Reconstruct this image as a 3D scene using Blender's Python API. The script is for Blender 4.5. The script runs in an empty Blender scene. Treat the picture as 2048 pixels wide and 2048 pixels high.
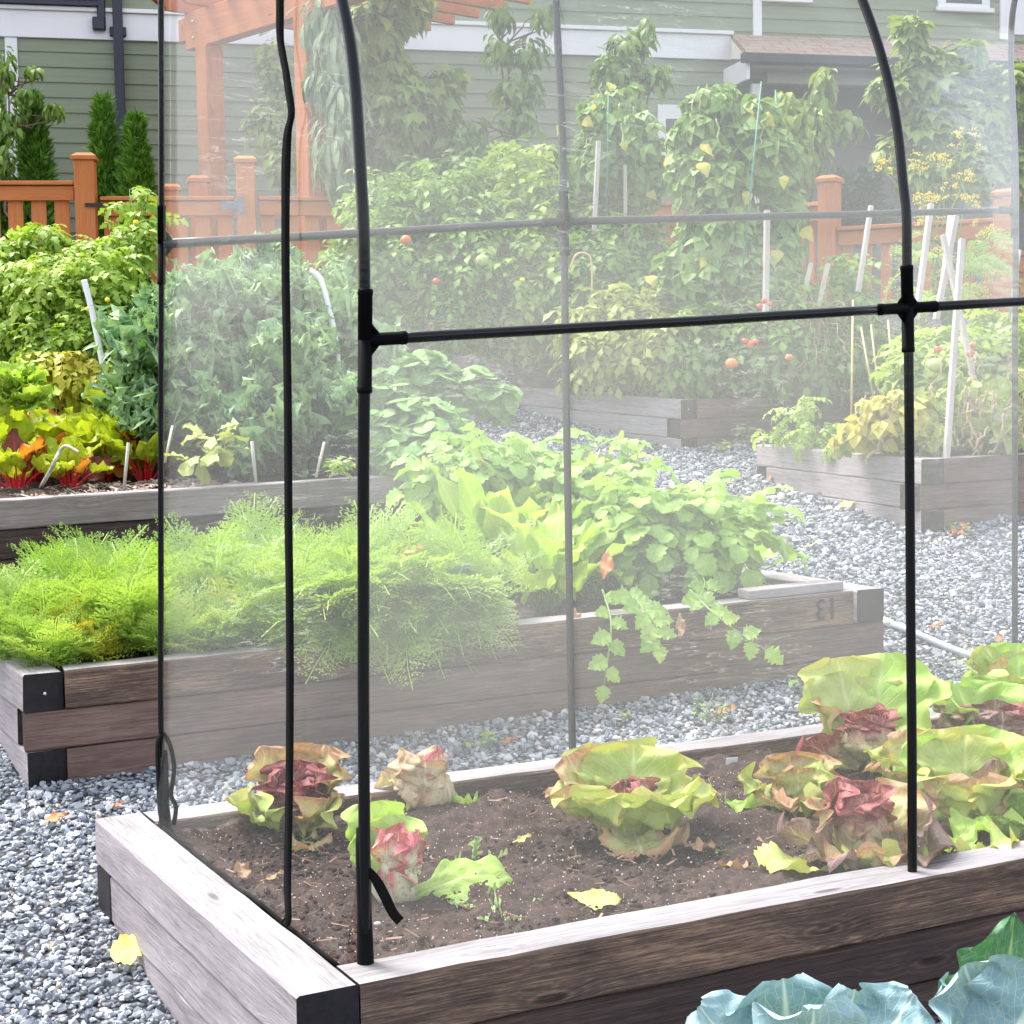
import bpy, math, random
import numpy as np
from mathutils import Vector, Matrix
random.seed(7)
rng = np.random.default_rng(11)
SC = bpy.context.scene
COL = SC.collection
PI = math.pi
R = math.radians
# ------------------------------------------------------------------ camera model
F = 3400.0
CAM = np.array([0.0, 0.0, 1.72])
PITCH = math.atan(255 / F)
ROLL = R(0.8)
fw = np.array([0, math.cos(PITCH), -math.sin(PITCH)])
r0 = np.array([1.0, 0, 0])
u0 = np.array([0, math.sin(PITCH), math.cos(PITCH)])
upv = u0 * math.cos(ROLL) + r0 * math.sin(ROLL)
rtv = r0 * math.cos(ROLL) - u0 * math.sin(ROLL)

def ray(u, v):
    return fw + rtv * ((u - 1024) / F) + upv * ((1024 - v) / F)
def P(u, v, d):
    return CAM + ray(u, v) * d
def Pz(u, v, z):
    r = ray(u, v)
    return CAM + r * ((z - CAM[2]) / r[2])
def Pplane(u, v, p0, n):
    r = ray(u, v)
    return CAM + r * (np.dot(p0 - CAM, n) / np.dot(r, n))
def V3(*a):
    return np.array(a, float)

# ------------------------------------------------------------------ terrain
GY = [-40, 0, 3.5, 4.1, 6.1, 7.2, 9.4, 11.6, 12.5, 14.0, 16.0, 18.5, 30, 90]
GZ = [-.5, -.12, -.03, 0, .30, .50, .87, 1.10, 1.24, 1.56, 2.15, 2.4, 2.5, 2.6]
def gz(x, y):
    return np.interp(y, GY, GZ)
def Pg(u, v):
    """ground point under a pixel"""
    r = ray(u, v)
    t = 1.0
    lo, hi = 1.0, 60.0
    ds = np.linspace(2.0, 30, 1400)
    pts = CAM[None] + ds[:, None] * r[None]
    below = np.nonzero(pts[:, 2] <= gz(pts[:, 0], pts[:, 1]))[0]
    i = below[0] if len(below) else len(ds) - 1
    p = pts[i].copy()
    p[2] = gz(p[0], p[1])
    return p

# ------------------------------------------------------------------ geometry container
class Geo:
    def __init__(s, V=None, Q=None, T=None, UV=None, TI=None):
        s.V = np.zeros((0, 3)) if V is None else np.asarray(V, float)
        s.Q = np.zeros((0, 4), int) if Q is None else np.asarray(Q, int).reshape(-1, 4)
        s.T = np.zeros((0, 3), int) if T is None else np.asarray(T, int).reshape(-1, 3)
        n = len(s.V)
        s.UV = np.zeros((n, 2)) if UV is None else np.asarray(UV, float)
        s.TI = np.zeros(n) if TI is None else np.asarray(TI, float)
    def xf(s, M3, p=(0, 0, 0), sc=1.0, ti=None):
        g = Geo.__new__(Geo)
        g.V = (s.V * sc) @ np.asarray(M3).T + np.asarray(p)
        g.Q, g.T, g.UV = s.Q, s.T, s.UV
        g.TI = s.TI if ti is None else np.full(len(s.V), ti)
        return g

def merge(gs):
    gs = [g for g in gs if len(g.V)]
    o = 0
    V, Q, T, UV, TI = [], [], [], [], []
    for g in gs:
        V.append(g.V); UV.append(g.UV); TI.append(g.TI)
        Q.append(g.Q + o); T.append(g.T + o)
        o += len(g.V)
    if not V:
        return Geo()
    return Geo(np.concatenate(V), np.concatenate(Q), np.concatenate(T), np.concatenate(UV), np.concatenate(TI))

def many(tmpl, Ms, ps, ti):
    """k copies of a template: Ms (k,3,3) with scale, ps (k,3), ti (k,)"""
    k, n = len(ps), len(tmpl.V)
    if k == 0:
        return Geo()
    V = np.einsum('kij,nj->kni', Ms, tmpl.V) + ps[:, None, :]
    off = (np.arange(k) * n)[:, None, None]
    Q = (tmpl.Q[None] + off).reshape(-1, 4)
    T = (tmpl.T[None] + off).reshape(-1, 3)
    UV = np.tile(tmpl.UV, (k, 1))
    TI = np.repeat(ti, n)
    return Geo(V.reshape(-1, 3), Q, T, UV, TI)

def Rz(a):
    c, s = math.cos(a), math.sin(a)
    return np.array([[c, -s, 0], [s, c, 0], [0, 0, 1.0]])
def Rx(a):
    c, s = math.cos(a), math.sin(a)
    return np.array([[1.0, 0, 0], [0, c, -s], [0, s, c]])
def Ry(a):
    c, s = math.cos(a), math.sin(a)
    return np.array([[c, 0, s], [0, 1.0, 0], [-s, 0, c]])
def YPR(yaw, pitch, roll=0.0):
    return Rz(yaw) @ Rx(pitch) @ Ry(roll)
def YPRs(yaw, pitch, roll):
    cy, sy, cp, sp, cr, sr = np.cos(yaw), np.sin(yaw), np.cos(pitch), np.sin(pitch), np.cos(roll), np.sin(roll)
    k = len(yaw)
    M = np.zeros((k, 3, 3))
    M[:, 0, 0] = cy * cr - sy * sp * sr; M[:, 0, 1] = -sy * cp; M[:, 0, 2] = cy * sr + sy * sp * cr
    M[:, 1, 0] = sy * cr + cy * sp * sr; M[:, 1, 1] = cy * cp;  M[:, 1, 2] = sy * sr - cy * sp * cr
    M[:, 2, 0] = -cp * sr;               M[:, 2, 1] = sp;       M[:, 2, 2] = cp * cr
    return M

def make_mesh(name, g, mats, smooth=True, midx=None):
    me = bpy.data.meshes.new(name)
    nq, nt = len(g.Q), len(g.T)
    me.vertices.add(len(g.V)); me.vertices.foreach_set('co', g.V.astype(np.float32).ravel())
    idx = np.concatenate([g.Q.ravel(), g.T.ravel()]).astype(np.int32)
    me.loops.add(len(idx)); me.loops.foreach_set('vertex_index', idx)
    tot = np.concatenate([np.full(nq, 4), np.full(nt, 3)]).astype(np.int32)
    st = np.concatenate([[0], np.cumsum(tot)[:-1]]).astype(np.int32) if len(tot) else np.zeros(0, np.int32)
    me.polygons.add(len(tot)); me.polygons.foreach_set('loop_start', st)
    try:
        me.polygons.foreach_set('loop_total', tot)
    except Exception:
        pass
    me.polygons.foreach_set('use_smooth', np.full(len(tot), smooth))
    if midx is not None:
        me.polygons.foreach_set('material_index', np.asarray(midx, np.int32))
    uvl = me.uv_layers.new(name='UVMap')
    uvl.data.foreach_set('uv', g.UV[idx].astype(np.float32).ravel())
    at = me.attributes.new('tint', 'FLOAT', 'POINT')
    at.data.foreach_set('value', g.TI.astype(np.float32))
    me.update(calc_edges=True)
    me.validate()
    for m in (mats if isinstance(mats, (list, tuple)) else [mats]):
        me.materials.append(m)
    return me

def obj(name, g, mats, parent=None, loc=(0, 0, 0), smooth=True, midx=None):
    me = g if isinstance(g, bpy.types.Mesh) else make_mesh(name, g, mats, smooth, midx)
    o = bpy.data.objects.new(name, me)
    COL.objects.link(o)
    o.location = loc
    if parent is not None:
        o.parent = parent
    return o
def tag(o, label=None, cat=None, group=None, kind=None):
    if label: o['label'] = label
    if cat: o['category'] = cat
    if group: o['group'] = group
    if kind: o['kind'] = kind
    return o
def thing(name, label, cat, loc=(0, 0, 0), rz=0.0, group=None):
    o = bpy.data.objects.new(name, None)
    COL.objects.link(o)
    o.location = tuple(float(c) for c in loc); o.rotation_euler = (0, 0, rz)
    o.empty_display_size = .1
    return tag(o, label, cat, group)
def dup(root, loc, rz=0.0, sc=1.0, label=None, group=None):
    r = root.copy(); COL.objects.link(r)
    r.location = tuple(float(c) for c in loc); r.rotation_euler = (0, 0, rz); r.scale = (sc, sc, sc)
    if label: r['label'] = label
    if group: r['group'] = group
    for ch in list(root.children):
        c = ch.copy(); COL.objects.link(c); c.parent = r
        for g in list(ch.children):
            d = g.copy(); COL.objects.link(d); d.parent = c
    return r

# ------------------------------------------------------------------ primitive shapes
def tube(pts, rad, sides=8, caps=True, uvl=1.0):
    pts = np.asarray(pts, float)
    n = len(pts)
    rad = np.full(n, rad) if np.isscalar(rad) else np.asarray(rad, float)
    tg = np.gradient(pts, axis=0)
    tg /= np.linalg.norm(tg, axis=1)[:, None] + 1e-12
    ref = V3(0, 0, 1) if abs(tg[0][2]) < .9 else V3(1, 0, 0)
    a = np.cross(tg[0], ref); a /= np.linalg.norm(a)
    V = []; L = 0; UV = []
    ang = np.arange(sides) * 2 * PI / sides
    for i in range(n):
        a = a - tg[i] * np.dot(a, tg[i]); a /= np.linalg.norm(a)
        b = np.cross(tg[i], a)
        V.append(pts[i] + rad[i] * (np.cos(ang)[:, None] * a + np.sin(ang)[:, None] * b))
        if i: L += np.linalg.norm(pts[i] - pts[i - 1])
        UV += [(k / sides, L * uvl) for k in range(sides)]
    V = np.concatenate(V)
    Q = []
    for i in range(n - 1):
        for k in range(sides):
            k2 = (k + 1) % sides
            Q.append((i * sides + k, i * sides + k2, (i + 1) * sides + k2, (i + 1) * sides + k))
    T = []
    if caps:
        for e, i in ((0, 0), (1, n - 1)):
            c = len(V); V = np.vstack([V, pts[i]]); UV.append((.5, .5))
            for k in range(sides):
                k2 = (k + 1) % sides
                T.append((i * sides + k2, i * sides + k, c) if e == 0 else (i * sides + k, i * sides + k2, c))
    return Geo(V, Q, T, UV)

def box(x0, x1, y0, y1, z0, z1, ch=0.0):
    """box with optional chamfered edges (three-way)"""
    if ch <= 0:
        V = [(x, y, z) for z in (z0, z1) for y in (y0, y1) for x in (x0, x1)]
        Q = [(0, 2, 3, 1), (4, 5, 7, 6), (0, 1, 5, 4), (2, 6, 7, 3), (0, 4, 6, 2), (1, 3, 7, 5)]
        g = Geo(V, Q)
    else:
        V = []; idx = {}
        c = ch
        for sx in (0, 1):
            for sy in (0, 1):
                for sz in (0, 1):
                    X, Y, Z = (x0, x1)[sx], (y0, y1)[sy], (z0, z1)[sz]
                    ix, iy, iz = (c, -c)[sx], (c, -c)[sy], (c, -c)[sz]
                    idx[sx, sy, sz, 'x'] = len(V); V.append((X, Y + iy, Z + iz))
                    idx[sx, sy, sz, 'y'] = len(V); V.append((X + ix, Y, Z + iz))
                    idx[sx, sy, sz, 'z'] = len(V); V.append((X + ix, Y + iy, Z))
        Q, T = [], []
        I = lambda a, b, cc, k: idx[a, b, cc, k]
        Q.append((I(0,0,0,'x'), I(0,0,1,'x'), I(0,1,1,'x'), I(0,1,0,'x')))
        Q.append((I(1,0,0,'x'), I(1,1,0,'x'), I(1,1,1,'x'), I(1,0,1,'x')))
        Q.append((I(0,0,0,'y'), I(1,0,0,'y'), I(1,0,1,'y'), I(0,0,1,'y')))
        Q.append((I(0,1,0,'y'), I(0,1,1,'y'), I(1,1,1,'y'), I(1,1,0,'y')))
        Q.append((I(0,0,0,'z'), I(0,1,0,'z'), I(1,1,0,'z'), I(1,0,0,'z')))
        Q.append((I(0,0,1,'z'), I(1,0,1,'z'), I(1,1,1,'z'), I(0,1,1,'z')))
        for a in (0, 1):
            for b in (0, 1):
                q = (I(a,b,0,'x'), I(a,b,0,'y'), I(a,b,1,'y'), I(a,b,1,'x')); Q.append(q if (a + b) % 2 == 0 else q[::-1])
                q = (I(a,0,b,'x'), I(a,0,b,'z'), I(a,1,b,'z'), I(a,1,b,'x')); Q.append(q if (a + b) % 2 == 1 else q[::-1])
                q = (I(0,a,b,'y'), I(0,a,b,'z'), I(1,a,b,'z'), I(1,a,b,'y')); Q.append(q if (a + b) % 2 == 0 else q[::-1])
                for cc in (0, 1):
                    t = (I(a,b,cc,'x'), I(a,b,cc,'y'), I(a,b,cc,'z')); T.append(t if (a + b + cc) % 2 == 1 else t[::-1])
        g = Geo(V, Q, T)
    # box-projected uv in metres, u along the longest axis
    d = [x1 - x0, y1 - y0, z1 - z0]
    ax = int(np.argmax(d)); o = [i for i in range(3) if i != ax]
    g.UV = np.stack([g.V[:, ax], g.V[:, o[0]] + g.V[:, o[1]]], 1)
    return g
def bar(p0, p1, w, h, up=(0, 0, 1), ch=0.0):
    """square bar between two points; w across, h along up"""
    p0, p1 = np.asarray(p0, float), np.asarray(p1, float)
    d = p1 - p0; L = np.linalg.norm(d); d /= L
    up = np.asarray(up, float); s = np.cross(d, up); s /= np.linalg.norm(s); n = np.cross(s, d)
    g = box(-w / 2, w / 2, 0, L, -h / 2, h / 2, ch)
    M = np.stack([s, d, n], 1)
    uv = g.UV
    g = g.xf(M, p0); g.UV = uv
    return g
def ball(c, r, nu=10, nv=7, sq=(1, 1, 1), nz=0.0):
    V = []; Q = []; UV = []
    for j in range(nv + 1):
        ph = -PI / 2 + PI * j / nv
        for i in range(nu):
            a = 2 * PI * i / nu
            k = r * (1 + nz * random.uniform(-1, 1))
            V.append((c[0] + k * sq[0] * math.cos(ph) * math.cos(a), c[1] + k * sq[1] * math.cos(ph) * math.sin(a), c[2] + k * sq[2] * math.sin(ph)))
            UV.append((i / nu, j / nv))
    for j in range(nv):
        for i in range(nu):
            i2 = (i + 1) % nu
            Q.append((j * nu + i, j * nu + i2, (j + 1) * nu + i2, (j + 1) * nu + i))
    return Geo(V, Q, None, UV)

# ------------------------------------------------------------------ leaves
PROF = {
    'ovate': ([0, .05, .18, .36, .6, .85, 1], [.06, .3, .8, 1, .78, .33, .0]),
    'obov': ([0, .12, .3, .5, .75, .9, 1], [.2, .3, .52, .8, 1, .8, .22]),
    'lance': ([0, .08, .25, .48, .72, .9, 1], [.08, .2, .65, 1, .8, .42, .02]),
    'spoon': ([0, .25, .38, .5, .7, .88, 1], [.06, .08, .45, .85, 1, .7, .12]),
    'round': ([0, .06, .18, .4, .68, .88, 1], [.15, .5, .85, 1, .95, .62, .12]),
    'heart': ([0, .03, .1, .25, .5, .8, 1], [.3, .7, .92, 1, .78, .33, .0]),
    'cab': ([0, .06, .18, .4, .68, .86, .95, 1], [.2, .5, .85, 1, .98, .82, .6, .3]),
    'wedge': ([0, .3, .6, .8, .93, 1], [.1, .42, .8, 1, .85, .3]),
}
def leaf(L, W, prof='ovate', nu=2, nv=6, bend=0.0, cup=0.0, fold=0.0, ruf=0.0, rf=3.0, serr=0.0, sf=6.0, crk=0.0, seed=0, ang0=0.0, twist=0.0):
    rs = np.random.default_rng(seed)
    s = np.linspace(0, 1, nv + 1)
    w = np.interp(s, *PROF[prof]) * W / 2
    if serr:
        w = w * (1 + serr * np.where(np.arange(nv + 1) % 2 == 0, 1, -1) * (s > .12))
    th = ang0 + bend * s
    ds = L / nv
    y = np.concatenate([[0], np.cumsum(np.cos(th[:-1]) * ds)])
    z = np.concatenate([[0], np.cumsum(np.sin(th[:-1]) * ds)])
    t = np.linspace(-1, 1, 2 * nu + 1)
    S, Tt = np.meshgrid(s, t, indexing='ij')
    Wm = w[:, None] * np.ones_like(t)[None]
    X = Tt * Wm
    H = cup * Wm * Tt ** 2 + fold * np.abs(Tt) * Wm
    if ruf:
        ph = rs.uniform(0, 6.28, 4)
        side = np.where(Tt < 0, 0, 1.7)
        wv = np.sin(rf * 2 * PI * S + ph[0] + side) + .6 * np.sin(rf * 1.73 * 2 * PI * S + ph[1] - side)
        H = H + ruf * np.abs(Tt) ** 2 * wv * (.25 + .75 * np.interp(s, [0, .35, 1], [.1, .8, 1])[:, None])
        X = X * (1 + .06 * np.sin(rf * 2.3 * PI * S + ph[2]))
    if crk:
        c = rs.uniform(0, 6.28, 6)
        H = H + crk * (np.sin(S * 19 + Tt * 4 + c[0]) * np.sin(Tt * 7 - S * 5 + c[1]) + .8 * np.sin(S * 37 + c[2] + Tt * 3) * np.sin(Tt * 13 + c[3] + S * 9)) * 1.3
    if twist:
        a = twist * S
        X, H = X * np.cos(a) - H * np.sin(a), X * np.sin(a) + H * np.cos(a)
    nyn, nzn = -np.sin(th), np.cos(th)
    V = np.stack([X, y[:, None] + H * nyn[:, None], z[:, None] + H * nzn[:, None]], -1).reshape(-1, 3)
    c = 2 * nu + 1
    i, j = np.meshgrid(np.arange(nv), np.arange(2 * nu), indexing='ij')
    a = (i * c + j).ravel()
    Q = np.stack([a, a + 1, a + c + 1, a + c], 1)
    UV = np.stack([(Tt + 1) / 2, S], -1).reshape(-1, 2)
    return Geo(V, Q, None, UV)
def strip(p0, p1, w, n=(0, 0, 1)):
    p0, p1 = np.asarray(p0, float), np.asarray(p1, float)
    d = p1 - p0; d = d / (np.linalg.norm(d) + 1e-9)
    s = np.cross(d, np.asarray(n, float)); s = s / (np.linalg.norm(s) + 1e-9) * w / 2
    return Geo([p0 - s, p0 + s, p1 + s, p1 - s], [(0, 1, 2, 3)], None, [(.5, 0), (.5, 0), (.5, .3), (.5, .3)])

def compound(L, pairs, ll, lw, prof='ovate', droop=-.7, serr=.25, seed=0, nu=1, nv=5, end=1.25, stalk=.2, rw=.004, ruf=0.0):
    rs = np.random.default_rng(seed)
    n = 9
    th = .25 + droop * np.linspace(0, 1, n)
    pts = np.concatenate([[[0, 0]], np.cumsum(np.stack([np.cos(th[:-1]), np.sin(th[:-1])], 1) * L / (n - 1), 0)])
    pt = lambda s: np.array([0, np.interp(s, np.linspace(0, 1, n), pts[:, 0]), np.interp(s, np.linspace(0, 1, n), pts[:, 1])])
    gs = [strip(pt(k / 4), pt((k + 1) / 4), rw) for k in range(4)]
    for k in range(pairs):
        s = stalk + (1 - stalk) * (k + .3) / pairs
        for sd in (-1, 1):
            g = leaf(ll, lw, prof, nu, nv, bend=-.5, fold=.25, serr=serr, seed=seed * 31 + k, ruf=ruf)
            sc = rs.uniform(.75, 1.1) * (.8 + .35 * math.sin(PI * min(1, s)))
            gs.append(g.xf(YPR(sd * R(rs.uniform(52, 75)), -.25 + rs.uniform(-.3, .2), rs.uniform(-.3, .3)), pt(min(s, .97)), sc))
    g = leaf(ll, lw, prof, nu, nv, bend=-.6, fold=.2, serr=serr, seed=seed + 5, ruf=ruf)
    gs.append(g.xf(YPR(0, .25 + droop, 0), pt(.99), end))
    return merge(gs)

def frond(L=.34, seed=0):
    """finely cut carrot leaf"""
    rs = np.random.default_rng(seed)
    n = 12
    th = .15 - 1.15 * np.linspace(0, 1, n) ** 1.6
    c = np.concatenate([[[0, 0]], np.cumsum(np.stack([np.cos(th[:-1]), np.sin(th[:-1])], 1) * L / (n - 1), 0)])
    pt = lambda s: np.array([0, np.interp(s, np.linspace(0, 1, n), c[:, 0]), np.interp(s, np.linspace(0, 1, n), c[:, 1])])
    V, Q, UV = [], [], []
    def dia(p, d, nrm, l, w, s):
        sd = np.cross(d, nrm); sd /= np.linalg.norm(sd) + 1e-9
        b = len(V)
        V.extend([p, p + d * l * .55 + sd * w, p + d * l, p + d * l * .55 - sd * w])
        Q.append((b, b + 1, b + 2, b + 3)); UV.extend([(.35, s)] * 4)
    gs = [strip(pt(k / 5), pt((k + 1) / 5), .0035) for k in range(5)]
    for k in range(9):
        s = .3 + .7 * k / 9
        pl = .115 * (1 - .8 * (k / 9)) * L / .34
        for sd in (-1, 1):
            a = R(rs.uniform(45, 62)) * sd
            d = np.array([math.sin(-a), math.cos(a) * .8, rs.uniform(-.35, .25)]); d /= np.linalg.norm(d)
            nrm = np.array([0, .3, 1.0])
            p = pt(s)
            m = 5 if k < 6 else 3
            for q in range(m):
                f = (q + .6) / m
                pp = p + d * pl * f
                pp[2] -= .2 * pl * f * f
                for e in (-1, 1):
                    sdv = np.cross(d, nrm); sdv /= np.linalg.norm(sdv)
                    dd = d * .75 + sdv * e * .8; dd[2] += rs.uniform(-.35, .35); dd /= np.linalg.norm(dd)
                    l = pl * .34 * (1.15 - .6 * f)
                    dia(pp, dd, nrm, l, l * .16, s)
                    d2 = dd + d * .8; d2 /= np.linalg.norm(d2)
                    dia(pp + dd * l * .4, d2, nrm, l * .7, l * .12, s)
            dia(p, d, nrm, pl * 1.02, .0012, s)
    g = Geo(np.array(V), Q, None, UV)
    return merge(gs + [g])

def foliage(blobs, temps, size, n, droop=.5, jit=.5, seed=0, shell=.45, updir=.3, ti=(0, 1)):
    """leaves spread through ellipsoid blobs [(centre, radii, weight)]"""
    rs = np.random.default_rng(seed)
    wt = np.array([b[2] for b in blobs], float); wt /= wt.sum()
    gs = []
    for b, w in zip(blobs, wt):
        k = max(3, int(n * w))
        d = rs.normal(size=(k, 3)); d /= np.linalg.norm(d, axis=1)[:, None]
        rad = rs.uniform(0, 1, k) ** shell
        lump = 1 + .22 * np.sin(d[:, 0] * 5 + seed) * np.sin(d[:, 2] * 6 + seed * 2) + .12 * np.sin(d[:, 1] * 11)
        ps = np.asarray(b[0]) + d * np.asarray(b[1]) * (rad * lump)[:, None]
        yaw = np.arctan2(-d[:, 0], d[:, 1]) + rs.normal(0, jit * 1.3, k)
        pitch = updir * d[:, 2] - droop + rs.normal(0, jit * .7, k)
        roll = rs.normal(0, jit * .7, k)
        sc = size * rs.uniform(.65, 1.3, k)
        Ms = YPRs(yaw, pitch, roll) * sc[:, None, None]
        base = rs.uniform(0, 1)
        tv = np.clip(ti[0] + (ti[1] - ti[0]) * (.35 * base + .65 * rs.uniform(0, 1, k)), 0, 1)
        which = rs.integers(0, len(temps), k)
        for q, tm in enumerate(temps):
            m = which == q
            gs.append(many(tm, Ms[m], ps[m], tv[m]))
    return merge(gs)
def wob(p0, p1, n=6, amp=.03, seed=0):
    rs = np.random.default_rng(seed)
    s = np.linspace(0, 1, n)[:, None]
    p = np.asarray(p0)[None] * (1 - s) + np.asarray(p1)[None] * s
    return p + rs.normal(0, amp, (n, 3)) * np.sin(PI * s)

# ------------------------------------------------------------------ material helper
class NT:
    def __init__(s, name):
        s.m = bpy.data.materials.new(name); s.m.use_nodes = True
        s.t = s.m.node_tree; s.t.nodes.clear()
        s.out = s.t.nodes.new('ShaderNodeOutputMaterial')
    def set(s, sock, v):
        if isinstance(v, bpy.types.NodeSocket): s.t.links.new(v, sock)
        elif v is not None:
            if isinstance(v, (tuple, list)) and len(v) == 3 and sock.type == 'RGBA': v = (*v, 1)
            sock.default_value = v
    def n(s, typ, props=None, **ins):
        nd = s.t.nodes.new('ShaderNode' + typ)
        for k, v in (props or {}).items(): setattr(nd, k, v)
        for k, v in ins.items(): s.set(nd.inputs[k.replace('_', ' ')], v)
        return nd
    def ma(s, op, a, b=None, c=None, clamp=False):
        nd = s.t.nodes.new('ShaderNodeMath'); nd.operation = op; nd.use_clamp = clamp
        s.set(nd.inputs[0], a)
        if b is not None: s.set(nd.inputs[1], b)
        if c is not None: s.set(nd.inputs[2], c)
        return nd.outputs[0]
    def mix(s, f, a, b, blend='MIX'):
        nd = s.t.nodes.new('ShaderNodeMix'); nd.data_type = 'RGBA'; nd.blend_type = blend
        s.set(nd.inputs[0], f); s.set(nd.inputs[6], a); s.set(nd.inputs[7], b)
        return nd.outputs[2]
    def ramp(s, f, stops, interp='LINEAR'):
        nd = s.t.nodes.new('ShaderNodeValToRGB'); cr = nd.color_ramp; cr.interpolation = interp
        while len(cr.elements) < len(stops): cr.elements.new(.5)
        for e, (p, c) in zip(cr.elements, stops):
            e.position = p; e.color = (*c, 1) if len(c) == 3 else c
        s.set(nd.inputs[0], f)
        return nd.outputs[0]
    def mr(s, f, a, b, c=0.0, d=1.0):
        nd = s.t.nodes.new('ShaderNodeMapRange'); nd.clamp = True
        for i, v in enumerate((f, a, b, c, d)): s.set(nd.inputs[i], v)
        return nd.outputs[0]
    def noise(s, vec, scale, detail=3.0, rough=.55, dim='3D'):
        nd = s.n('TexNoise', {'noise_dimensions': dim}, Scale=scale, Detail=detail, Roughness=rough)
        if vec is not None: s.set(nd.inputs['Vector'], vec)
        return nd.outputs[0]
    def vor(s, vec, scale, feature='F1', out=0):
        nd = s.n('TexVoronoi', {'feature': feature}, Scale=scale)
        if vec is not None: s.set(nd.inputs['Vector'], vec)
        return nd.outputs[out]
    def co(s, k='Object'):
        return s.n('TexCoord').outputs[k]
    def map(s, vec, sc=(1, 1, 1), loc=(0, 0, 0)):
        return s.n('Mapping', Vector=vec, Scale=sc, Location=loc).outputs[0]
    def xyz(s, vec):
        nd = s.n('SeparateXYZ', Vector=vec); return nd.outputs
    def comb(s, x, y, z=0.0):
        return s.n('CombineXYZ', X=x, Y=y, Z=z).outputs[0]
    def attr(s, name, o='Fac'):
        return s.n('Attribute', {'attribute_name': name}).outputs[o]
    def bump(s, h, strength=.5, dist=.01):
        return s.n('Bump', Height=h, Strength=strength, Distance=dist).outputs[0]
    def bsdf(s, col, rough=.6, nrm=None, spec=.5, metal=0.0, **kw):
        nd = s.n('BsdfPrincipled')
        s.set(nd.inputs['Base Color'], col); s.set(nd.inputs['Roughness'], rough)
        s.set(nd.inputs['Specular IOR Level'], spec); s.set(nd.inputs['Metallic'], metal)
        if nrm is not None: s.set(nd.inputs['Normal'], nrm)
        for k, v in kw.items(): s.set(nd.inputs[k.replace('_', ' ')], v)
        return nd.outputs[0]
    def done(s, sh):
        s.t.links.new(sh, s.out.inputs[0]); return s.m
# ------------------------------------------------------------------ materials
def leafmat(name, c1, c2, edge=None, e0=.55, vein=None, nlat=6, vstr=.5, rough=.5, trans=.35, simple=False, mott=.0, mcol=None, tipc=None, base=None, b0=.25, b1=.6, spec=.4, slope=.5, vw=.1):
    k = NT(name)
    tint = k.attr('tint')
    rnd = k.n('ObjectInfo').outputs['Random']
    f = k.ma('MULTIPLY_ADD', rnd, .35, k.ma('MULTIPLY', tint, .75), clamp=True)
    col = k.mix(f, c1, c2)
    uv = k.n('UVMap').outputs[0]
    x = k.xyz(uv)
    t = k.ma('ABSOLUTE', k.ma('MULTIPLY_ADD', x[0], 2.0, -1.0))
    s = x[1]
    nrm = None
    if not simple:
        pos = k.co('Object')
        nz = k.noise(pos, 38.0, 4.0)
        col = k.mix(k.mr(nz, .35, .7), col, k.mix(.55, col, c2), 'MIX')
        if mcol is not None:
            mz = k.noise(pos, 90.0, 5.0, .7)
            col = k.mix(k.ma('MULTIPLY', k.mr(mz, .52, .66), mott), col, mcol)
        if base is not None:
            col = k.mix(k.mr(k.ma('ADD', s, k.ma('MULTIPLY_ADD', nz, .6, -.3)), b0, b1, 1.0, 0.0), col, base)
        if edge is not None:
            ed = k.ma('MAXIMUM', k.ma('POWER', t, 1.6), k.ma('POWER', s, 2.2))
            ed = k.ma('ADD', ed, k.ma('MULTIPLY_ADD', nz, .5, -.25))
            ed = k.ma('MULTIPLY', ed, k.mr(s, .05, .5))
            col = k.mix(k.mr(ed, e0, e0 + .4), col, edge)
        if vein is not None:
            vsh = k.ma('FRACT', k.ma('SUBTRACT', k.ma('MULTIPLY', s, float(nlat)), k.ma('MULTIPLY', k.ma('POWER', t, .8), nlat * slope)))
            lat = k.mr(k.ma('ABSOLUTE', k.ma('SUBTRACT', vsh, .5)), vw, 0.0)
            lat = k.ma('MULTIPLY', lat, k.mr(t, 1.0, .35))
            fine = k.vor(k.comb(k.ma('MULTIPLY', t, 5.0), k.ma('MULTIPLY', s, 11.0)), 1.0, 'DISTANCE_TO_EDGE')
            fv = k.ma('MULTIPLY', k.mr(fine, .07, .0), .35)
            midw = k.ma('MULTIPLY_ADD', s, -.085, .105)
            mid = k.mr(k.ma('SUBTRACT', t, midw), .03, -.02)
            vv = k.ma('MAXIMUM', k.ma('MAXIMUM', mid, k.ma('MULTIPLY', lat, .75)), fv)
            nrm = k.bump(k.ma('ADD', k.ma('MULTIPLY', vv, -1.0), k.ma('MULTIPLY', nz, .6)), .45, .004)
            col = k.mix(k.ma('MULTIPLY', vv, vstr), col, vein)
    elif vein is not None:
        mid = k.mr(t, .12, .04)
        col = k.mix(k.ma('MULTIPLY', mid, vstr), col, vein)
    b = k.bsdf(col, rough, nrm, spec)
    tr = k.n('BsdfTranslucent', Color=k.mix(1.0, col, (1.0, 1.0, .55), 'MULTIPLY'))
    if nrm is not None: k.set(tr.inputs['Normal'], nrm)
    ms = k.n('MixShader', Fac=trans)
    k.t.links.new(b, ms.inputs[1]); k.t.links.new(tr.outputs[0], ms.inputs[2])
    return k.done(ms.outputs[0])

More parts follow.
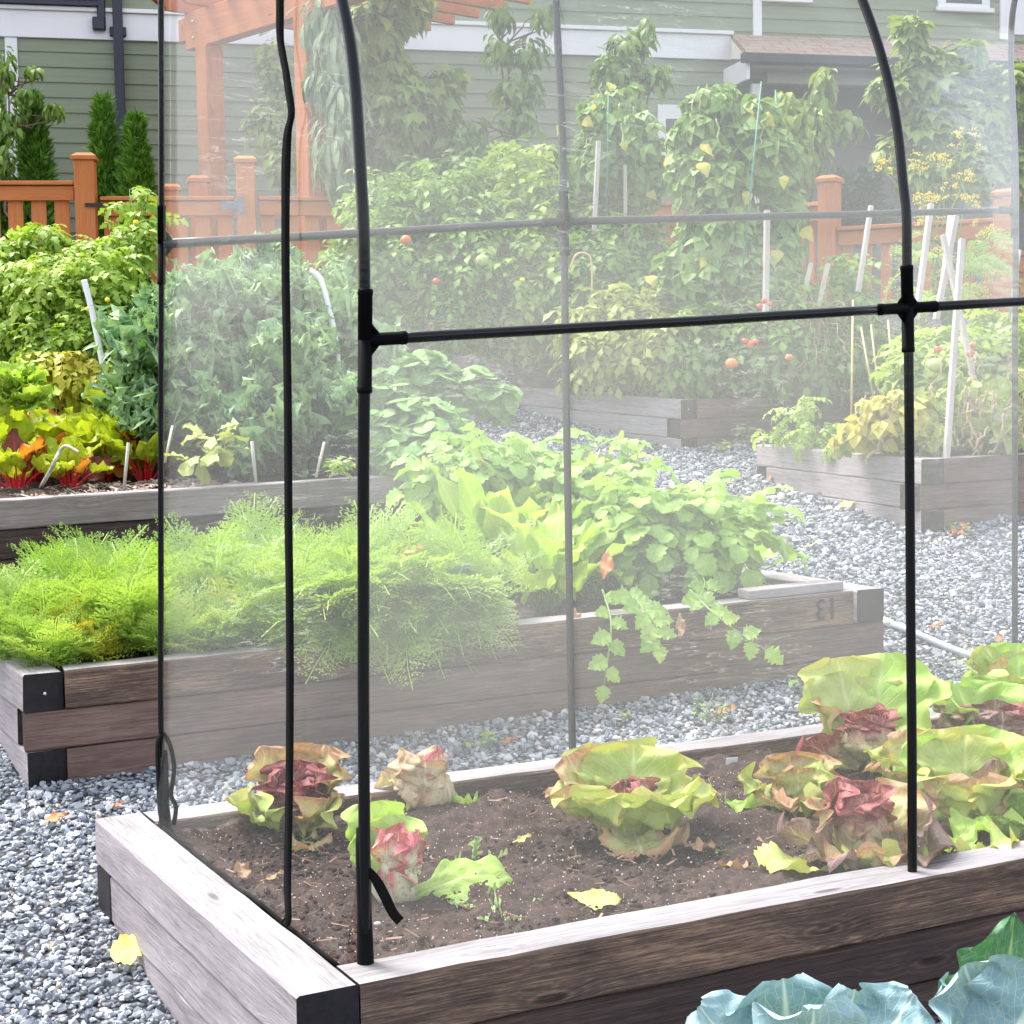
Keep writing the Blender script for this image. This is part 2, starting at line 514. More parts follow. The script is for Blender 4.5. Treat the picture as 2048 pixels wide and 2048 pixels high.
def plain(name, col, rough=.6, spec=.4, metal=0.0, var=0.0, vsc=20.0, bump=0.0, bsc=80.0):
    k = NT(name)
    c = col
    pos = k.co('Object')
    if var:
        c = k.mix(k.mr(k.noise(pos, vsc, 5.0, .65), .3, .7), tuple(x * (1 - var) for x in col), tuple(min(1, x * (1 + var)) for x in col))
    nrm = k.bump(k.noise(pos, bsc, 5.0), bump, .004) if bump else None
    return k.done(k.bsdf(c, rough, nrm, spec, metal))

def woodmat(name, dark, mid, pale, gscale=1.0, contrast=1.0, rough=.8, crack=.6, knots=True, bstr=.6, stain=None):
    k = NT(name)
    uv = k.n('UVMap').outputs[0]
    rnd = k.n('ObjectInfo').outputs['Random']
    x = k.xyz(uv)
    U = k.ma('MULTIPLY_ADD', rnd, 37.0, x[0]); W = k.ma('MULTIPLY_ADD', rnd, 11.0, x[1])
    warp = k.noise(k.comb(k.ma('MULTIPLY', U, 2.2), k.ma('MULTIPLY', W, 9.0)), 1.0, 2.0)
    W2 = k.ma('MULTIPLY_ADD', warp, .016, W)
    # knots
    kv = k.n('TexVoronoi', {'feature': 'F1'}, Scale=1.0, Vector=k.comb(k.ma('MULTIPLY', U, 2.3), k.ma('MULTIPLY', W, 9.0)))
    kd = kv.outputs[0]
    ring = k.ma('SINE', k.ma('MULTIPLY', kd, 60.0))
    near = k.mr(kd, .34, .05)
    W3 = k.ma('MULTIPLY_ADD', near, .02, W2)
    g1 = k.noise(k.comb(k.ma('MULTIPLY', U, 2.6 * gscale), k.ma('MULTIPLY', W3, 95.0 * gscale)), 1.0, 5.0, .65)
    g2 = k.noise(k.comb(k.ma('MULTIPLY', U, 14.0 * gscale), k.ma('MULTIPLY', W3, 330.0 * gscale)), 1.0, 3.0, .6)
    bl = k.noise(k.comb(k.ma('MULTIPLY', U, 2.0), k.ma('MULTIPLY', W, 7.0)), 1.0, 4.0, .6)
    g = k.ma('ADD', k.ma('MULTIPLY', g1, .6), k.ma('MULTIPLY', g2, .4))
    g = k.ma('ADD', g, k.ma('MULTIPLY_ADD', bl, .5, -.25))
    if knots: g = k.ma('ADD', g, k.ma('MULTIPLY', k.ma('MULTIPLY', ring, near), .06))
    h = .5 - .22 / contrast; h2 = .5 + .2 / contrast
    col = k.ramp(g, [(max(0, h), dark), (.5, mid), (min(1, h2), pale)])
    if stain is not None:
        st = k.noise(k.comb(k.ma('MULTIPLY', U, 1.1), k.ma('MULTIPLY', W, 3.5)), 1.0, 4.0, .6)
        col = k.mix(k.mr(st, .5, .68), col, stain)
    if crack:
        cr = k.noise(k.comb(k.ma('MULTIPLY', U, 3.0 * gscale), k.ma('MULTIPLY', W3, 210.0 * gscale)), 1.0, 2.0, .5)
        cm = k.mr(cr, .36, .30)
        col = k.mix(k.ma('MULTIPLY', cm, crack), col, tuple(c * .3 for c in dark))
    if knots:
        kn = k.ma('MULTIPLY', k.mr(kd, .13, .05), k.ma('GREATER_THAN', k.xyz(kv.outputs['Color'])[0], .5))
        col = k.mix(k.ma('MULTIPLY', kn, .75), col, tuple(c * .45 for c in dark))
    nrm = k.bump(g, bstr, .006)
    return k.done(k.bsdf(col, rough, nrm, .25))

M = {}
# timber: dark fronts, silver sides; part stain and bleaching, part painted-in light and shade
M['wood_front'] = woodmat('weathered_shaded_timber', (.034, .023, .020), (.125, .084, .068), (.40, .26, .165), gscale=1.9, contrast=1.15, crack=.6, bstr=.9)
M['wood_side'] = woodmat('silvered_lit_timber', (.15, .13, .135), (.31, .275, .285), (.44, .40, .41), gscale=1.2, contrast=1.0, crack=.6, bstr=.5)
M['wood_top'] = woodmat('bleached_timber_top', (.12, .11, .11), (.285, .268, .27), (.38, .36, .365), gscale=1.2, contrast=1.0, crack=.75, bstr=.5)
M['wood_low'] = woodmat('dark_low_timber', (.02, .014, .014), (.055, .038, .036), (.13, .08, .06), contrast=1.0, crack=.5)  # darkest boards, used on lower courses and one bed front
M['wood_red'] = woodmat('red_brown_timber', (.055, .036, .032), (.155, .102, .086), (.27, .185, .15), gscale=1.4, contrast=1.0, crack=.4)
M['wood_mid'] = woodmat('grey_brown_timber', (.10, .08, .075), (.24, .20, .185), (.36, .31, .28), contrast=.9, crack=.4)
M['wood_end'] = plain('sealed_black_timber_end', (.012, .010, .013), .6, .3, var=.5, vsc=30, bump=.3)
M['wood_end_brown'] = plain('dark_brown_timber_end', (.05, .035, .032), .8, .2, var=.4, vsc=30, bump=.3)
M['cedar'] = woodmat('cedar_stain', (.34, .10, .03), (.52, .175, .055), (.62, .24, .09), contrast=.7, crack=.25, bstr=.2)
M['stake'] = woodmat('pale_stake_wood', (.28, .24, .21), (.50, .45, .41), (.66, .62, .58), gscale=2, contrast=.7, crack=.2, knots=False, bstr=.2)
M['bamboo'] = plain('bamboo', (.62, .42, .20), .5, .4, var=.25, vsc=12)
M['nail'] = plain('galvanised_nail', (.75, .75, .78), .35, .5, .6)
M['paint_black'] = plain('black_stencil_paint', (.015, .013, .014), .7, .2)
M['black_tube'] = plain('black_coated_steel', (.0035, .0035, .004), .14, .3, bump=.12, bsc=60)
M['black_plastic'] = plain('black_plastic_fitting', (.003, .003, .0035), .6, .05)
M['black_fabric'] = plain('black_woven_strap', (.0045, .0045, .0047), .9, .15, var=.4, vsc=40, bump=.3, bsc=300)
M['green_pole'] = plain('green_coated_pole', (.05, .22, .17), .45, .4)
M['white_pvc'] = plain('white_plastic_pipe', (.78, .78, .80), .3, .5, var=.05)
M['grey_pipe'] = plain('grey_plastic_pipe', (.30, .36, .42), .4, .5, var=.08, vsc=8)
M['white_tag'] = plain('white_plastic_tag', (.82, .83, .84), .45, .4)
M['white_trim'] = plain('white_painted_trim', (.80, .785, .79), .55, .3, var=.03, vsc=3)
M['navy'] = plain('navy_painted_metal', (.008, .011, .030), .35, .5)
M['iron'] = plain('black_iron', (.015, .016, .022), .5, .4)
M['bark'] = plain('grey_brown_bark', (.16, .12, .09), .9, .2, var=.35, vsc=30, bump=.6)
M['stem_green'] = plain('green_stem', (.16, .27, .06), .55, .3, var=.3, vsc=25)
M['stem_dry'] = plain('dry_straw_stem', (.46, .34, .2), .8, .2, var=.3, vsc=25)
M['glass'] = plain('dark_window_glass', (.03, .035, .04), .06, .5)
M['tomato_red'] = plain('ripe_tomato_skin', (.62, .07, .02), .25, .5, var=.2, vsc=15)
M['tomato_orange'] = plain('orange_tomato_skin', (.70, .21, .04), .25, .5, var=.2, vsc=15)
M['tomato_green'] = plain('green_tomato_skin', (.42, .52, .16), .25, .5, var=.15, vsc=15)
M['yellow_flower'] = plain('yellow_flower', (.80, .62, .05), .6, .3, var=.2)
M['white_flower'] = plain('white_flower', (.85, .85, .82), .6, .3)
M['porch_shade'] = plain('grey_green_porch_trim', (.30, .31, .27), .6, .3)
M['twine'] = plain('sisal_twine', (.6, .52, .38), .9, .1)

# leaves
G_ = lambda *a: a
M['lett_green'] = leafmat('lettuce_green_leaf', (.32, .48, .08), (.52, .62, .20), edge=(.60, .50, .12), e0=.72, vein=(.70, .76, .40), nlat=6, vstr=.6, trans=.3, mcol=(.62, .44, .2), mott=.35)
M['lett_bright'] = leafmat('bright_green_lettuce_leaf', (.28, .50, .06), (.48, .66, .16), vein=(.62, .76, .34), nlat=6, vstr=.55, trans=.35)
M['lett_tan'] = leafmat('tan_edged_lettuce_leaf', (.44, .50, .16), (.60, .58, .28), edge=(.50, .25, .13), e0=.55, vein=(.74, .72, .46), nlat=7, vstr=.6, trans=.3, mcol=(.46, .24, .14), mott=.6)
M['lett_red'] = leafmat('red_radicchio_leaf', (.27, .045, .048), (.42, .14, .125), edge=(.25, .03, .035), e0=.75, vein=(.74, .55, .48), nlat=6, vstr=.6, trans=.22, mcol=(.14, .015, .025), mott=.6, base=(.52, .52, .26), b0=.38, b1=.72)
M['lett_purple'] = leafmat('purple_tinged_leaf', (.27, .20, .16), (.40, .30, .25), edge=(.20, .09, .09), e0=.6, vein=(.66, .60, .48), nlat=7, vstr=.6, trans=.22, mcol=(.22, .12, .12), mott=.6)
M['head_stripe'] = leafmat('red_white_radicchio_leaf', (.66, .70, .42), (.74, .73, .52), edge=(.55, .09, .12), e0=.42, vein=(.84, .84, .66), nlat=9, vstr=.8, trans=.2, mcol=(.52, .12, .14), mott=.9, slope=1.3)
M['head_tan'] = leafmat('withered_tan_head_leaf', (.62, .50, .28), (.72, .64, .42), edge=(.5, .26, .12), e0=.55, vein=(.84, .80, .6), nlat=9, vstr=.8, trans=.2, mcol=(.46, .22, .12), mott=.7, slope=1.3)
M['chard_leaf'] = leafmat('yellow_green_chard_leaf', (.37, .53, .03), (.62, .66, .05), edge=(.66, .26, .03), e0=1.0, vein=(.72, .66, .1), nlat=7, vstr=.55, trans=.35)
M['chard_orange'] = leafmat('orange_chard_leaf', (.60, .20, .03), (.66, .36, .05), edge=(.40, .08, .02), e0=.6, vein=(.70, .12, .05), nlat=7, vstr=.6, trans=.35)
M['chard_dark'] = leafmat('dark_red_chard_leaf', (.10, .025, .02), (.2, .06, .03), vein=(.55, .06, .04), nlat=7, vstr=.7, trans=.25)
M['chard_stalk'] = plain('red_chard_stalk', (.56, .012, .02), .35, .5, var=.3, vsc=18)
M['chard_stalk_pale'] = plain('pale_chard_stalk', (.70, .62, .36), .4, .5, var=.2, vsc=18)
M['beet'] = leafmat('spinach_beet_leaf', (.30, .52, .045), (.50, .66, .09), edge=(.66, .62, .16), e0=.95, vein=(.70, .78, .36), nlat=7, vstr=.55, trans=.38)
M['kale'] = leafmat('curly_kale_leaf', (.07, .20, .06), (.20, .40, .12), edge=(.42, .60, .34), e0=.72, vein=(.45, .56, .34), nlat=6, vstr=.4, trans=.22, rough=.6)
M['kale_blue'] = leafmat('blue_kale_leaf', (.10, .21, .20), (.20, .34, .34), vein=(.45, .56, .5), nlat=6, vstr=.4, trans=.2, rough=.6)
M['carrot'] = leafmat('carrot_leaf', (.22, .40, .075), (.48, .62, .15), simple=True, vein=(.42, .60, .14), vstr=.6, trans=.4)
M['carrot_yellow'] = leafmat('yellowing_carrot_leaf', (.5, .55, .06), (.68, .58, .1), simple=True, vein=(.6, .62, .14), vstr=.6, trans=.4)
M['tomato_leaf'] = leafmat('tomato_leaf', (.10, .24, .035), (.27, .43, .075), simple=True, vein=(.36, .50, .14), vstr=.5, trans=.35)
M['tomato_bright'] = leafmat('bright_tomato_leaf', (.18, .35, .04), (.48, .60, .10), simple=True, vein=(.45, .6, .14), vstr=.5, trans=.38)
M['tomato_pale'] = leafmat('fading_tomato_leaf', (.28, .40, .08), (.52, .54, .14), simple=True, vein=(.55, .6, .25), vstr=.5, trans=.35)
M['straw_leaf'] = leafmat('strawberry_leaf', (.10, .27, .055), (.22, .43, .09), edge=(.3, .46, .12), e0=1.0, vein=(.32, .48, .17), nlat=8, vstr=.5, trans=.25, slope=.8)
M['celery'] = leafmat('celery_leaf', (.18, .40, .06), (.42, .60, .13), edge=(.44, .58, .12), e0=1.0, vein=(.46, .62, .2), nlat=5, vstr=.45, trans=.35)
M['bean_leaf'] = leafmat('bean_leaf', (.13, .27, .05), (.30, .44, .11), simple=True, vein=(.4, .5, .2), vstr=.5, trans=.3)
M['bean_yellow'] = leafmat('yellow_bean_leaf', (.5, .48, .06), (.68, .6, .10), vein=(.72, .68, .3), nlat=6, vstr=.4, trans=.35)
M['tree_leaf'] = leafmat('tree_leaf', (.09, .20, .035), (.24, .38, .075), simple=True, vein=(.3, .42, .12), vstr=.4, trans=.3)
M['maple_leaf'] = leafmat('maple_leaf', (.13, .25, .04), (.36, .45, .09), simple=True, vein=(.4, .5, .15), vstr=.4, trans=.35)
M['grey_leaf'] = leafmat('grey_green_narrow_leaf', (.20, .28, .12), (.36, .42, .24), simple=True, vein=(.45, .5, .32), vstr=.5, trans=.25)
M['cedar_leaf'] = leafmat('cedar_spray', (.04, .15, .015), (.20, .40, .05), simple=True, trans=.2)
M['conifer_dark'] = leafmat('dark_conifer_spray', (.03, .07, .035), (.08, .15, .07), simple=True, trans=.15)
M['cabbage'] = leafmat('blue_cabbage_leaf', (.15, .28, .31), (.27, .41, .44), edge=(.36, .48, .50), e0=.8, vein=(.60, .70, .58), nlat=5, vstr=.85, trans=.12, rough=.55, slope=.9, vw=.07)
M['cabbage_green'] = leafmat('green_cabbage_leaf', (.05, .17, .075), (.10, .26, .12), edge=(.32, .38, .40), e0=1.02, vein=(.42, .54, .22), nlat=5, vstr=.7, trans=.2, rough=.45, slope=.9, vw=.06)
M['thistle'] = leafmat('pale_thistle_leaf', (.38, .56, .22), (.48, .64, .30), vein=(.62, .74, .44), nlat=6, vstr=.4, trans=.3)
M['leaf_yellow'] = leafmat('yellow_fallen_leaf', (.72, .66, .16), (.80, .72, .26), edge=(.66, .40, .10), e0=1.05, vein=(.84, .8, .42), nlat=6, vstr=.4, trans=.25)
M['leaf_orange'] = leafmat('orange_fallen_leaf', (.60, .20, .06), (.68, .28, .08), vein=(.42, .14, .05), nlat=6, vstr=.4, trans=.2)
M['leaf_brown'] = leafmat('brown_dry_leaf', (.42, .23, .12), (.56, .36, .22), vein=(.66, .5, .34), nlat=6, vstr=.5, trans=.2)

# gravel ground
k = NT('gravel_ground')
pos = k.co('Object')
v1 = k.n('TexVoronoi', {'feature': 'F1'}, Scale=42.0, Vector=pos)
cv = k.xyz(v1.outputs['Color'])
col = k.ramp(cv[0], [(0, (.07, .078, .09)), (.4, (.22, .235, .26)), (.75, (.38, .40, .43)), (1, (.62, .63, .64))])
col = k.mix(k.mr(v1.outputs[0], .25, .65), col, (.02, .022, .028))
nr = k.bump(v1.outputs[0], 1.0, .02); k.t.nodes[-1].invert = True
M['gravel_ground'] = k.done(k.bsdf(col, .85, nr, .3))
k = NT('crushed_gravel_stone')
tint = k.attr('tint')
col = k.ramp(tint, [(0, (.09, .10, .125)), (.28, (.21, .235, .27)), (.6, (.37, .395, .43)), (.85, (.56, .575, .59)), (.95, (.80, .79, .78)), (1, (.58, .50, .40))])
nz = k.noise(k.co('Object'), 160.0, 4.0, .7)
col = k.mix(k.mr(nz, .3, .7), k.mix(1.0, col, (.72, .72, .74), 'MULTIPLY'), col)
M['stone'] = k.done(k.bsdf(col, .75, None, .35))
# soil
k = NT('crumbly_soil')
pos = k.co('Object')
n1 = k.noise(pos, 26.0, 7.0, .68); n2 = k.noise(pos, 150.0, 4.0, .7); n3 = k.noise(pos, 5.0, 2.0)
col = k.ramp(k.ma('ADD', k.ma('MULTIPLY', n1, .5), k.ma('MULTIPLY', n2, .5)), [(.3, (.028, .019, .017)), (.5, (.085, .058, .050)), (.68, (.19, .135, .112))])
col = k.mix(k.mr(n3, .5, .7), col, k.mix(1.0, col, (.75, .7, .6), 'MULTIPLY'))
vp = k.n('TexVoronoi', {'feature': 'F1'}, Scale=120.0, Vector=pos)
pk = k.ma('MULTIPLY', k.mr(vp.outputs[0], .26, .18), k.ma('GREATER_THAN', k.xyz(vp.outputs['Color'])[0], k.mr(n3, .35, .65, .97, .80)))
col = k.mix(pk, col, (.72, .68, .66))
nr = k.bump(k.ma('ADD', k.ma('MULTIPLY', n1, .7), k.ma('MULTIPLY', n2, .35)), 1.0, .022)
M['soil'] = k.done(k.bsdf(col, .95, nr, .15))
M['perlite'] = plain('white_perlite_grain', (.78, .75, .73), .8, .2)
M['chip'] = plain('bark_chip', (.26, .17, .12), .9, .1, var=.5, vsc=8)
# house
k = NT('sage_green_siding')
pos = k.co('Object')
nz = k.noise(k.map(pos, (1.5, 1.5, 30)), 1.0, 4.0)
M['siding'] = k.done(k.bsdf(k.mix(k.mr(nz, .3, .7), (.235, .27, .185), (.28, .315, .22)), .7, None, .25))
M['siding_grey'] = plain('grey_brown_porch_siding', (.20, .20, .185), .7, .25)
k = NT('brown_asphalt_shingle')
uv = k.n('UVMap').outputs[0]
br = k.n('TexBrick', {'offset': .5}, Vector=k.map(uv, (1, 1, 1)), Scale=1.0)
for a, b in (('Color1', (.30, .19, .14, 1)), ('Color2', (.42, .31, .25, 1)), ('Mortar', (.13, .085, .07, 1))): br.inputs[a].default_value = b
br.inputs['Mortar Size'].default_value = .012; br.inputs['Brick Width'].default_value = .3; br.inputs['Row Height'].default_value = .14
M['shingle'] = k.done(k.bsdf(k.mix(k.noise(k.co(), 9.0, 4.0), br.outputs[0], (.48, .36, .29)), .9, None, .2))

# milky polythene film: dusty and fogged, clearer near the soil
def filmmat(name, dens, lo=.10, gl=.22):
    k = NT(name)
    pos = k.co('Object')
    x = k.xyz(pos)
    h = k.ramp(k.mr(x[2], .35, 2.9), [(0, (lo,) * 3), (.16, (dens * .75,) * 3), (.42, (dens,) * 3), (.66, (dens * .82,) * 3), (.85, (dens * .6,) * 3), (1, (dens * .5,) * 3)])
    n1 = k.noise(pos, 1.6, 3.0)
    a = k.ma('MULTIPLY', k.xyz(h)[0], k.mr(n1, .3, .7, .85, 1.15))
    # creases: thin bright scratches and folds
    cr = k.noise(k.map(pos, (3.2, 3.2, 26.0)), 1.0, 4.0, .6)
    crease = k.mr(k.ma('ABSOLUTE', k.ma('SUBTRACT', cr, .5)), .011, .0)
    a = k.ma('ADD', a, k.ma('MULTIPLY', k.ma('MULTIPLY', crease, k.mr(k.noise(pos, 1.3, 2.0), .52, .64)), .26), clamp=True)
    fold = k.noise(k.map(pos, (2.0, 2.0, 9.0)), 1.0, 3.0, .5)
    nr = k.bump(fold, .25, .02)
    d = k.n('BsdfDiffuse', Color=(.90, .905, .855, 1)); t = k.n('BsdfTranslucent', Color=(.90, .905, .855, 1))
    ms = k.n('MixShader', Fac=.6)
    k.t.links.new(d.outputs[0], ms.inputs[1]); k.t.links.new(t.outputs[0], ms.inputs[2])
    tp = k.n('BsdfTransparent', Color=(1, 1, 1, 1))
    m2 = k.n('MixShader', Fac=a)
    k.t.links.new(tp.outputs[0], m2.inputs[1]); k.t.links.new(ms.outputs[0], m2.inputs[2])
    gs = k.n('BsdfGlossy', Roughness=.12, Normal=nr)
    fr = k.n('Fresnel', IOR=1.35, Normal=nr)
    m3 = k.n('MixShader', Fac=k.ma('MULTIPLY', fr.outputs[0], gl))
    k.t.links.new(m2.outputs[0], m3.inputs[1]); k.t.links.new(gs.outputs[0], m3.inputs[2])
    return k.done(m3.outputs[0])
M['film'] = filmmat('milky_greenhouse_film', .138, .07)
M['film_end'] = filmmat('milky_greenhouse_end_film', .024, .035, .06)
M['film_back'] = filmmat('milky_greenhouse_film_rear', .095, .07)
# ------------------------------------------------------------------ ground
xs = np.concatenate([np.linspace(-60, -8, 12), np.linspace(-7, 7, 45), np.linspace(8, 60, 12)])
ys = np.concatenate([np.linspace(-40, 1, 8), np.linspace(1.5, 22, 90), np.linspace(24, 90, 14)])
X, Y = np.meshgrid(xs, ys, indexing='ij')
Z = gz(X, Y)
V = np.stack([X, Y, Z], -1).reshape(-1, 3)
ny = len(ys)
i, j = np.meshgrid(np.arange(len(xs) - 1), np.arange(ny - 1), indexing='ij')
a = (i * ny + j).ravel()
g = Geo(V, np.stack([a, a + ny, a + ny + 1, a + 1], 1), None, V[:, :2])
tag(obj('ground', g, M['gravel_ground']), kind='structure')

# ------------------------------------------------------------------ raised beds
ZA = CAM[2] - 1.30
A_NL = Pz(594, 1993, ZA); A_FL = Pz(190, 1636, ZA)
d1 = (A_FL - A_NL); A_W = np.linalg.norm(d1); d1 /= A_W
d2 = V3(d1[1], -d1[0], 0)
A_NR = A_NL + d2 * 3.7; A_FR = A_FL + d2 * 3.7
B_NL = P(45, 1350, 6.1); B_NR = P(1768, 1176, 7.25)
B_FL = B_NL + d1 * 1.5; B_FR = B_NR + d1 * 1.5
C0 = P(0, 1001, 8.0); C1 = P(900, 945, 9.3); dC = (C1 - C0); lC = np.linalg.norm(dC); dC /= lC
nC = V3(-dC[1], dC[0], 0)
C_NL = C0 - dC * .9; C_NR = C1 + dC * .45; C_FL = C_NL + nC * 1.6 + V3(0, 0, .05); C_FR = C_NR + nC * 1.6 + V3(0, 0, .05)
G0 = P(-200, 818, 10.6); G1 = P(560, 806, 11.4); dG = (G1 - G0) / np.linalg.norm(G1 - G0); nG = V3(-dG[1], dG[0], 0)
H0 = P(-260, 716, 12.9); H1 = P(135, 714, 13.2); dH = (H1 - H0) / np.linalg.norm(H1 - H0); nH = V3(-dH[1], dH[0], 0)
D_NL = P(1361, 800, 12.4); D_NR = P(1790, 786, 13.4); D_FL = P(1142, 783, 13.3)
D_FR = D_NR + (D_FL - D_NL) * 1.6; D_FL = D_NL + (D_FL - D_NL) * 1.6
E_NL = P(1842, 919, 9.4); E_NR = P(2230, 900, 10.4); E_FL = P(1513, 889, 11.4); E_FR = E_NR + E_FL - E_NL
F_NL = P(1026, 715, 14.0); F_NR = P(1330, 708, 14.9); F_FL = P(925, 714, 14.9)
F_FL = F_NL + (F_FL - F_NL) * 1.7; F_FR = F_NR + F_FL - F_NL
I0 = P(745, 684, 14.8); I1 = P(905, 684, 15.2)

def lerp_c(c, a, b):
    """point on a bed's top quad, a along the front, b towards the back"""
    return (c[0] * (1 - a) + c[1] * a) * (1 - b) + (c[3] * (1 - a) + c[2] * a) * b
BED = {}
def bed(key, c, label, courses=3, w=.145, h=.14, front='wood_front', side='wood_side', low=None, end='wood_end', soil_drop=.05, soil_amp=.015, group=None, soil_res=.06, end2=None):
    c = [np.asarray(p, float) for p in c]
    base = V3(c[0][0], c[0][1], gz(c[0][0], c[0][1]))
    root = thing('raised_bed', label, 'raised bed', base, 0, group)
    mtop = M['wood_top']
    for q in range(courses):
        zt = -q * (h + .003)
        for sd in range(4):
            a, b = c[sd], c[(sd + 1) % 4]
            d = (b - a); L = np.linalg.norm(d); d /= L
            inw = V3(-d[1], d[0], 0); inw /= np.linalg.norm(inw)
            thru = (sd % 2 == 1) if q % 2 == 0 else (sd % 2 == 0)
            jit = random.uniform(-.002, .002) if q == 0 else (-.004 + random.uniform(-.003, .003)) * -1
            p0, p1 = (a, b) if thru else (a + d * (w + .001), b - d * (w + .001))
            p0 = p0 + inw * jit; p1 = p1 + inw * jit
            key_m = front if sd in (0, 2) else side  # sides paler than fronts, partly light painted into the colour
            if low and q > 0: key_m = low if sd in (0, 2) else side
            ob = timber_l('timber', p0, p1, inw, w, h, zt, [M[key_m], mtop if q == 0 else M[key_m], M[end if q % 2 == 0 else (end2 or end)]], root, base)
    # soil sheet inside
    na = max(4, int(np.linalg.norm(c[1] - c[0]) / soil_res)); nb = max(4, int(np.linalg.norm(c[3] - c[0]) / soil_res))
    V, UV = [], []
    rs = np.random.default_rng(len(label))
    ph = rs.uniform(0, 6, 6)
    fa = (w * .8) / np.linalg.norm(c[1] - c[0]); fb = (w * .8) / np.linalg.norm(c[3] - c[0])
    for ia in range(na + 1):
        for ib in range(nb + 1):
            a = fa + (1 - 2 * fa) * ia / na; b = fb + (1 - 2 * fb) * ib / nb
            p = lerp_c(c, a, b)
            z = soil_amp * (math.sin(p[0] * 7 + ph[0]) + math.sin(p[1] * 9 + ph[1]) + .7 * math.sin((p[0] + p[1]) * 17 + ph[2]) + .5 * math.sin((p[0] - p[1]) * 31 + ph[3]))
            z += rs.normal(0, soil_amp * .35)
            V.append(p + V3(0, 0, z - soil_drop)); UV.append((a, b))
    Q = [(ia * (nb + 1) + ib, (ia + 1) * (nb + 1) + ib, (ia + 1) * (nb + 1) + ib + 1, ia * (nb + 1) + ib + 1) for ia in range(na) for ib in range(nb)]
    obj('soil', Geo(np.array(V) - base, Q, None, UV), M['soil'], root)
    BED[key] = (c, soil_drop, root)
    return root
def timber_l(name, p0, p1, inw, w, h, zt, mats, root, base):
    L = np.linalg.norm(p1 - p0); d = (p1 - p0) / L
    ch = .006
    n = max(6, int(L / .12))
    prof = [(ch, 0), (w - ch, 0), (w, -ch), (w, -h + ch), (w - ch, -h), (ch, -h), (0, -h + ch), (0, -ch)]
    rs = np.random.default_rng(int(abs(p0[0] * 977 + p0[1] * 131 + zt * 555)) % 99991)
    per = np.concatenate([[0], np.cumsum([math.dist(prof[k], prof[(k + 1) % 8]) for k in range(8)])])
    V, UV = [], []
    for q in range(n + 1):
        e = rs.normal(0, .0011, (8, 2))
        for k, (a, b) in enumerate(prof):
            V.append(p0 + d * L * q / n + inw * (a + e[k, 0]) + V3(0, 0, zt + b + e[k, 1]) - base)
            UV.append((L * q / n, per[k]))
    Q, T, mi = [], [], []
    for q in range(n):
        for k in range(8):
            k2 = (k + 1) % 8
            Q.append((q * 8 + k, q * 8 + k2, (q + 1) * 8 + k2, (q + 1) * 8 + k)); mi.append(1 if k == 0 else 0)
    for e in (0, n):
        c = len(V); V.append(p0 + d * L * (e / n) + inw * w / 2 + V3(0, 0, zt - h / 2) - base); UV.append((.5, .5))
        for k in range(8):
            k2 = (k + 1) % 8
            T.append((e * 8 + k, c, e * 8 + k2) if e == 0 else (e * 8 + k, e * 8 + k2, c)); mi.append(2)
    # wrap-around uv seam between k=7 and k=0 is only the bottom chamfer
    return obj(name, Geo(np.array(V), Q, T, UV), mats, root, smooth=False, midx=mi)

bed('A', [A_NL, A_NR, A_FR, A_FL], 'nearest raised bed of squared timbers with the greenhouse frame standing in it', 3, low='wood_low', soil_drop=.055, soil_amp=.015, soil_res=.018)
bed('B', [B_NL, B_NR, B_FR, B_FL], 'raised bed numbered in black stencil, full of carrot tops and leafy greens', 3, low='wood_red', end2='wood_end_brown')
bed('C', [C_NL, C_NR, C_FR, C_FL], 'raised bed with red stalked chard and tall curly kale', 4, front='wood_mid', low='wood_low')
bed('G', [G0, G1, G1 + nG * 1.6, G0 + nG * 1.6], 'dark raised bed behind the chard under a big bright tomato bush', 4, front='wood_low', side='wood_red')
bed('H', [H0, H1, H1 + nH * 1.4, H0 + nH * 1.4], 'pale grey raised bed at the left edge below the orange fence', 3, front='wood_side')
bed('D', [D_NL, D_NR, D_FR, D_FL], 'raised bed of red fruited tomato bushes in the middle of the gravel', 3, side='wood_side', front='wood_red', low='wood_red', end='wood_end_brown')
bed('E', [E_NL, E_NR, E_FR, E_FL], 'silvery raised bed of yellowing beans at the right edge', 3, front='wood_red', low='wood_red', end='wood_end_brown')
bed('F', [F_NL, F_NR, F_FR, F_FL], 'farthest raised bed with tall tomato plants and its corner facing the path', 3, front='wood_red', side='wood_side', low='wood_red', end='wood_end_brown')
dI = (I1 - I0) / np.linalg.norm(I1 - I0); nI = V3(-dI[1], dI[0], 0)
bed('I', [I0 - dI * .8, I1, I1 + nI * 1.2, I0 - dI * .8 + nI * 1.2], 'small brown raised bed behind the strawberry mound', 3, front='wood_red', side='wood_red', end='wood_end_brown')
def on(key, u, v, dz=0.0):
    """soil point of a bed under a pixel"""
    c, drop, _ = BED[key]
    n = np.cross(c[1] - c[0], c[3] - c[0])
    return Pplane(u, v, c[0] + V3(0, 0, dz - drop), n)
def inbed(key, a, b, dz=0.0):
    c, drop, _ = BED[key]
    return lerp_c(c, a, b) + V3(0, 0, dz - drop)

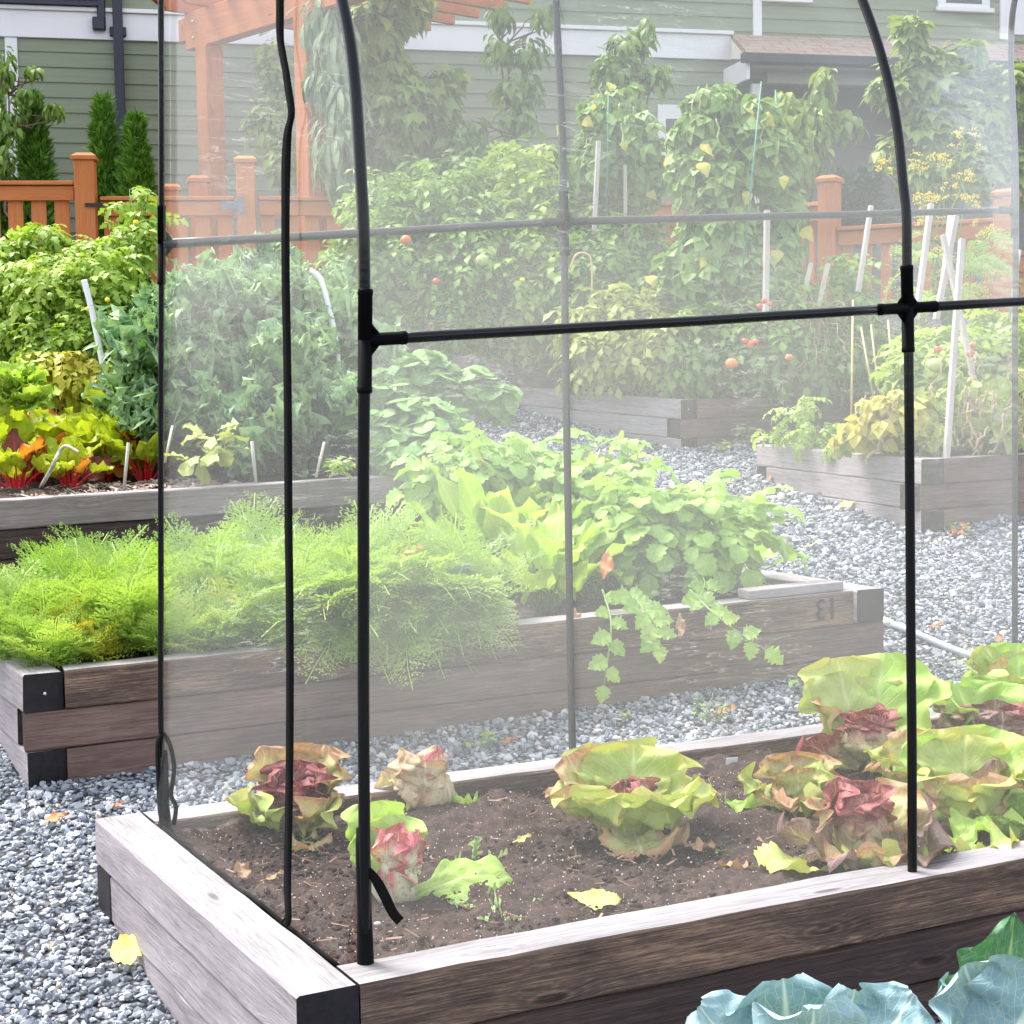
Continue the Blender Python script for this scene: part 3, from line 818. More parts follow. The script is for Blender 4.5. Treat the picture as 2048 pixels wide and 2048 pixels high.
# nails, stencilled number and the loose plank of the second bed
def nail_on(root, p, n):
    n = np.asarray(n, float) / np.linalg.norm(n)
    b = V3(*root.location)
    tm = [o for o in root.children if o.name.startswith('timber')]
    g = tube([p - b - n * .004, p - b + n * .0025], .0055, 8)
    obj('nail', g, M['nail'], tm[0])
rb = BED['B'][2]
fB = (B_NR - B_NL) / np.linalg.norm(B_NR - B_NL); oB = V3(fB[1], -fB[0], 0)
nail_on(rb, B_NL + fB * .075 + V3(0, 0, -.075) + oB * .003, oB)
nail_on(rb, B_NR - fB * .07 + V3(0, 0, -.07) + oB * .003, oB)
fE = (E_NR - E_NL) / np.linalg.norm(E_NR - E_NL); oE = V3(fE[1], -fE[0], 0)
nail_on(BED['E'][2], E_NL + fE * .07 + V3(0, 0, -.08) + oE * .003, oE)
fD = (D_NR - D_NL) / np.linalg.norm(D_NR - D_NL); oD = V3(fD[1], -fD[0], 0)
nail_on(BED['D'][2], D_NL + fD * .07 + V3(0, 0, -.07) + oD * .003, oD)

cu = bpy.data.curves.new('number_curve', 'FONT'); cu.body = '13'; cu.size = .125; cu.extrude = .0008; cu.align_x = 'CENTER'; cu.align_y = 'CENTER'; cu.space_character = 1.12; cu.offset = .002
to = bpy.data.objects.new('tmp_number', cu); COL.objects.link(to)
bpy.context.view_layer.update()
me = bpy.data.meshes.new_from_object(to.evaluated_get(bpy.context.evaluated_depsgraph_get()))
bpy.data.objects.remove(to)
co = np.zeros(len(me.vertices) * 3); me.vertices.foreach_get('co', co); co = co.reshape(-1, 3)
ctr = P(1656, 1221, 7.15)
ctr = B_NR + fB * np.dot(ctr - B_NR, fB); ctr[2] = P(1656, 1221, np.dot(ctr - CAM, fw))[2]
ctr = ctr + oB * .0065
Vn = ctr + (-co[:, [0]] * .8) * fB + co[:, [1]] * V3(0, 0, 1) + co[:, [2]] * oB - V3(*rb.location)   # the stencil reads mirrored
me.vertices.foreach_set('co', Vn.ravel()); me.flip_normals(); me.materials.clear(); me.materials.append(M['paint_black'])
tb = [o for o in rb.children if o.name.startswith('timber')][0]
num = bpy.data.objects.new('painted_number', me); COL.objects.link(num); num.parent = tb

e0 = P(1600, 1170, 7.15); pk0 = B_NR - fB * .62 + d1 * .075; pk1 = B_NR - fB * .17 + d1 * .075
tag(obj('loose_plank', bar(pk0 + V3(0, 0, .022), pk1 + V3(0, 0, .022), .1, .038, ch=.003), [M['wood_side']], smooth=False), 'short loose plank lying on the corner of the numbered bed', 'plank')

# ------------------------------------------------------------------ gravel stones
def stones(n, seed, y0, y1, smin, smax, xk=.36):
    rs = np.random.default_rng(seed)
    y = rs.uniform(y0, y1, n); x = rs.uniform(-1, 1, n) * (xk * y + .3)
    keep = np.ones(n, bool)
    for kk, (c, _, _) in BED.items():
        ins = np.ones(n, bool)
        for q in range(4):
            a, b = c[q], c[(q + 1) % 4]
            e = b - a
            ins &= (e[0] * (y - a[1]) - e[1] * (x - a[0])) > -.0 * np.linalg.norm(e)
        keep &= ~ins
    x, y = x[keep], y[keep]; k = len(x)
    t = (1 + 5 ** .5) / 2
    ico = np.array([(-1, t, 0), (1, t, 0), (-1, -t, 0), (1, -t, 0), (0, -1, t), (0, 1, t), (0, -1, -t), (0, 1, -t), (t, 0, -1), (t, 0, 1), (-t, 0, -1), (-t, 0, 1)]) / 1.9
    T = np.array([(0, 11, 5), (0, 5, 1), (0, 1, 7), (0, 7, 10), (0, 10, 11), (1, 5, 9), (5, 11, 4), (11, 10, 2), (10, 7, 6), (7, 1, 8), (3, 9, 4), (3, 4, 2), (3, 2, 6), (3, 6, 8), (3, 8, 9), (4, 9, 5), (2, 4, 11), (6, 2, 10), (8, 6, 7), (9, 8, 1)])
    V = ico[None] * (1 + rs.uniform(-.42, .42, (k, 12, 1)))
    sc = np.clip(rs.lognormal(math.log((smin + smax) / 2.1), .38, (k, 1, 1)), smin * .7, smax * 1.5) * rs.uniform(.55, 1.25, (k, 1, 3)) * .5
    sc[:, :, 2] *= .8
    V = V * sc
    Ms = YPRs(rs.uniform(0, 6.28, k), rs.normal(0, .35, k), rs.normal(0, .35, k))
    V = np.einsum('kij,knj->kni', Ms, V)
    z = gz(x, y) + rs.uniform(-.004, .010, k)
    V += np.stack([x, y, z], -1)[:, None]
    Tt = (T[None] + (np.arange(k) * 12)[:, None, None]).reshape(-1, 3)
    ti = np.clip(rs.beta(1.6, 1.9, k), 0, .93)
    r = rs.uniform(0, 1, k); ti[r < .05] = .96; ti[r < .02] = 1.0
    return Geo(V.reshape(-1, 3), None, Tt, np.zeros((k * 12, 2)), np.repeat(ti, 12))
g = merge([stones(32000, 3, 3.1, 5.6, .010, .029), stones(52000, 4, 5.6, 9.2, .011, .030), stones(36000, 5, 9.2, 14.5, .017, .038)])
tag(obj('gravel', g, M['stone'], smooth=False), 'loose blue grey crushed gravel covering the paths', 'gravel', kind='stuff')
# ------------------------------------------------------------------ greenhouse tunnel
gh_base = Pz(730, 1925, ZA)
def hoop_pts(base_px, base_z, px, direction):
    b = Pz(base_px[0], base_px[1], base_z)
    n = V3(direction[1], -direction[0], 0)
    out = [b]
    for u, v in px:
        out.append(Pplane(u, v, b, n))
    return np.array(out)
bL1 = Pz(730, 1925, ZA); bBL = Pz(330, 1648, ZA)
bL2 = Pz(1825, 1742, ZA); bBM = Pz(1146, 1518, ZA)
bBR = V3(2.08, 6.98, ZA)
h1d = (bBL - bL1) / np.linalg.norm(bBL - bL1); h2d = (bBM - bL2) / np.linalg.norm(bBM - bL2)
f1 = hoop_pts((730, 1925), ZA, [(729, 1700), (727, 1400), (727, 1150), (727, 900), (730, 680), (729, 600), (727, 450), (722, 360), (717, 270), (711, 180), (701, 90), (684, 0)], h1d)
f2 = hoop_pts((1825, 1742), ZA, [(1824, 1500), (1822, 1300), (1820, 1040), (1817, 680), (1815, 616), (1814, 510), (1813, 428), (1806, 362), (1797, 272), (1781, 181), (1757, 91), (1725, 0)], h2d)
b1 = hoop_pts((330, 1648), ZA, [(322, 1450), (322, 1200), (322, 900), (323, 488), (323, 250), (322, 0)], h1d)
b2 = hoop_pts((1146, 1518), ZA, [(1141, 1300), (1136, 1000), (1131, 700), (1128, 443), (1124, 250), (1116, 90), (1112, 0)], h2d)
def apex(fr, bk):
    p0, t0 = fr[-1], (fr[-1] - fr[-2]); p3, t3 = bk[-1], (bk[-1] - bk[-2])
    t0 = t0 / np.linalg.norm(t0); t3 = t3 / np.linalg.norm(t3)
    D = np.linalg.norm(p3 - p0) * .55
    s = np.linspace(0, 1, 14)[1:-1, None]
    a, b_ = p0 + t0 * D, p3 + t3 * D
    return (1 - s) ** 3 * p0 + 3 * s * (1 - s) ** 2 * a + 3 * s * s * (1 - s) * b_ + s ** 3 * p3
def smooth(p, k=6):
    """Catmull-Rom refinement"""
    p = np.asarray(p); out = []
    for i in range(len(p) - 1):
        p0, p1, p2, p3 = p[max(0, i - 1)], p[i], p[i + 1], p[min(len(p) - 1, i + 2)]
        for q in range(k):
            t = q / k
            out.append(.5 * ((2 * p1) + (-p0 + p2) * t + (2 * p0 - 5 * p1 + 4 * p2 - p3) * t * t + (-p0 + 3 * p1 - 3 * p2 + p3) * t ** 3))
    out.append(p[-1]); return np.array(out)
hoop1 = np.vstack([f1, apex(f1, b1), b1[::-1]])
hoop2 = np.vstack([f2, apex(f2, b2), b2[::-1]])
f3 = f2 + (bBR - bBM) * V3(1, 1, 0) * .93
b3 = b2 + (bBR - bBM)
hoop3 = np.vstack([f3, apex(f3, b3), b3[::-1]])
GH = thing('greenhouse_tunnel', 'milky film greenhouse tunnel on a black tube frame standing in the nearest bed', 'greenhouse', gh_base)
def gp(name, g, mats, par=GH, smooth_=True):
    g.V = g.V - gh_base
    return obj(name, g, mats, par, smooth=smooth_)
def sink(h):   # legs go down into the soil behind the timber
    h = h.copy(); h[0, 2] -= .09; h[-1, 2] -= .09; return h
hoops = []
for h, r, r_ in ((hoop1, .0135, .0090), (hoop2, .0130, .0130), (hoop3, .0130, .0120)):
    sp = smooth(sink(h), 4); nn = len(sp)
    hoops.append(gp('hoop', tube(sp, np.interp(np.linspace(0, 1, nn), [0, .5, .7, 1], [r, r, r_, r_]), 12), M['black_tube']))
pf1 = f1[5]; pf2 = f2[5]
pb1, pb2 = b1[4], b2[4]
pb3 = P(2030, 420, 7.0)
pf3 = pf2 + (pf2 - pf1) * 1.35
def purlin(a, b, r=.0125):
    p = gp('purlin', tube(wob(a, b, 8, .0015, 3), r, 12), M['black_tube'])
    return p
P1 = purlin(pf1, pf2); P2 = purlin(pf2, pf3); P3 = purlin(pb1, pb2, .0135); P4 = purlin(pb2, pb3, .0135)
def sleeve(p, d, l, r, name='connector'):
    d = d / np.linalg.norm(d)
    return tube([p, p + d * l * .88, p + d * l * .885, p + d * l * .97, p + d * l], [r, r, r * 1.06, r * 1.06, r * .98], 14)
def conn(p, axis, arms, r=.0160):
    ax = axis / np.linalg.norm(axis)
    gs = [sleeve(p, ax, .11, r), sleeve(p, -ax, .115, r)]
    for a in arms:
        a = a / np.linalg.norm(a)
        gs.append(sleeve(p, a, .098, r * .92))
        for sg in (1, -1):      # webs of the tee fitting
            q = p + ax * sg * .012
            gs.append(Geo(np.array([q + a * .015 - V3(0, .004, 0), q + a * .036 - V3(0, .004, 0), p + ax * sg * .036 + a * .015 - V3(0, .004, 0), q + a * .015 + V3(0, .004, 0), q + a * .036 + V3(0, .004, 0), p + ax * sg * .036 + a * .015 + V3(0, .004, 0)]), [(0, 1, 4, 3), (1, 2, 5, 4), (2, 0, 3, 5)], [(0, 2, 1), (3, 4, 5)]))
    return gp('connector', merge(gs), M['black_plastic'])
up = V3(0, 0, 1)
conn(pf1, f1[6] - f1[4], [pf2 - pf1])
conn(pf2, f2[6] - f2[4], [pf1 - pf2, pf3 - pf2])
conn(pb1, b1[5] - b1[3], [pb2 - pb1], .0115); conn(pb2, b2[5] - b2[3], [pb1 - pb2, pb3 - pb2])
conn(pb3, up, [pb2 - pb3])
# fabric sleeve round the foot of the front corner leg, its loose tie
gp('leg_sleeve', tube([bL1 + V3(.001, 0, z) for z in (-.03, .0, .05, .12, .2, .27, .31)], [.019, .0195, .0185, .0165, .0175, .0168, .0145], 12), M['black_fabric'])
def ribbon(pts, w, nrm, th=.002):
    pts = np.asarray(pts, float); n = len(pts)
    w = np.full(n, w) if np.isscalar(w) else np.asarray(w)
    tg = np.gradient(pts, axis=0); tg /= np.linalg.norm(tg, axis=1)[:, None]
    nrm = np.asarray(nrm, float); nrm = nrm / np.linalg.norm(nrm)
    V, Q = [], []
    for i in range(n):
        s = np.cross(tg[i], nrm); s /= np.linalg.norm(s)
        V += [pts[i] - s * w[i] / 2 - nrm * th / 2, pts[i] + s * w[i] / 2 - nrm * th / 2, pts[i] + s * w[i] / 2 + nrm * th / 2, pts[i] - s * w[i] / 2 + nrm * th / 2]
    for i in range(n - 1):
        for k in range(4):
            k2 = (k + 1) % 4
            Q.append((i * 4 + k, i * 4 + k2, i * 4 + 4 + k2, i * 4 + 4 + k))
    Q += [(0, 3, 2, 1), (n * 4 - 4, n * 4 - 3, n * 4 - 2, n * 4 - 1)]
    return Geo(np.array(V), Q, None, np.zeros((len(V), 2)))
dep = np.dot(bL1 - CAM, fw)
tie = [P(u, v, dep - .03) for u, v in ((736, 1738), (752, 1760), (770, 1793), (786, 1826), (801, 1843))]
gp('tie_strap', ribbon(smooth(tie, 3), np.interp(np.linspace(0, 1, 13), [0, .3, 1], [.013, .024, .022]), (-.15, -1, .2)), M['black_fabric'])
dep = np.dot(bBL - CAM, fw)
for px in (((322, 1470), (315, 1490), (317, 1560), (320, 1625), (326, 1640)), ((326, 1466), (340, 1490), (348, 1530), (346, 1560), (342, 1590), (352, 1615), (347, 1650)), ((330, 1500), (333, 1550), (328, 1600), (331, 1645))):
    gp('tie_strap', ribbon(smooth([P(u, v, dep - .03) for u, v in px], 3), .015, (-.5, -1, .2)), M['black_fabric'])
gp('leg_sleeve', tube([bBL + V3(0, 0, z) for z in (-.03, .02, .06, .10, .16, .2)], [.018, .018, .014, .017, .013, .012], 10), M['black_fabric'])
# ---- film panels: hoops resampled by arc length, film just inside the frame
def resample(p, n):
    d = np.concatenate([[0], np.cumsum(np.linalg.norm(np.diff(p, axis=0), axis=1))]); d /= d[-1]
    s = np.linspace(0, 1, n)
    return np.stack([np.interp(s, d, p[:, k]) for k in range(3)], 1)
H1, H2, H3 = [resample(smooth(h, 4), 61) for h in (hoop1, hoop2, hoop3)]
def inset(Hc, k):
    c = Hc.mean(0); c[2] = Hc[:, 2].mean()
    tg = np.gradient(Hc, axis=0); tg /= np.linalg.norm(tg, axis=1)[:, None]
    inn = c - Hc; inn -= tg * (inn * tg).sum(1)[:, None]; inn /= np.linalg.norm(inn, axis=1)[:, None] + 1e-9
    q = Hc + inn * k
    q[0, 2] -= .04; q[-1, 2] -= .04
    return q
H1, H2, H3 = [inset(h, .020) for h in (H1, H2, H3)]
R1, R2, R3 = [resample(smooth(h, 4), 61) for h in (hoop1, hoop2, hoop3)]
R1, R2, R3 = [inset(h, .018) for h in (R1, R2, R3)]
KE = np.dot(bL1 - A_NL, d2) - .152
flare = lambda z: KE * np.clip(1 - (z - ZA) / .45, 0, 1.1) ** 1.3
def sheet(A, B, j0, j1, n, seed, amp=.006):
    rs = np.random.default_rng(seed); ph = rs.uniform(0, 6, 8)
    V, UV = [], []
    for i in range(n + 1):
        s = i / n
        row = A[j0:j1 + 1] * (1 - s) + B[j0:j1 + 1] * s
        for j, p in enumerate(row):
            t = j / (j1 - j0)
            o = amp * math.sin(PI * s) * (math.sin(s * 9 + ph[0] + t * 3) + math.sin(t * 11 + ph[1] + s * 2) + .6 * math.sin(s * 23 + t * 17 + ph[2]))
            V.append(p + V3(.25, -.5, .1) * o); UV.append((s, t))
    m = j1 - j0 + 1
    Q = [(i * m + j, (i + 1) * m + j, (i + 1) * m + j + 1, i * m + j + 1) for i in range(n) for j in range(m - 1)]
    return Geo(np.array(V), Q, None, UV)
for A_, B_, C_, D_, sd in ((H1, H2, R1, R2, 1), (H2, H3, R2, R3, 2)):
    gp('front_film', sheet(A_, B_, 0, 27, 40, sd), M['film'])
    gp('rear_film', sheet(C_, D_, 33, 60, 30, sd + 5, .004), M['film_back'])
    gp('roof_film', sheet(A_, B_, 27, 33, 24, sd + 9, .004), M['film'])
# end wall in the plane of the first hoop
m = 31
V, UV = [], []
e_f = H1[:m]; e_b = H1[::-1][:m]
for i in range(25):
    s = i / 24
    for j in range(m):
        o = .006 * math.sin(PI * s) * math.sin(j * .5 + s * 7)
        p_ = e_f[j] * (1 - s) + e_b[j] * s; V.append(p_ + d2 * (o + .018 - flare(p_[2]))); UV.append((s, j / m))
Q = [(i * m + j, (i + 1) * m + j, (i + 1) * m + j + 1, i * m + j + 1) for i in range(24) for j in range(m - 1)]
gp('end_film', Geo(np.array(V), Q, None, UV), M['film_end'])
zp = [(560, -60), (560, 0), (560, 60), (562, 90), (571, 140), (577, 180), (583, 222), (580, 245), (575, 270), (572, 330), (571, 420), (571, 520), (572, 600), (574, 700), (576, 850), (577, 1050), (579, 1180), (580, 1350), (579, 1540), (576, 1700), (575, 1780), (577, 1838), (572, 1850)]
nE = V3(h1d[1], -h1d[0], 0)
def onend(u, v):
    q = Pplane(u, v, bL1, nE)
    for _ in range(6): q = Pplane(u, v, bL1 - d2 * (flare(q[2]) + .004), nE)
    return q
zpts = [onend(u, v) for u, v in zp]
zw = [.024, .022, .021, .019, .019, .020, .019, .018, .023, .026, .023, .023, .023, .0225, .0225, .0225, .022, .022, .022, .022, .021, .018, .010]
zg = smooth(zpts, 3); zww = np.interp(np.linspace(0, 1, len(zg)), np.linspace(0, 1, len(zw)), zw)
gp('zip_strip', ribbon(zg, zww, V3(-.55, -.83, 0), .004), M['black_fabric'])
gp('zip_pull', ribbon([onend(u, v) for u, v in ((577, 1832), (567, 1840), (560, 1846))], .006, V3(-.55, -.83, 0), .003), M['black_fabric'])
# black hem where the end film meets the timber
gp('hem', ribbon(wob(A_NL + d2 * .155 + d1 * .15 + V3(0, 0, -.008), A_FL + d2 * .155 - d1 * .15 + V3(0, 0, -.008), 20, .002, 2), .016, nE, .004), M['black_fabric'])

# ------------------------------------------------------------------ house
W0 = P(0, 400, 18.0); HA = V3(math.cos(R(13.4)), math.sin(R(13.4)), 0); HN = V3(HA[1], -HA[0], 0)
hz0 = 2.3
HO = thing('house', 'sage green clapboard house with a white trim band and a shingled porch roof', 'house', (W0[0], W0[1], hz0), R(13.4))
def hw(u, v, off=0.0):
    p = Pplane(u, v, W0 + HN * off, HN)
    return np.dot(p - W0, HA), p[2] - hz0
def lap(name, s0, s1, z0, z1, off, mat, pitch=.158, par=HO, z_anchor=0.0):
    """clapboards: each board leans out at its foot; local y is depth (negative towards the viewer)"""
    V, Q = [], []
    k0 = math.floor((z0 - z_anchor) / pitch); z = z_anchor + k0 * pitch
    while z < z1:
        a, b = max(z, z0), min(z + pitch, z1)
        if b - a > .004:
            fa = .014 * (1 - (a - z) / pitch) + .002; fb = .014 * (1 - (b - z) / pitch) + .002
            n = len(V)
            V += [(s0, -off, a), (s1, -off, a), (s1, -off - fa, a), (s0, -off - fa, a), (s1, -off - fb, b), (s0, -off - fb, b)]
            Q += [(0 + n, 1 + n, 2 + n, 3 + n), (3 + n, 2 + n, 4 + n, 5 + n)]
        z += pitch
    return obj(name, Geo(np.array(V), Q), mat, par, smooth=False)
def hb(name, s0, s1, y0, y1, z0, z1, mat, par=HO, ch=.004):
    return obj(name, box(s0, s1, y0, y1, z0, z1, ch), mat, par, smooth=False)
sL = -5.0
sP, _ = hw(1505, 120)                       # porch corner
zt0 = hw(150, 79)[1]; zt1 = hw(285, 30)[1]  # white band
sR = hw(2600, 100)[0]
lap('lower_wall', sL, sP, -.2, zt0 + .02, 0, M['siding'])
lap('upper_wall', sL, sR, zt1 - .02, zt1 + 2.6, 0, M['siding'])
sF = hw(1460, 120)[0]
hb('trim_band', sL, sF, -.045, .02, zt0, zt1, M['white_trim'])
hb('band_ledge', sL, sF + .02, -.085, .02, zt1 + .002, zt1 + .045, M['white_trim'])
# corner boards
s_, z_ = hw(35, 100); s2_, _ = hw(10, 100)
hb('corner_board', s2_, s_, -.03, .02, -.2, zt0 - .003, M['white_trim'])
a_, b_ = hw(1505, 60)[0], hw(1522, 60)[0]
hb('corner_board', a_, b_, -.035, .02, hw(1513, 83)[1], zt1 + 2.6, M['white_trim'])
a_, b_ = hw(1998, 60)[0], hw(2015, 60)[0]
hb('corner_board', a_, b_, -.035, .02, hw(2006, 80)[1], zt1 + 2.6, M['white_trim'])
hb('side_bay', b_ + .003, b_ + 2.2, -.025, .02, hw(2030, 70)[1], zt1 + 2.6, M['white_trim'])
def window(u0, u1, vb, h=1.4, off=.04):
    s0, zb = hw((u0 + u1) / 2 - (u1 - u0) / 2, vb, off); s1, _ = hw(u1, vb, off)
    w = obj('window', merge([box(s0, s1, -off, .0, zb, zb + .1, .004), box(s0, s0 + .1, -off, 0, zb + .1, zb + h, .004), box(s1 - .1, s1, -off, 0, zb + .1, zb + h, .004), box(s0, s1, -off, 0, zb + h, zb + h + .1, .004)]), M['white_trim'], HO, smooth=False)
    obj('pane', box(s0 + .1, s1 - .1, -.02, -.005, zb + .1, zb + h), M['glass'], w, smooth=False)
    obj('sill', box(s0 - .04, s1 + .04, -off - .04, -off - .002, zb - .0, zb + .05, .004), M['white_trim'], w, smooth=False)
window(1530, 1617, 3); window(1877, 1980, 22)
# low window seen between the bean vines
s0, zb = hw(1315, 330); s1, zt = hw(1400, 212)
w = obj('window', merge([box(s0, s1, -.04, 0, zb, zb + .12), box(s0, s1, -.04, 0, zt - .16, zt), box(s0, s0 + .09, -.04, 0, zb + .12, zt - .16), box(s1 - .09, s1, -.04, 0, zb + .12, zt - .16)]), M['white_trim'], HO, smooth=False)
obj('pane', box(s0 + .09, s1 - .09, -.02, -.005, zb + .12, zt - .16), M['glass'], w, smooth=False)
# porch: recessed wall, roof, gutter, beam, post
REC = 1.3
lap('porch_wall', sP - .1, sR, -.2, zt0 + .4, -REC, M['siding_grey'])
hb('porch_return_wall', sP - .06, sP, .01, REC + .02, -.2, zt0 + .4, M['siding_grey'])
hb('porch_ceiling', sP, sR, .03, REC, zt0 + .1, zt0 + .13, M['porch_shade'])
OV = .75
er, ez = hw(1500, 104, OV)
el = hw(1462, 82, 0)[0]
zt_roof = hw(1600, 74, 0)[1]
th = .06
rf_V = [(el, -.02, zt_roof), (sR, -.02, zt_roof), (sR, -OV, ez), (el - .1, -OV, ez)]
V = np.array(rf_V + [(x, y, z - th) for x, y, z in rf_V])
g = Geo(V, [(0, 3, 2, 1), (4, 5, 6, 7), (3, 7, 6, 2), (0, 4, 7, 3), (1, 2, 6, 5)], None, [(v[0], v[1] * 1.1) for v in V])
rf = obj('porch_roof', g, M['shingle'], HO, smooth=False)
g = box(er - .12, sR, -OV - .1, -OV - .005, ez - .13, ez - .02, .012)
obj('gutter', g, M['navy'], rf, smooth=False)
obj('fascia', box(el - .1, el - .06, -OV, .0, ez - .30, ez - .062, .003), M['white_trim'], rf, smooth=False)
s0, zb = hw(1512, 160, .45); _, zb2 = hw(1512, 131, .45)
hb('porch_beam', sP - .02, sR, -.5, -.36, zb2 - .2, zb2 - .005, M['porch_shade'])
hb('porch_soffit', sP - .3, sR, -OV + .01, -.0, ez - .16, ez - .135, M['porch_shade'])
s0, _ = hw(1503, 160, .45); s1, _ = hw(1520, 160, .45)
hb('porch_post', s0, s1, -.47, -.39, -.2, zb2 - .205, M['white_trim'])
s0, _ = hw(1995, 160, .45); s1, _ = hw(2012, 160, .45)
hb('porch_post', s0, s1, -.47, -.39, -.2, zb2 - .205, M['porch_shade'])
# downpipe, bracket and balcony railing on the left
s0, zz = hw(226, 60, .12); s1, _ = hw(246, 60, .12)
dp = hb('downpipe', s0, s1, -.14, -.05, -.1, zt1 + 2.5, M['navy'], ch=.01)
_, zc = hw(236, 62, .12)
obj('bracket', merge([box(s0 - .035, s1 + .035, -.1, -.046, zc - .05, zc + .05, .01)]), M['navy'], dp, smooth=False)
s0, z0 = hw(195, 60, .1); s1, z1_ = hw(210, 0, .1)
cb = hb('conduit', s0, s1, -.11, -.05, z0, zt1 + 2.5, M['navy'], ch=.01)
s0, za = hw(185, 60, .1); s1, zb = hw(209, 35, .1)
obj('junction_box', box(s0, s1, -.14, -.047, za, zb, .01), M['navy'], cb, smooth=False)
rails = []
s1, z0 = hw(196, 8, .12)
for q in range(46):
    x = sL + .5 + q * .13
    if x < s1: rails.append(box(x, x + .02, -.13, -.11, z0 + .02, z0 + .9))
rails += [box(sL, s1, -.14, -.1, z0 - .02, z0 + .02), box(sL, s1, -.14, -.1, z0 + .9, z0 + .94)]
obj('balcony_railing', merge(rails), M['navy'], HO, smooth=False)
obj('balcony_screen', box(sL, s1, -.095, -.03, z0 + .0, z0 + 1.0), plain('plum_dark_door', (.02, .012, .03), .5), HO, smooth=False)

# ------------------------------------------------------------------ fences
def fpost(p_top, w, par, base, ch=.006, cap=True, zb=None):
    """square post with a bevelled cap; p_top world centre of the post top"""
    p = p_top - base
    z0 = (gz(p_top[0], p_top[1]) - .1 if zb is None else zb) - base[2]
    po = obj('post', bar(V3(p[0], p[1], z0), V3(p[0], p[1], p[2]), w, w, up=dF, ch=ch), M['cedar'], par, smooth=False)
    if cap:
        c = w * .63
        o = p
        gs = [bar(o + V3(0, 0, .0), o + V3(0, 0, .035), c * 2, c * 2, up=dF, ch=.006)]
        r = np.stack([np.cross(dF, V3(0, 0, 1)), dF, V3(0, 0, 1)], 1)
        V = [(-c, -c, .035), (c, -c, .035), (c, c, .035), (-c, c, .035), (-c * .6, -c * .6, .065), (c * .6, -c * .6, .065), (c * .6, c * .6, .065), (-c * .6, c * .6, .065)]
        gs.append(Geo(np.array(V) @ r.T + o, [(0, 1, 5, 4), (1, 2, 6, 5), (2, 3, 7, 6), (3, 0, 4, 7), (4, 5, 6, 7)]))
        obj('post_cap', merge(gs), M['cedar'], po, smooth=False)
    return po
def panel(pa, pb, zt_a, zt_b, zbot, par, base, pick_w=.13, gap=.07, brace=False, top=True, rail_h=.125, open_=False):
    """rails and pickets between two points"""
    d = pb - pa; d[2] = 0; L = np.linalg.norm(d); d /= L
    n = V3(d[1], -d[0], 0)
    q = lambda s, z, o=0: V3(*(pa + d * s)[:2], z) - base + n * o
    zt = lambda s: zt_a + (zt_b - zt_a) * s / L
    obj('top_rail', bar(q(.012, zt_a - .02), q(L - .012, zt_b - .02), .13, .034, ch=.004), M['cedar'], par, smooth=False)
    obj('rail', bar(q(.012, zt_a - .045 - rail_h / 2, .012), q(L - .012, zt_b - .045 - rail_h / 2, .012), .04, rail_h, ch=.004), M['cedar'], par, smooth=False)
    obj('rail', bar(q(.012, zbot + .1, .012), q(L - .012, zbot + .1 + (zt_b - zt_a), .012), .04, .1, ch=.004), M['cedar'], par, smooth=False)
    s = .03
    gs = []
    while s + pick_w < L:
        gs.append(bar(q(s + pick_w / 2, zbot, -.02), q(s + pick_w / 2, zt(s) - .05, -.02), pick_w, .018, up=n, ch=.003))
        s += pick_w + gap
    obj('pickets', merge(gs), M['cedar'], par, smooth=False)
    if brace:
        obj('brace', bar(q(.1, zt_a - .22, .014), q(L * .55, zbot + .2, .014), .04, .09, ch=.004), M['cedar'], par, smooth=False)
# left run
dl = 15.0
FP1 = P(170, 322, dl); FP2 = P(491, 328, dl + .15)
dF = (FP2 - FP1) * V3(1, 1, 0); dF /= np.linalg.norm(dF)
zr = P(170, 362, dl)[2]; zg = P(330, 391, dl)[2]; zbot = P(300, 640, dl)[2]
base = V3(FP1[0] - 1.6, FP1[1], gz(0, FP1[1]))
fl = thing('picket_fence', 'orange stained picket fence section left of the gate with a capped post', 'fence', base)
fpost(FP1, .175, fl, base)
FP0 = FP1 - dF * 2.4
fpost(FP0, .175, fl, base)
panel(FP0 + dF * .09, FP1 - dF * .09, zr, zr, zbot, fl, base)
base = V3(FP1[0] + .1, FP1[1], gz(0, FP1[1]))
gt = thing('garden_gate', 'orange stained garden gate with black latch and grey strap hinge', 'gate', base)
panel(FP1 + dF * .115, FP2 - dF * .1, zg, zg, zbot + .05, gt, base, brace=True)
nF = V3(dF[1], -dF[0], 0)
lp = P(200, 411, dl) - base + nF * .06
obj('latch', merge([bar(lp + dF * -.12, lp + dF * .16, .02, .03), bar(lp + dF * -.09 + V3(0, 0, -.07), lp + dF * -.09 + V3(0, 0, .12), .035, .03), bar(lp + dF * -.03 + V3(0, 0, -.05), lp + dF * -.03 + V3(0, 0, .06), .05, .035)]), M['iron'], gt, smooth=False)
hp = P(472, 412, dl + .1) - base + nF * .055
obj('hinge', merge([bar(hp - dF * .13, hp + dF * .03, .008, .075), bar(hp + dF * .045 + V3(0, 0, -.075), hp + dF * .045 + V3(0, 0, .075), .05, .012, up=nF)]), plain('grey_hinge', (.16, .16, .2), .5, .4, .4), gt, smooth=False)
base = V3(FP2[0], FP2[1], gz(0, FP2[1]))
fm = thing('picket_fence', 'orange stained picket fence running right from the gate behind the tomato plants', 'fence', base)
fpost(FP2, .165, fm, base)
FP2b = FP2 + dF * 2.35; FP2b[2] = FP2[2] - .05
FPm = P(1570, 405, 16.3)
ds_ = (FPm - FP2) * V3(1, 1, 0); Lm = np.linalg.norm(ds_); dF = ds_ / Lm
zm = P(620, 391, dl + .2)[2]
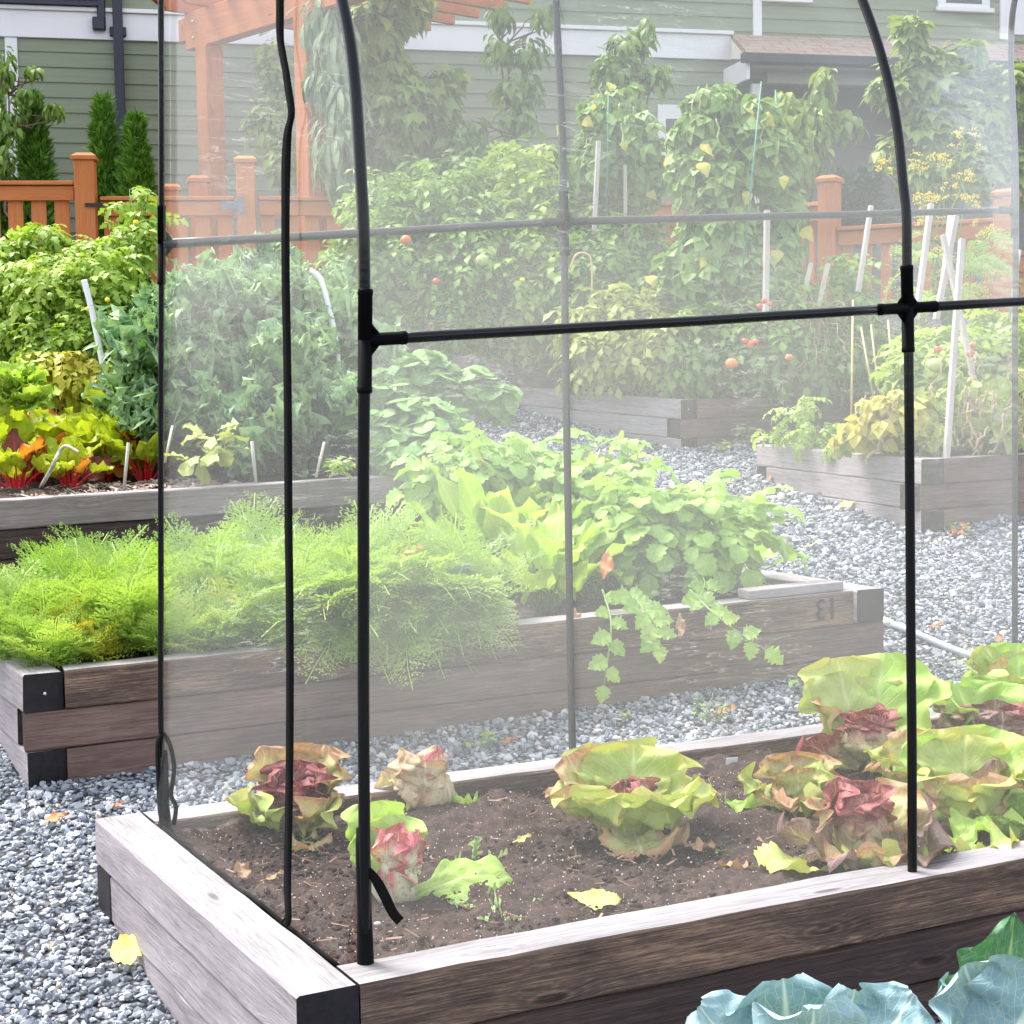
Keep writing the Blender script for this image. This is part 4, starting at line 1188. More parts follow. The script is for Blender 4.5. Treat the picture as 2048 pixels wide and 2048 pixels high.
for q in range(1, 3):
    pp = FP2 + dF * Lm * q / 3; pp[2] = zm + .18
    fpost(pp, .165, fm, base)
zm_r = P(1570, 408, 16.3)[2]
for q in range(3):
    a = FP2 + dF * (Lm * q / 3 + .09); b = FP2 + dF * (Lm * (q + 1) / 3 - .09)
    za_, zb_ = zm + (zm_r - zm) * q / 3, zm + (zm_r - zm) * (q + 1) / 3
    panel(a.copy(), b.copy(), za_, zb_, zbot, fm, base)
# two shorter posts further back by the house
for u, v, w_, lb in ((397, 366, .17, 'short capped cedar post behind the gate, beside the pergola post'), (341, 383, .16, 'low capped cedar post just showing over the gate')):
    p = P(u, v, 16.0); b_ = V3(p[0], p[1], gz(p[0], p[1]))
    t = thing('fence_post', lb, 'post', b_)
    fpost(p, w_, t, b_)
# right run
FP3 = P(1659, 366, 15.5); FP4 = P(2012, 394, 14.65)
dF = (FP4 - FP3) * V3(1, 1, 0); L3 = np.linalg.norm(dF); dF /= L3
base = V3(FP3[0], FP3[1], gz(0, FP3[1]))
fr = thing('picket_fence', 'orange stained picket fence at the right with two capped posts and stepped rails', 'fence', base)
fpost(FP3, .165, fr, base); fpost(FP4, .17, fr, base)
zr3 = P(1690, 452, 15.4)[2]; zr4 = P(1985, 436, 14.7)[2]; zb3 = P(1750, 630, 15.1)[2]
panel(FP3 + dF * .085, FP4 - dF * .09, zr3, zr4, zb3, fr, base, pick_w=.1, gap=.085)
za_ = P(1570, 409, 16.2)[2]; zb_ = P(1638, 403, 15.6)[2]
panel(FPm + (FP3 - FPm) * .05, FP3 - (FP3 - FPm) * .09, za_, zb_, zb3, fr, base, pick_w=.1, gap=.085)
FP5 = FP4 + dF * 1.6; FP5[2] = FP4[2] - .2
panel(FP4 + dF * .09, FP5 - dF * .09, zr4 - .3, zr4 - .3, zb3 - .3, fr, base, pick_w=.1, gap=.085)
fpost(FP5, .17, fr, base)

# ------------------------------------------------------------------ pergola
pA = P(426, 390, 17.0); pB = P(624, 385, 15.7)
pd = (pB - pA) * V3(1, 1, 0); Lp = np.linalg.norm(pd); pd /= Lp; pn = V3(pd[1], -pd[0], 0)
base = V3(pA[0], pA[1], gz(0, pA[1]))
PG = thing('pergola', 'cedar pergola with two square posts, a heavy beam and notched rafter ends', 'pergola', base)
zb_ = P(400, 97, 17.0)[2]
dF = pd
for p in (pA, pB):
    q = p - base
    obj('post', bar(V3(q[0], q[1], -.2), V3(q[0], q[1], zb_ - base[2] - .003), .2, .2, up=pd, ch=.006), M['cedar'], PG, smooth=False)
qa = pA - base; qa[2] = zb_ - base[2]
hb_ = .36
bm = bar(qa - pd * .33 + V3(0, 0, hb_ / 2), qa + pd * (Lp + 3.0) + V3(0, 0, hb_ / 2), .15, hb_, ch=.006)
bmo = obj('beam', bm, M['cedar'], PG, smooth=False)
obj('beam_end', bar(qa - pd * .46 + V3(0, 0, hb_ / 2 + .03), qa - pd * .332 + V3(0, 0, hb_ / 2 + .03), .15, hb_ * .62, ch=.006), M['cedar'], bmo, smooth=False)
for q in range(9):
    o = qa + pd * (-.30 + q * .40) + V3(0, 0, hb_ + .002)
    h = .19
    # rafter profile with a curved, cut-back tail
    pr = [(-.62, h), (-.62, h * .72), (-.50, h * .52), (-.36, h * .38), (-.30, 0), (2.4, 0), (2.4, h)]
    V, Q = [], []
    for w_ in (-.03, .03):
        for a, b in pr: V.append(o - pn * 1.0 * a * -1 * -1 + pd * w_ + V3(0, 0, b))
    n = len(pr)
    for k in range(n):
        k2 = (k + 1) % n
        Q.append((k, k2, n + k2, n + k))
    T = []
    for off, fl_ in ((0, 1), (n, 0)):
        for k in range(1, n - 1):
            t = (off, off + k, off + k + 1); T.append(t if fl_ else t[::-1])
    V = np.array(V)
    obj('rafter', Geo(V, Q, T, np.stack([V @ pn, V[:, 2]], 1)), M['cedar'], PG, smooth=False)
for s_ in (-.17,):
    for zz in (.1, .26):
        c = qa + pd * s_ + V3(0, 0, zz) + pn * .076
        obj('bolt', tube([c, c + pn * .012], .016, 8), M['nail'], bmo)
# ------------------------------------------------------------------ plants: helpers
def bl(u, v, d, ru, rv, rd=None, w=1.0):
    """ellipsoid blob standing at pixel u,v and distance d; radii in photo pixels"""
    k = d / F
    return (P(u, v, d), V3(ru * k, (rd if rd is not None else min(ru, rv) * k), rv * k), w * ru * rv)
def bush(name, label, cat, base, blobs, temps, size, n, mat, stem=None, droop=.5, jit=.5, seed=0, group=None, ti=(0, 1), stem_r=.008, shell=.45, updir=.3, part='foliage', stem_part='stem', branch=True, extra=None):
    base = np.asarray(base, float)
    t = thing(name, label, cat, base, 0, group)
    g = foliage([(b[0] - base, b[1], b[2]) for b in blobs], temps, size, n, droop, jit, seed, shell, updir, ti)
    obj(part, g, mat, t)
    if extra:
        for (bb, nn, mm) in extra:
            obj(part, foliage([(b[0] - base, b[1], b[2]) for b in bb], temps, size, nn, droop, jit, seed + 77, shell, updir, ti), mm, t)
    if stem is not None:
        gs = []
        rs = np.random.default_rng(seed + 5)
        for q, b in enumerate(blobs):
            c = b[0] - base
            top = c + V3(0, 0, b[1][2] * .5)
            st = V3(rs.normal(0, .02), rs.normal(0, .02), -.03)
            pts = wob(st, top, 7, .05 * np.linalg.norm(top - st) * .6, seed + q)
            gs.append(tube(pts, np.linspace(stem_r, stem_r * .4, 7), 6))
            if branch:
                for z in range(4):
                    d = rs.normal(size=3) * b[1] * .75
                    i = rs.integers(2, 6)
                    gs.append(tube(wob(pts[i], c + d, 4, .02, seed + z), np.linspace(stem_r * .5, stem_r * .2, 4), 5))
        obj(stem_part, merge(gs), stem, t)
    return t
def fruit(root, pts, rad, mats, name='tomato', squash=.85, calyx=True):
    b = V3(*root.location)
    for q, p in enumerate(pts):
        r = rad * random.uniform(.8, 1.1)
        obj(name, ball(p - b, r, 12, 8, (1, 1, squash)), M[mats[q % len(mats)]], root)

T_simple = [leaf(1, .5, 'ovate', 1, 3, bend=-.6, fold=.2, seed=i) for i in range(2)]
T_droop = [leaf(1, .42, 'ovate', 1, 4, bend=-1.1, fold=.25, seed=i) for i in range(2)]
T_narrow = [leaf(1, .2, 'lance', 1, 4, bend=-.9, fold=.3, seed=i) for i in range(2)]
def maple(seed):
    gs = [leaf(1, .46, 'ovate', 1, 4, bend=-.5, fold=.15, serr=.12, seed=seed)]
    for sd in (-1, 1):
        gs.append(leaf(.78, .36, 'ovate', 1, 4, bend=-.6, fold=.15, serr=.12).xf(YPR(sd * .75, -.1, 0)))
    return merge(gs)
T_maple = [maple(1), maple(2)]
T_tom = [compound(.30, 3, .115, .062, 'ovate', -.9, .32, s, 1, 6, 1.25) for s in (1, 2, 3)]
T_tom_far = [compound(.30, 3, .12, .066, 'ovate', -.9, .28, s, 1, 4, 1.25) for s in (4, 5)]
T_bean = [merge([leaf(.13, .115, 'heart', 1, 5, bend=-.5, fold=.15, seed=s).xf(YPR(a, -.6 + .2 * random.uniform(-1, 1), .2 * random.uniform(-1, 1)), (0, .03, 0)) for a in (0, 1.3, -1.3)]) for s in (1, 2)]
T_cel = [compound(.34, 2, .11, .10, 'round', -.7, .12, s, 2, 8, 1.3, stalk=.45, rw=.007, ruf=.004) for s in (1, 2, 3)]
T_par = [compound(.30, 3, .085, .06, 'round', -.6, .2, s, 2, 6, 1.25, stalk=.25, rw=.005, ruf=.002) for s in (1, 2)]
T_spray = []
for s in (1, 2, 3):
    rs_ = np.random.default_rng(s); gs = []
    for q in range(11):
        a = rs_.uniform(-.8, .8)
        gs.append(leaf(rs_.uniform(.35, .8), .13, 'lance', 1, 2, bend=.2, fold=.2).xf(YPR(a, rs_.uniform(-.3, .3), rs_.uniform(-1, 1)), (0, rs_.uniform(0, .45), 0)))
    T_spray.append(merge(gs))

# ------------------------------------------------------------------ behind the fence
def cedar(label, u, vt, vb, d, ru, seed):
    base = P(u, vb, d); base[2] = gz(base[0], base[1])
    top = P(u, vt, d)[2] - base[2]; r = ru * d / F
    t = thing('emerald_cedar', label, 'cedar', base, 0, 'clipped cone cedars along the house')
    rs = np.random.default_rng(seed)
    k = 2600
    z = rs.uniform(0, 1, k) ** 1.15
    prof = np.interp(z, [0, .1, .3, .6, .85, 1], [.75, .95, 1, .72, .36, .05]) * r
    a = rs.uniform(0, 6.283, k)
    lump = 1 + .16 * np.sin(a * 5 + z * 9 + seed) + .1 * np.sin(a * 3 - z * 23)
    rad = prof * lump * (rs.uniform(.25, 1, k) ** .4)
    ps = np.stack([np.cos(a) * rad, np.sin(a) * rad, z * top], 1)
    yaw = a - PI / 2 + rs.normal(0, .5, k)
    Ms = YPRs(yaw, rs.uniform(.5, 1.3, k), rs.normal(0, .6, k)) * (rs.uniform(.09, .17, k))[:, None, None]
    wh = rs.integers(0, 3, k); tv = rs.uniform(0, 1, k)
    obj('foliage', merge([many(T_spray[q], Ms[wh == q], ps[wh == q], tv[wh == q]) for q in range(3)]), M['cedar_leaf'], t)
    obj('trunk', tube([(0, 0, -.1), (0, 0, top * .4), (0, 0, top * .85)], [.035, .03, .01], 7), M['bark'], t)
cedar('narrow emerald cedar with its top under the drooping sapling branch', 74, 205, 500, 16.6, 42, 1)
cedar('emerald cedar left of the navy downpipe, the taller of that pair', 213, 212, 470, 16.6, 34, 2)
cedar('emerald cedar right of the navy downpipe, the shorter and wider of that pair', 276, 246, 470, 16.4, 40, 3)
cedar('dark emerald cedar cut off by the left edge of the photo', -14, 190, 500, 16.8, 46, 4)

def tree(name, label, cat, base, blobs, temps, size, n, mat, seed, trunk_r=.03, droop=.6, group=None, ti=(0, 1), jit=.5, multi=1):
    base = np.asarray(base, float); base[2] = gz(base[0], base[1])
    t = thing(name, label, cat, base, 0, group)
    bb = [(b[0] - base, b[1], b[2]) for b in blobs]
    obj('crown', foliage(bb, temps, size, n, droop, jit, seed, .5, .3, ti), mat, t)
    gs = []
    rs = np.random.default_rng(seed)
    topb = max(bb, key=lambda b: b[0][2])
    cz = np.mean([b[0] for b in bb], 0)
    tr = wob((0, 0, -.1), topb[0] + V3(0, 0, topb[1][2] * .6), 9, .06, seed)
    gs.append(tube(tr, np.linspace(trunk_r, trunk_r * .2, 9), 8))
    for b in bb:
        for q in range(3):
            i = int(np.argmin(np.abs(tr[:, 2] - (b[0][2] - b[1][2] * rs.uniform(.2, .9)))))
            i = max(2, min(7, i))
            gs.append(tube(wob(tr[i], b[0] + rs.normal(size=3) * b[1] * .5, 5, .04, seed + q), np.linspace(trunk_r * .45, trunk_r * .12, 5), 6))
    obj('trunk', merge(gs), M['bark'], t)
    return t
tree('sapling', 'drooping leaved sapling at the left edge in front of the white corner board', 'tree', P(14, 420, 16.2), [bl(8, 140, 16.2, 24, 46), bl(14, 240, 16.2, 36, 50), bl(66, 140, 16.2, 15, 11, w=2.0), bl(108, 218, 16.2, 20, 15, w=2.0), bl(60, 190, 16.2, 30, 20), bl(5, 320, 16.2, 26, 40)], T_droop, .105, 560, M['tree_leaf'], 3, .025, droop=1.0)
tree('climbing_vine', 'pale narrow leaved vine hanging over the right pergola post', 'vine', P(660, 430, 15.3), [bl(672, 90, 15.3, 38, 90), bl(690, 210, 15.2, 36, 70), bl(668, 300, 15.2, 40, 70), bl(640, 150, 15.4, 22, 40), bl(640, 30, 15.4, 30, 50)], T_narrow, .26, 900, M['grey_leaf'], 5, .018, droop=1.1, jit=.35)
tree('sapling', 'small loose leaved shrub between the two pergola posts', 'tree', P(545, 420, 16.5), [bl(548, 130, 16.5, 34, 60), bl(540, 250, 16.5, 42, 50), bl(568, 320, 16.3, 36, 45), bl(510, 240, 16.5, 18, 22), bl(566, 190, 16.4, 26, 40)], T_simple, .13, 620, M['maple_leaf'], 8, .02, droop=.6)
tree('maple', 'broad leaved maple beside the pergola, the bushiest tree by the house', 'tree', P(790, 430, 16.2), [bl(745, 60, 16.2, 60, 80), bl(770, 170, 16.2, 66, 60), bl(800, 235, 16.0, 80, 70), bl(870, 200, 16.2, 40, 60), bl(760, 310, 16.2, 60, 50), bl(830, 330, 16.2, 60, 40), bl(910, 150, 16.2, 20, 16), bl(800, 10, 16.2, 60, 40)], T_maple, .20, 1900, M['maple_leaf'], 9, .04, droop=.8)
tree('young_tree', 'thin young tree with small dark leaf tufts before the white trim band', 'tree', P(1045, 420, 16.4), [bl(1000, 95, 16.4, 30, 30), bl(1060, 100, 16.4, 30, 34), bl(1040, 180, 16.4, 54, 34), bl(1035, 230, 16.4, 40, 26), bl(1090, 30, 16.4, 22, 30), bl(1000, 30, 16.4, 26, 26), bl(985, 300, 16.4, 46, 30), bl(950, 260, 16.4, 22, 26)], T_droop, .15, 640, M['tree_leaf'], 11, .028, droop=.9)
tree('shrub', 'low leafy shrub in front of the siding, right of the broad maple', 'shrub', P(950, 440, 16.0), [bl(950, 340, 15.8, 50, 50), bl(1010, 350, 15.8, 60, 50), bl(1080, 330, 15.8, 50, 60), bl(910, 280, 15.9, 24, 36)], T_simple, .15, 900, M['tree_leaf'], 12, .02, droop=.6)
tree('young_tree', 'thin young tree rising over the smaller bean tower', 'tree', P(1255, 430, 16.2), [bl(1250, 90, 16.2, 36, 34), bl(1232, 140, 16.2, 44, 40), bl(1290, 60, 16.2, 16, 30), bl(1300, 150, 16.2, 44, 26), bl(1210, 170, 16.2, 26, 26)], T_droop, .15, 520, M['tree_leaf'], 13, .022, droop=.8)
tree('plum_tree', 'drooping leaved tree between the bean tower and the porch wall', 'tree', P(1590, 420, 16.4), [bl(1570, 225, 16.4, 56, 40), bl(1620, 250, 16.4, 50, 50), bl(1650, 160, 16.4, 22, 30), bl(1600, 320, 16.3, 60, 50), bl(1690, 245, 16.4, 34, 24), bl(1540, 300, 16.3, 50, 60), bl(1640, 190, 16.4, 26, 26)], T_droop, .17, 1300, M['maple_leaf'], 14, .03, droop=1.0)
tree('maple', 'maple with yellowing leaves at the right edge in front of the porch', 'tree', P(1900, 440, 15.9), [bl(1820, 60, 15.9, 26, 36), bl(1850, 130, 15.9, 60, 36), bl(1790, 175, 15.9, 46, 30), bl(1890, 190, 15.9, 80, 46), bl(1960, 240, 15.9, 70, 60), bl(1860, 270, 15.9, 70, 50), bl(2010, 180, 15.9, 50, 60), bl(1950, 330, 15.8, 90, 50), bl(1860, 350, 15.8, 60, 40), bl(1940, 100, 15.9, 26, 26), bl(1780, 300, 15.9, 26, 30), bl(2040, 350, 15.8, 50, 50)], T_maple, .18, 2300, M['maple_leaf'], 15, .045, droop=.6, ti=(.2, 1))
for u, vt, s, lb in ((1694, 345, 21, 'little dark conifer just right of the capped fence post'), (1738, 338, 22, 'second little dark conifer, left of the yellow fennel')):
    base = P(u, 450, 16.0); base[2] = gz(base[0], base[1])
    bush('small_conifer', lb, 'conifer', base, [bl(u, vt + 22, 16.0, 10, 22), bl(u - 3, vt + 70, 16.0, 19, 40), bl(u + 4, vt + 110, 16.0, 26, 36)], T_spray, .13, 620, M['conifer_dark'], M['bark'], droop=-.3, seed=s, stem_r=.012, part='foliage')

# ------------------------------------------------------------------ far beds: tomatoes, beans
def tomplant(label, key, ub, vb, blobs, n, mat, seed, group=None, size=1.0, temps=T_tom_far, fr=(), ti=(0, 1), extra=None, d=None):
    base = P(ub, vb, d) if d else on(key, ub, vb)
    t = bush('tomato_plant', label, 'tomato plant', base, blobs, temps, size * (.62 if temps is T_tom_far else 1), int(n * (2.3 if temps is T_tom_far else 1)), mat, M['stem_green'], droop=.35, jit=.55, seed=seed, group=group, ti=ti, extra=extra)
    for (u, v, dd, r, mm) in fr:
        b = V3(*t.location)
        obj('tomato', ball(P(u, v, dd) - b, r, 12, 8, (1, 1, .85)), M[mm], t)
    return t
tomplant('tomato bush nearest the black corner leg with one orange fruit', 'F', 790, 690, [bl(770, 420, 13.9, 66, 50), bl(740, 500, 13.7, 66, 70), bl(780, 560, 13.7, 70, 80), bl(720, 600, 13.7, 50, 70), bl(760, 370, 14.1, 40, 30)], 330, M['tomato_leaf'], 31, fr=((812, 480, 13.2, .045, 'tomato_orange'), (872, 563, 13.2, .03, 'tomato_red')), d=13.9)
tomplant('tall tomato plant with a large pale green fruit', 'F', 960, 700, [bl(890, 380, 14.0, 60, 46), bl(930, 450, 13.9, 80, 60), bl(960, 530, 13.7, 80, 80), bl(930, 620, 13.6, 80, 60), bl(880, 560, 13.7, 60, 70)], 420, M['tomato_leaf'], 32, fr=((965, 520, 13.1, .052, 'tomato_green'), (985, 505, 13.4, .035, 'tomato_green')), d=13.9)
tomplant('tall tomato plant left of the blurred rear post with yellow flowers', 'F', 1050, 700, [bl(1040, 320, 14.2, 44, 36), bl(1060, 390, 14.0, 70, 50), bl(1080, 470, 13.9, 70, 70), bl(1060, 570, 13.7, 70, 70), bl(1050, 650, 13.7, 60, 40)], 400, M['tomato_bright'], 33, fr=((1045, 560, 13.2, .022, 'yellow_flower'), (1105, 522, 13.4, .035, 'tomato_green')), d=14.1)
tomplant('pale lower tomato plant drooping over the far bed timber', 'F', 1000, 708, [bl(960, 645, 14.2, 50, 30), bl(1010, 640, 14.2, 44, 44), bl(1070, 640, 14.3, 50, 40), bl(985, 590, 14.2, 40, 46)], 170, M['tomato_pale'], 34, d=13.7)
tomplant('leafy squash and tomato tangle under the smaller bean tower', 'F', 1200, 690, [bl(1190, 440, 13.8, 70, 44), bl(1240, 500, 13.6, 80, 70), bl(1170, 560, 13.5, 60, 60), bl(1290, 560, 13.5, 70, 60), bl(1220, 620, 13.4, 70, 50), bl(1160, 380, 14.0, 40, 40)], 470, M['tomato_leaf'], 35, d=14.3)
tomplant('tomato plant with small fruit by the tall white stake', 'D', 1500, 770, [bl(1480, 640, 12.8, 66, 44), bl(1560, 600, 12.9, 60, 50), bl(1530, 680, 12.7, 80, 60), bl(1590, 690, 12.8, 50, 60)], 330, M['tomato_leaf'], 36, fr=((1528, 602, 12.3, .024, 'tomato_red'), (1520, 612, 12.3, .022, 'tomato_red'), (1540, 608, 12.3, .02, 'tomato_red')), d=13.0)
tomplant('tomato bush with a cluster of red fruit at the left of its bed', 'D', 1280, 780, [bl(1190, 640, 13.1, 50, 44), bl(1260, 620, 13.1, 60, 46), bl(1250, 690, 12.9, 70, 50), bl(1330, 680, 12.8, 60, 54), bl(1195, 720, 13.2, 40, 28)], 420, M['tomato_pale'], 37, ti=(0, .7), fr=((1463, 727, 11.9, .045, 'tomato_orange'), (1500, 690, 12.2, .03, 'tomato_red'), (1490, 682, 12.2, .026, 'tomato_red'), (1512, 684, 12.2, .026, 'tomato_red')), d=13.0)
tomplant('tomato bush in the middle of its bed with a plant tag beside it', 'D', 1440, 785, [bl(1400, 670, 12.8, 60, 46), bl(1440, 720, 12.8, 66, 36), bl(1370, 722, 12.8, 50, 32), bl(1520, 722, 13.0, 56, 32)], 330, M['tomato_leaf'], 38, fr=((1578, 715, 12.0, .03, 'tomato_orange'),), d=12.8)
tomplant('dark tomato bush behind the bamboo canes', 'D', 1660, 780, [bl(1640, 640, 13.1, 50, 50), bl(1700, 650, 13.0, 60, 46), bl(1640, 710, 12.8, 70, 50), bl(1740, 710, 13.0, 60, 50), bl(1700, 560, 13.2, 14, 50, w=2)], 420, M['tomato_leaf'], 39, d=13.1)
tomplant('bright tomato bush at the right edge behind the dry bean pods', 'E', 1960, 850, [bl(1900, 690, 11.2, 70, 36), bl(1980, 710, 11.0, 80, 50), bl(1880, 730, 10.9, 70, 50), bl(1990, 780, 10.8, 80, 50), bl(1850, 710, 11.3, 40, 40), bl(2020, 640, 11.2, 30, 30)], 470, M['tomato_bright'], 40, fr=((1876, 699, 10.3, .026, 'tomato_red'), (1941, 707, 10.3, .026, 'tomato_red'), (1945, 690, 10.4, .022, 'tomato_orange'), (1870, 730, 10.3, .05, 'tomato_green')), d=11.0)
bush('ground_shrub', 'mid green leafy growth along the foot of the fence behind the rear post', 'shrub', P(1120, 560, 14.8), [bl(1110, 420, 14.6, 60, 40), bl(1130, 480, 14.5, 60, 50), bl(850, 360, 15.0, 60, 40), bl(930, 340, 15.0, 60, 40), bl(1010, 420, 14.8, 50, 50)], T_simple, .16, 900, M['tree_leaf'], M['stem_green'], seed=44)
# bean towers
def beans(label, base, blobs, n, seed, poles, yl, group='climbing beans on poles', size=1.0):
    base = np.asarray(base)
    t = bush('bean_vine', label, 'bean vine', base, blobs, T_bean, size, n, M['bean_leaf'], M['stem_green'], droop=.55, jit=.5, seed=seed, stem_r=.006)
    rs = np.random.default_rng(seed)
    gs = []
    for q in range(yl):
        b = blobs[rs.integers(0, len(blobs))]
        p = b[0] + rs.normal(size=3) * b[1] * .6 - base; p[1] -= b[1][1] * .5
        gs.append(leaf(.15, .11, 'heart', 2, 6, bend=-rs.uniform(.3, 1.6), ruf=.01, crk=.003, seed=q).xf(YPR(PI + rs.normal(0, 1.0), rs.uniform(-1.3, -.4), rs.normal(0, .6)), p, rs.uniform(.6, 1.15), ti=rs.uniform(0, 1)))
    obj('yellow_leaf', merge(gs), M['bean_yellow'], t)
    pods = []
    for q in range(16):
        b = blobs[rs.integers(0, len(blobs))]
        p = b[0] + rs.normal(size=3) * b[1] * .55 - base; p[1] -= b[1][1] * .8
        pods.append(tube(wob(p, p + V3(rs.normal(0, .03), 0, -.2), 6, .02, q), [.004, .007, .007, .007, .006, .002], 5))
    obj('bean_pods', merge(pods), M['tomato_green'], t)['kind'] = 'stuff'
    return t
beans('smaller bean tower with a yellow leaf patch near its top', P(1240, 440, 13.9), [bl(1235, 200, 13.9, 60, 30), bl(1220, 250, 13.8, 76, 46), bl(1270, 290, 13.8, 60, 60), bl(1200, 320, 13.8, 60, 46), bl(1290, 350, 13.8, 40, 50)], 430, 51, 2, 16)
beans('largest bean tower, broad and tall with green poles in it', P(1460, 720, 13.1), [bl(1420, 200, 13.1, 50, 40), bl(1400, 270, 13.1, 66, 50), bl(1500, 240, 13.1, 66, 50), bl(1420, 350, 13.0, 80, 60), bl(1530, 320, 13.1, 66, 66), bl(1450, 450, 13.0, 90, 66), bl(1560, 420, 13.2, 46, 60), bl(1400, 540, 12.9, 90, 66), bl(1500, 540, 13.0, 80, 70), bl(1560, 500, 13.1, 46, 60), bl(1420, 620, 12.9, 60, 44)], 1250, 52, 2, 34)

def stick(name, label, cat, u0, v0, d0, u1, v1, d1_, w, mat, group=None, round_=False, tip=None):
    p0, p1 = P(u0, v0, d0), P(u1, v1, d1_)
    g = tube([p1, p1 * .5 + p0 * .5, p0], w / 2, 7) if round_ else bar(p1, p0, w, w, up=(.3, -1, 0), ch=.003)
    o = np.array(p1)
    g.V = g.V - o
    return tag(obj(name, g, M[mat], None, o, smooth=round_), label, cat, group)
stick('garden_stake', 'weathered white stake left in the smaller bean tower', 'stake', 1197, 282, 13.5, 1188, 470, 13.5, .034, 'stake')
stick('garden_stake', 'short pale stake under the smaller bean tower', 'stake', 1250, 330, 13.6, 1252, 520, 13.6, .026, 'stake')
stick('garden_stake', 'upright white stake right of the largest bean tower', 'stake', 1534, 421, 12.5, 1531, 640, 12.4, .038, 'stake')
stick('garden_stake', 'leaning white stake before the fence, left of the right black leg', 'stake', 1742, 412, 12.9, 1716, 585, 12.7, .034, 'stake')
stick('garden_stake', 'short leaning stake at the left of a pair near the dry stems', 'stake', 1622, 527, 12.7, 1604, 610, 12.6, .03, 'stake')
stick('garden_stake', 'short leaning stake at the right of a pair near the dry stems', 'stake', 1656, 528, 12.7, 1634, 625, 12.6, .03, 'stake')
stick('garden_stake', 'tall white stake standing behind the front timber of the yellow bean bed', 'stake', 1924, 478, 9.75, 1892, 925, 9.62, .032, 'stake')
stick('garden_stake', 'pale stake crossing behind the tall white stake, tipped to the left', 'stake', 1862, 408, 10.6, 1832, 640, 10.4, .032, 'stake')
stick('garden_stake', 'grey stake leaning right out of the stake cluster', 'stake', 1886, 470, 10.5, 1948, 760, 10.3, .03, 'stake')
stick('garden_stake', 'pale stake with its split head against the fence rail', 'stake', 1912, 432, 10.7, 1872, 640, 10.6, .034, 'stake')
stick('garden_stake', 'broad pale stake at the far right of the stake cluster', 'stake', 1905, 430, 10.9, 1890, 560, 10.8, .045, 'stake')
stick('bamboo_cane', 'upright bamboo cane rising from the yellow bean bed', 'cane', 1706, 600, 10.6, 1702, 860, 10.4, .014, 'bamboo', round_=True)
stick('bamboo_cane', 'bamboo cane tilted left, the longer of two behind the upright one', 'cane', 1722, 655, 11.8, 1748, 800, 11.6, .014, 'bamboo', round_=True)
stick('bamboo_cane', 'bamboo cane beside the right black leg, nearly upright', 'cane', 1776, 640, 11.6, 1790, 800, 11.4, .014, 'bamboo', round_=True)
stick('bamboo_cane', 'short bamboo cane tilted left beside the right black leg', 'cane', 1742, 650, 11.7, 1757, 780, 11.5, .013, 'bamboo', round_=True)
stick('green_pole', 'long green pole leaning through the largest bean tower', 'pole', 1523, 163, 12.6, 1482, 570, 12.4, .012, 'green_pole', round_=True)
stick('green_pole', 'green pole behind the largest bean tower near the porch post', 'pole', 1551, 180, 13.4, 1570, 480, 13.2, .014, 'green_pole', round_=True)
stick('green_pole', 'short green pole standing in the smaller bean tower', 'pole', 1217, 190, 13.5, 1213, 440, 13.5, .012, 'green_pole', round_=True)
stick('blue_rod', 'thin blue grey rod curving at the right edge by the fence', 'rod', 2040, 500, 11.0, 2018, 640, 10.9, .02, 'grey_pipe', round_=True)
# white bent pipes
def pipe(label, px, d, r, mat='white_pvc', name='bent_pipe'):
    pts = smooth([P(u, v, d) for u, v in px], 5)
    o = pts[-1].copy()
    return tag(obj(name, tube(pts - o, r, 10), M[mat], None, o), label, 'pipe')
pipe('white bent plastic pipe leaning in the big left tomato bush', [(168, 560), (176, 590), (188, 640), (206, 730), (226, 815)], 10.0, .018)
pipe('white bent plastic pipe arching out behind the kale', [(620, 540), (640, 556), (654, 600), (668, 660), (676, 720), (680, 785)], 9.9, .016)
pipe('tan bent cane hoop among the tomatoes right of the rear post', [(1140, 540), (1150, 512), (1166, 506), (1182, 520), (1184, 590)], 13.0, .008, 'bamboo', 'cane_hoop')
# fennel
fb = on('E', 1900, 700)
fb = P(1900, 620, 12.0)
t = thing('fennel', 'tall fennel with flat yellow flower heads before the right fence', 'fennel', fb)
rs_ = np.random.default_rng(5)
st, um = [], []
for (u, v, r) in ((1772, 345, 20), (1835, 338, 22), (1885, 335, 26), (1930, 285, 28), (1925, 368, 24), (1882, 402, 30), (1945, 410, 22), (1850, 415, 24), (1860, 450, 24), (1968, 480, 20), (1880, 510, 24), (1900, 560, 20), (1990, 560, 22), (1960, 600, 20), (1930, 640, 18)):
    c = P(u, v, 12.0) - fb
    st.append(tube(wob((rs_.normal(0, .03), rs_.normal(0, .03), -.1), c, 8, .06, int(u)), np.linspace(.008, .003, 8), 5))
    k = r * 12 / F
    for q in range(13):
        a, rr = rs_.uniform(0, 6.28), k * rs_.uniform(.1, 1) ** .5
        p = c + V3(math.cos(a) * rr, math.sin(a) * rr, .05 + .03 * rs_.normal())
        st.append(strip(c, p, .003, (0, 1, 0)))
        for z in range(9):
            um.append(ball(p + rs_.normal(size=3) * (.013, .013, .007), .0055, 5, 3))
obj('stem', merge(st), M['stem_green'], t)
obj('flower_heads', merge(um), M['yellow_flower'], t)
obj('foliage', foliage([(P(1900, 520, 12.0) - fb, V3(.3, .2, .35), 1), (P(1850, 560, 12.0) - fb, V3(.2, .2, .25), 1)], [frond(.5, 3)], .9, 26, .3, .6, 4), M['carrot'], t)
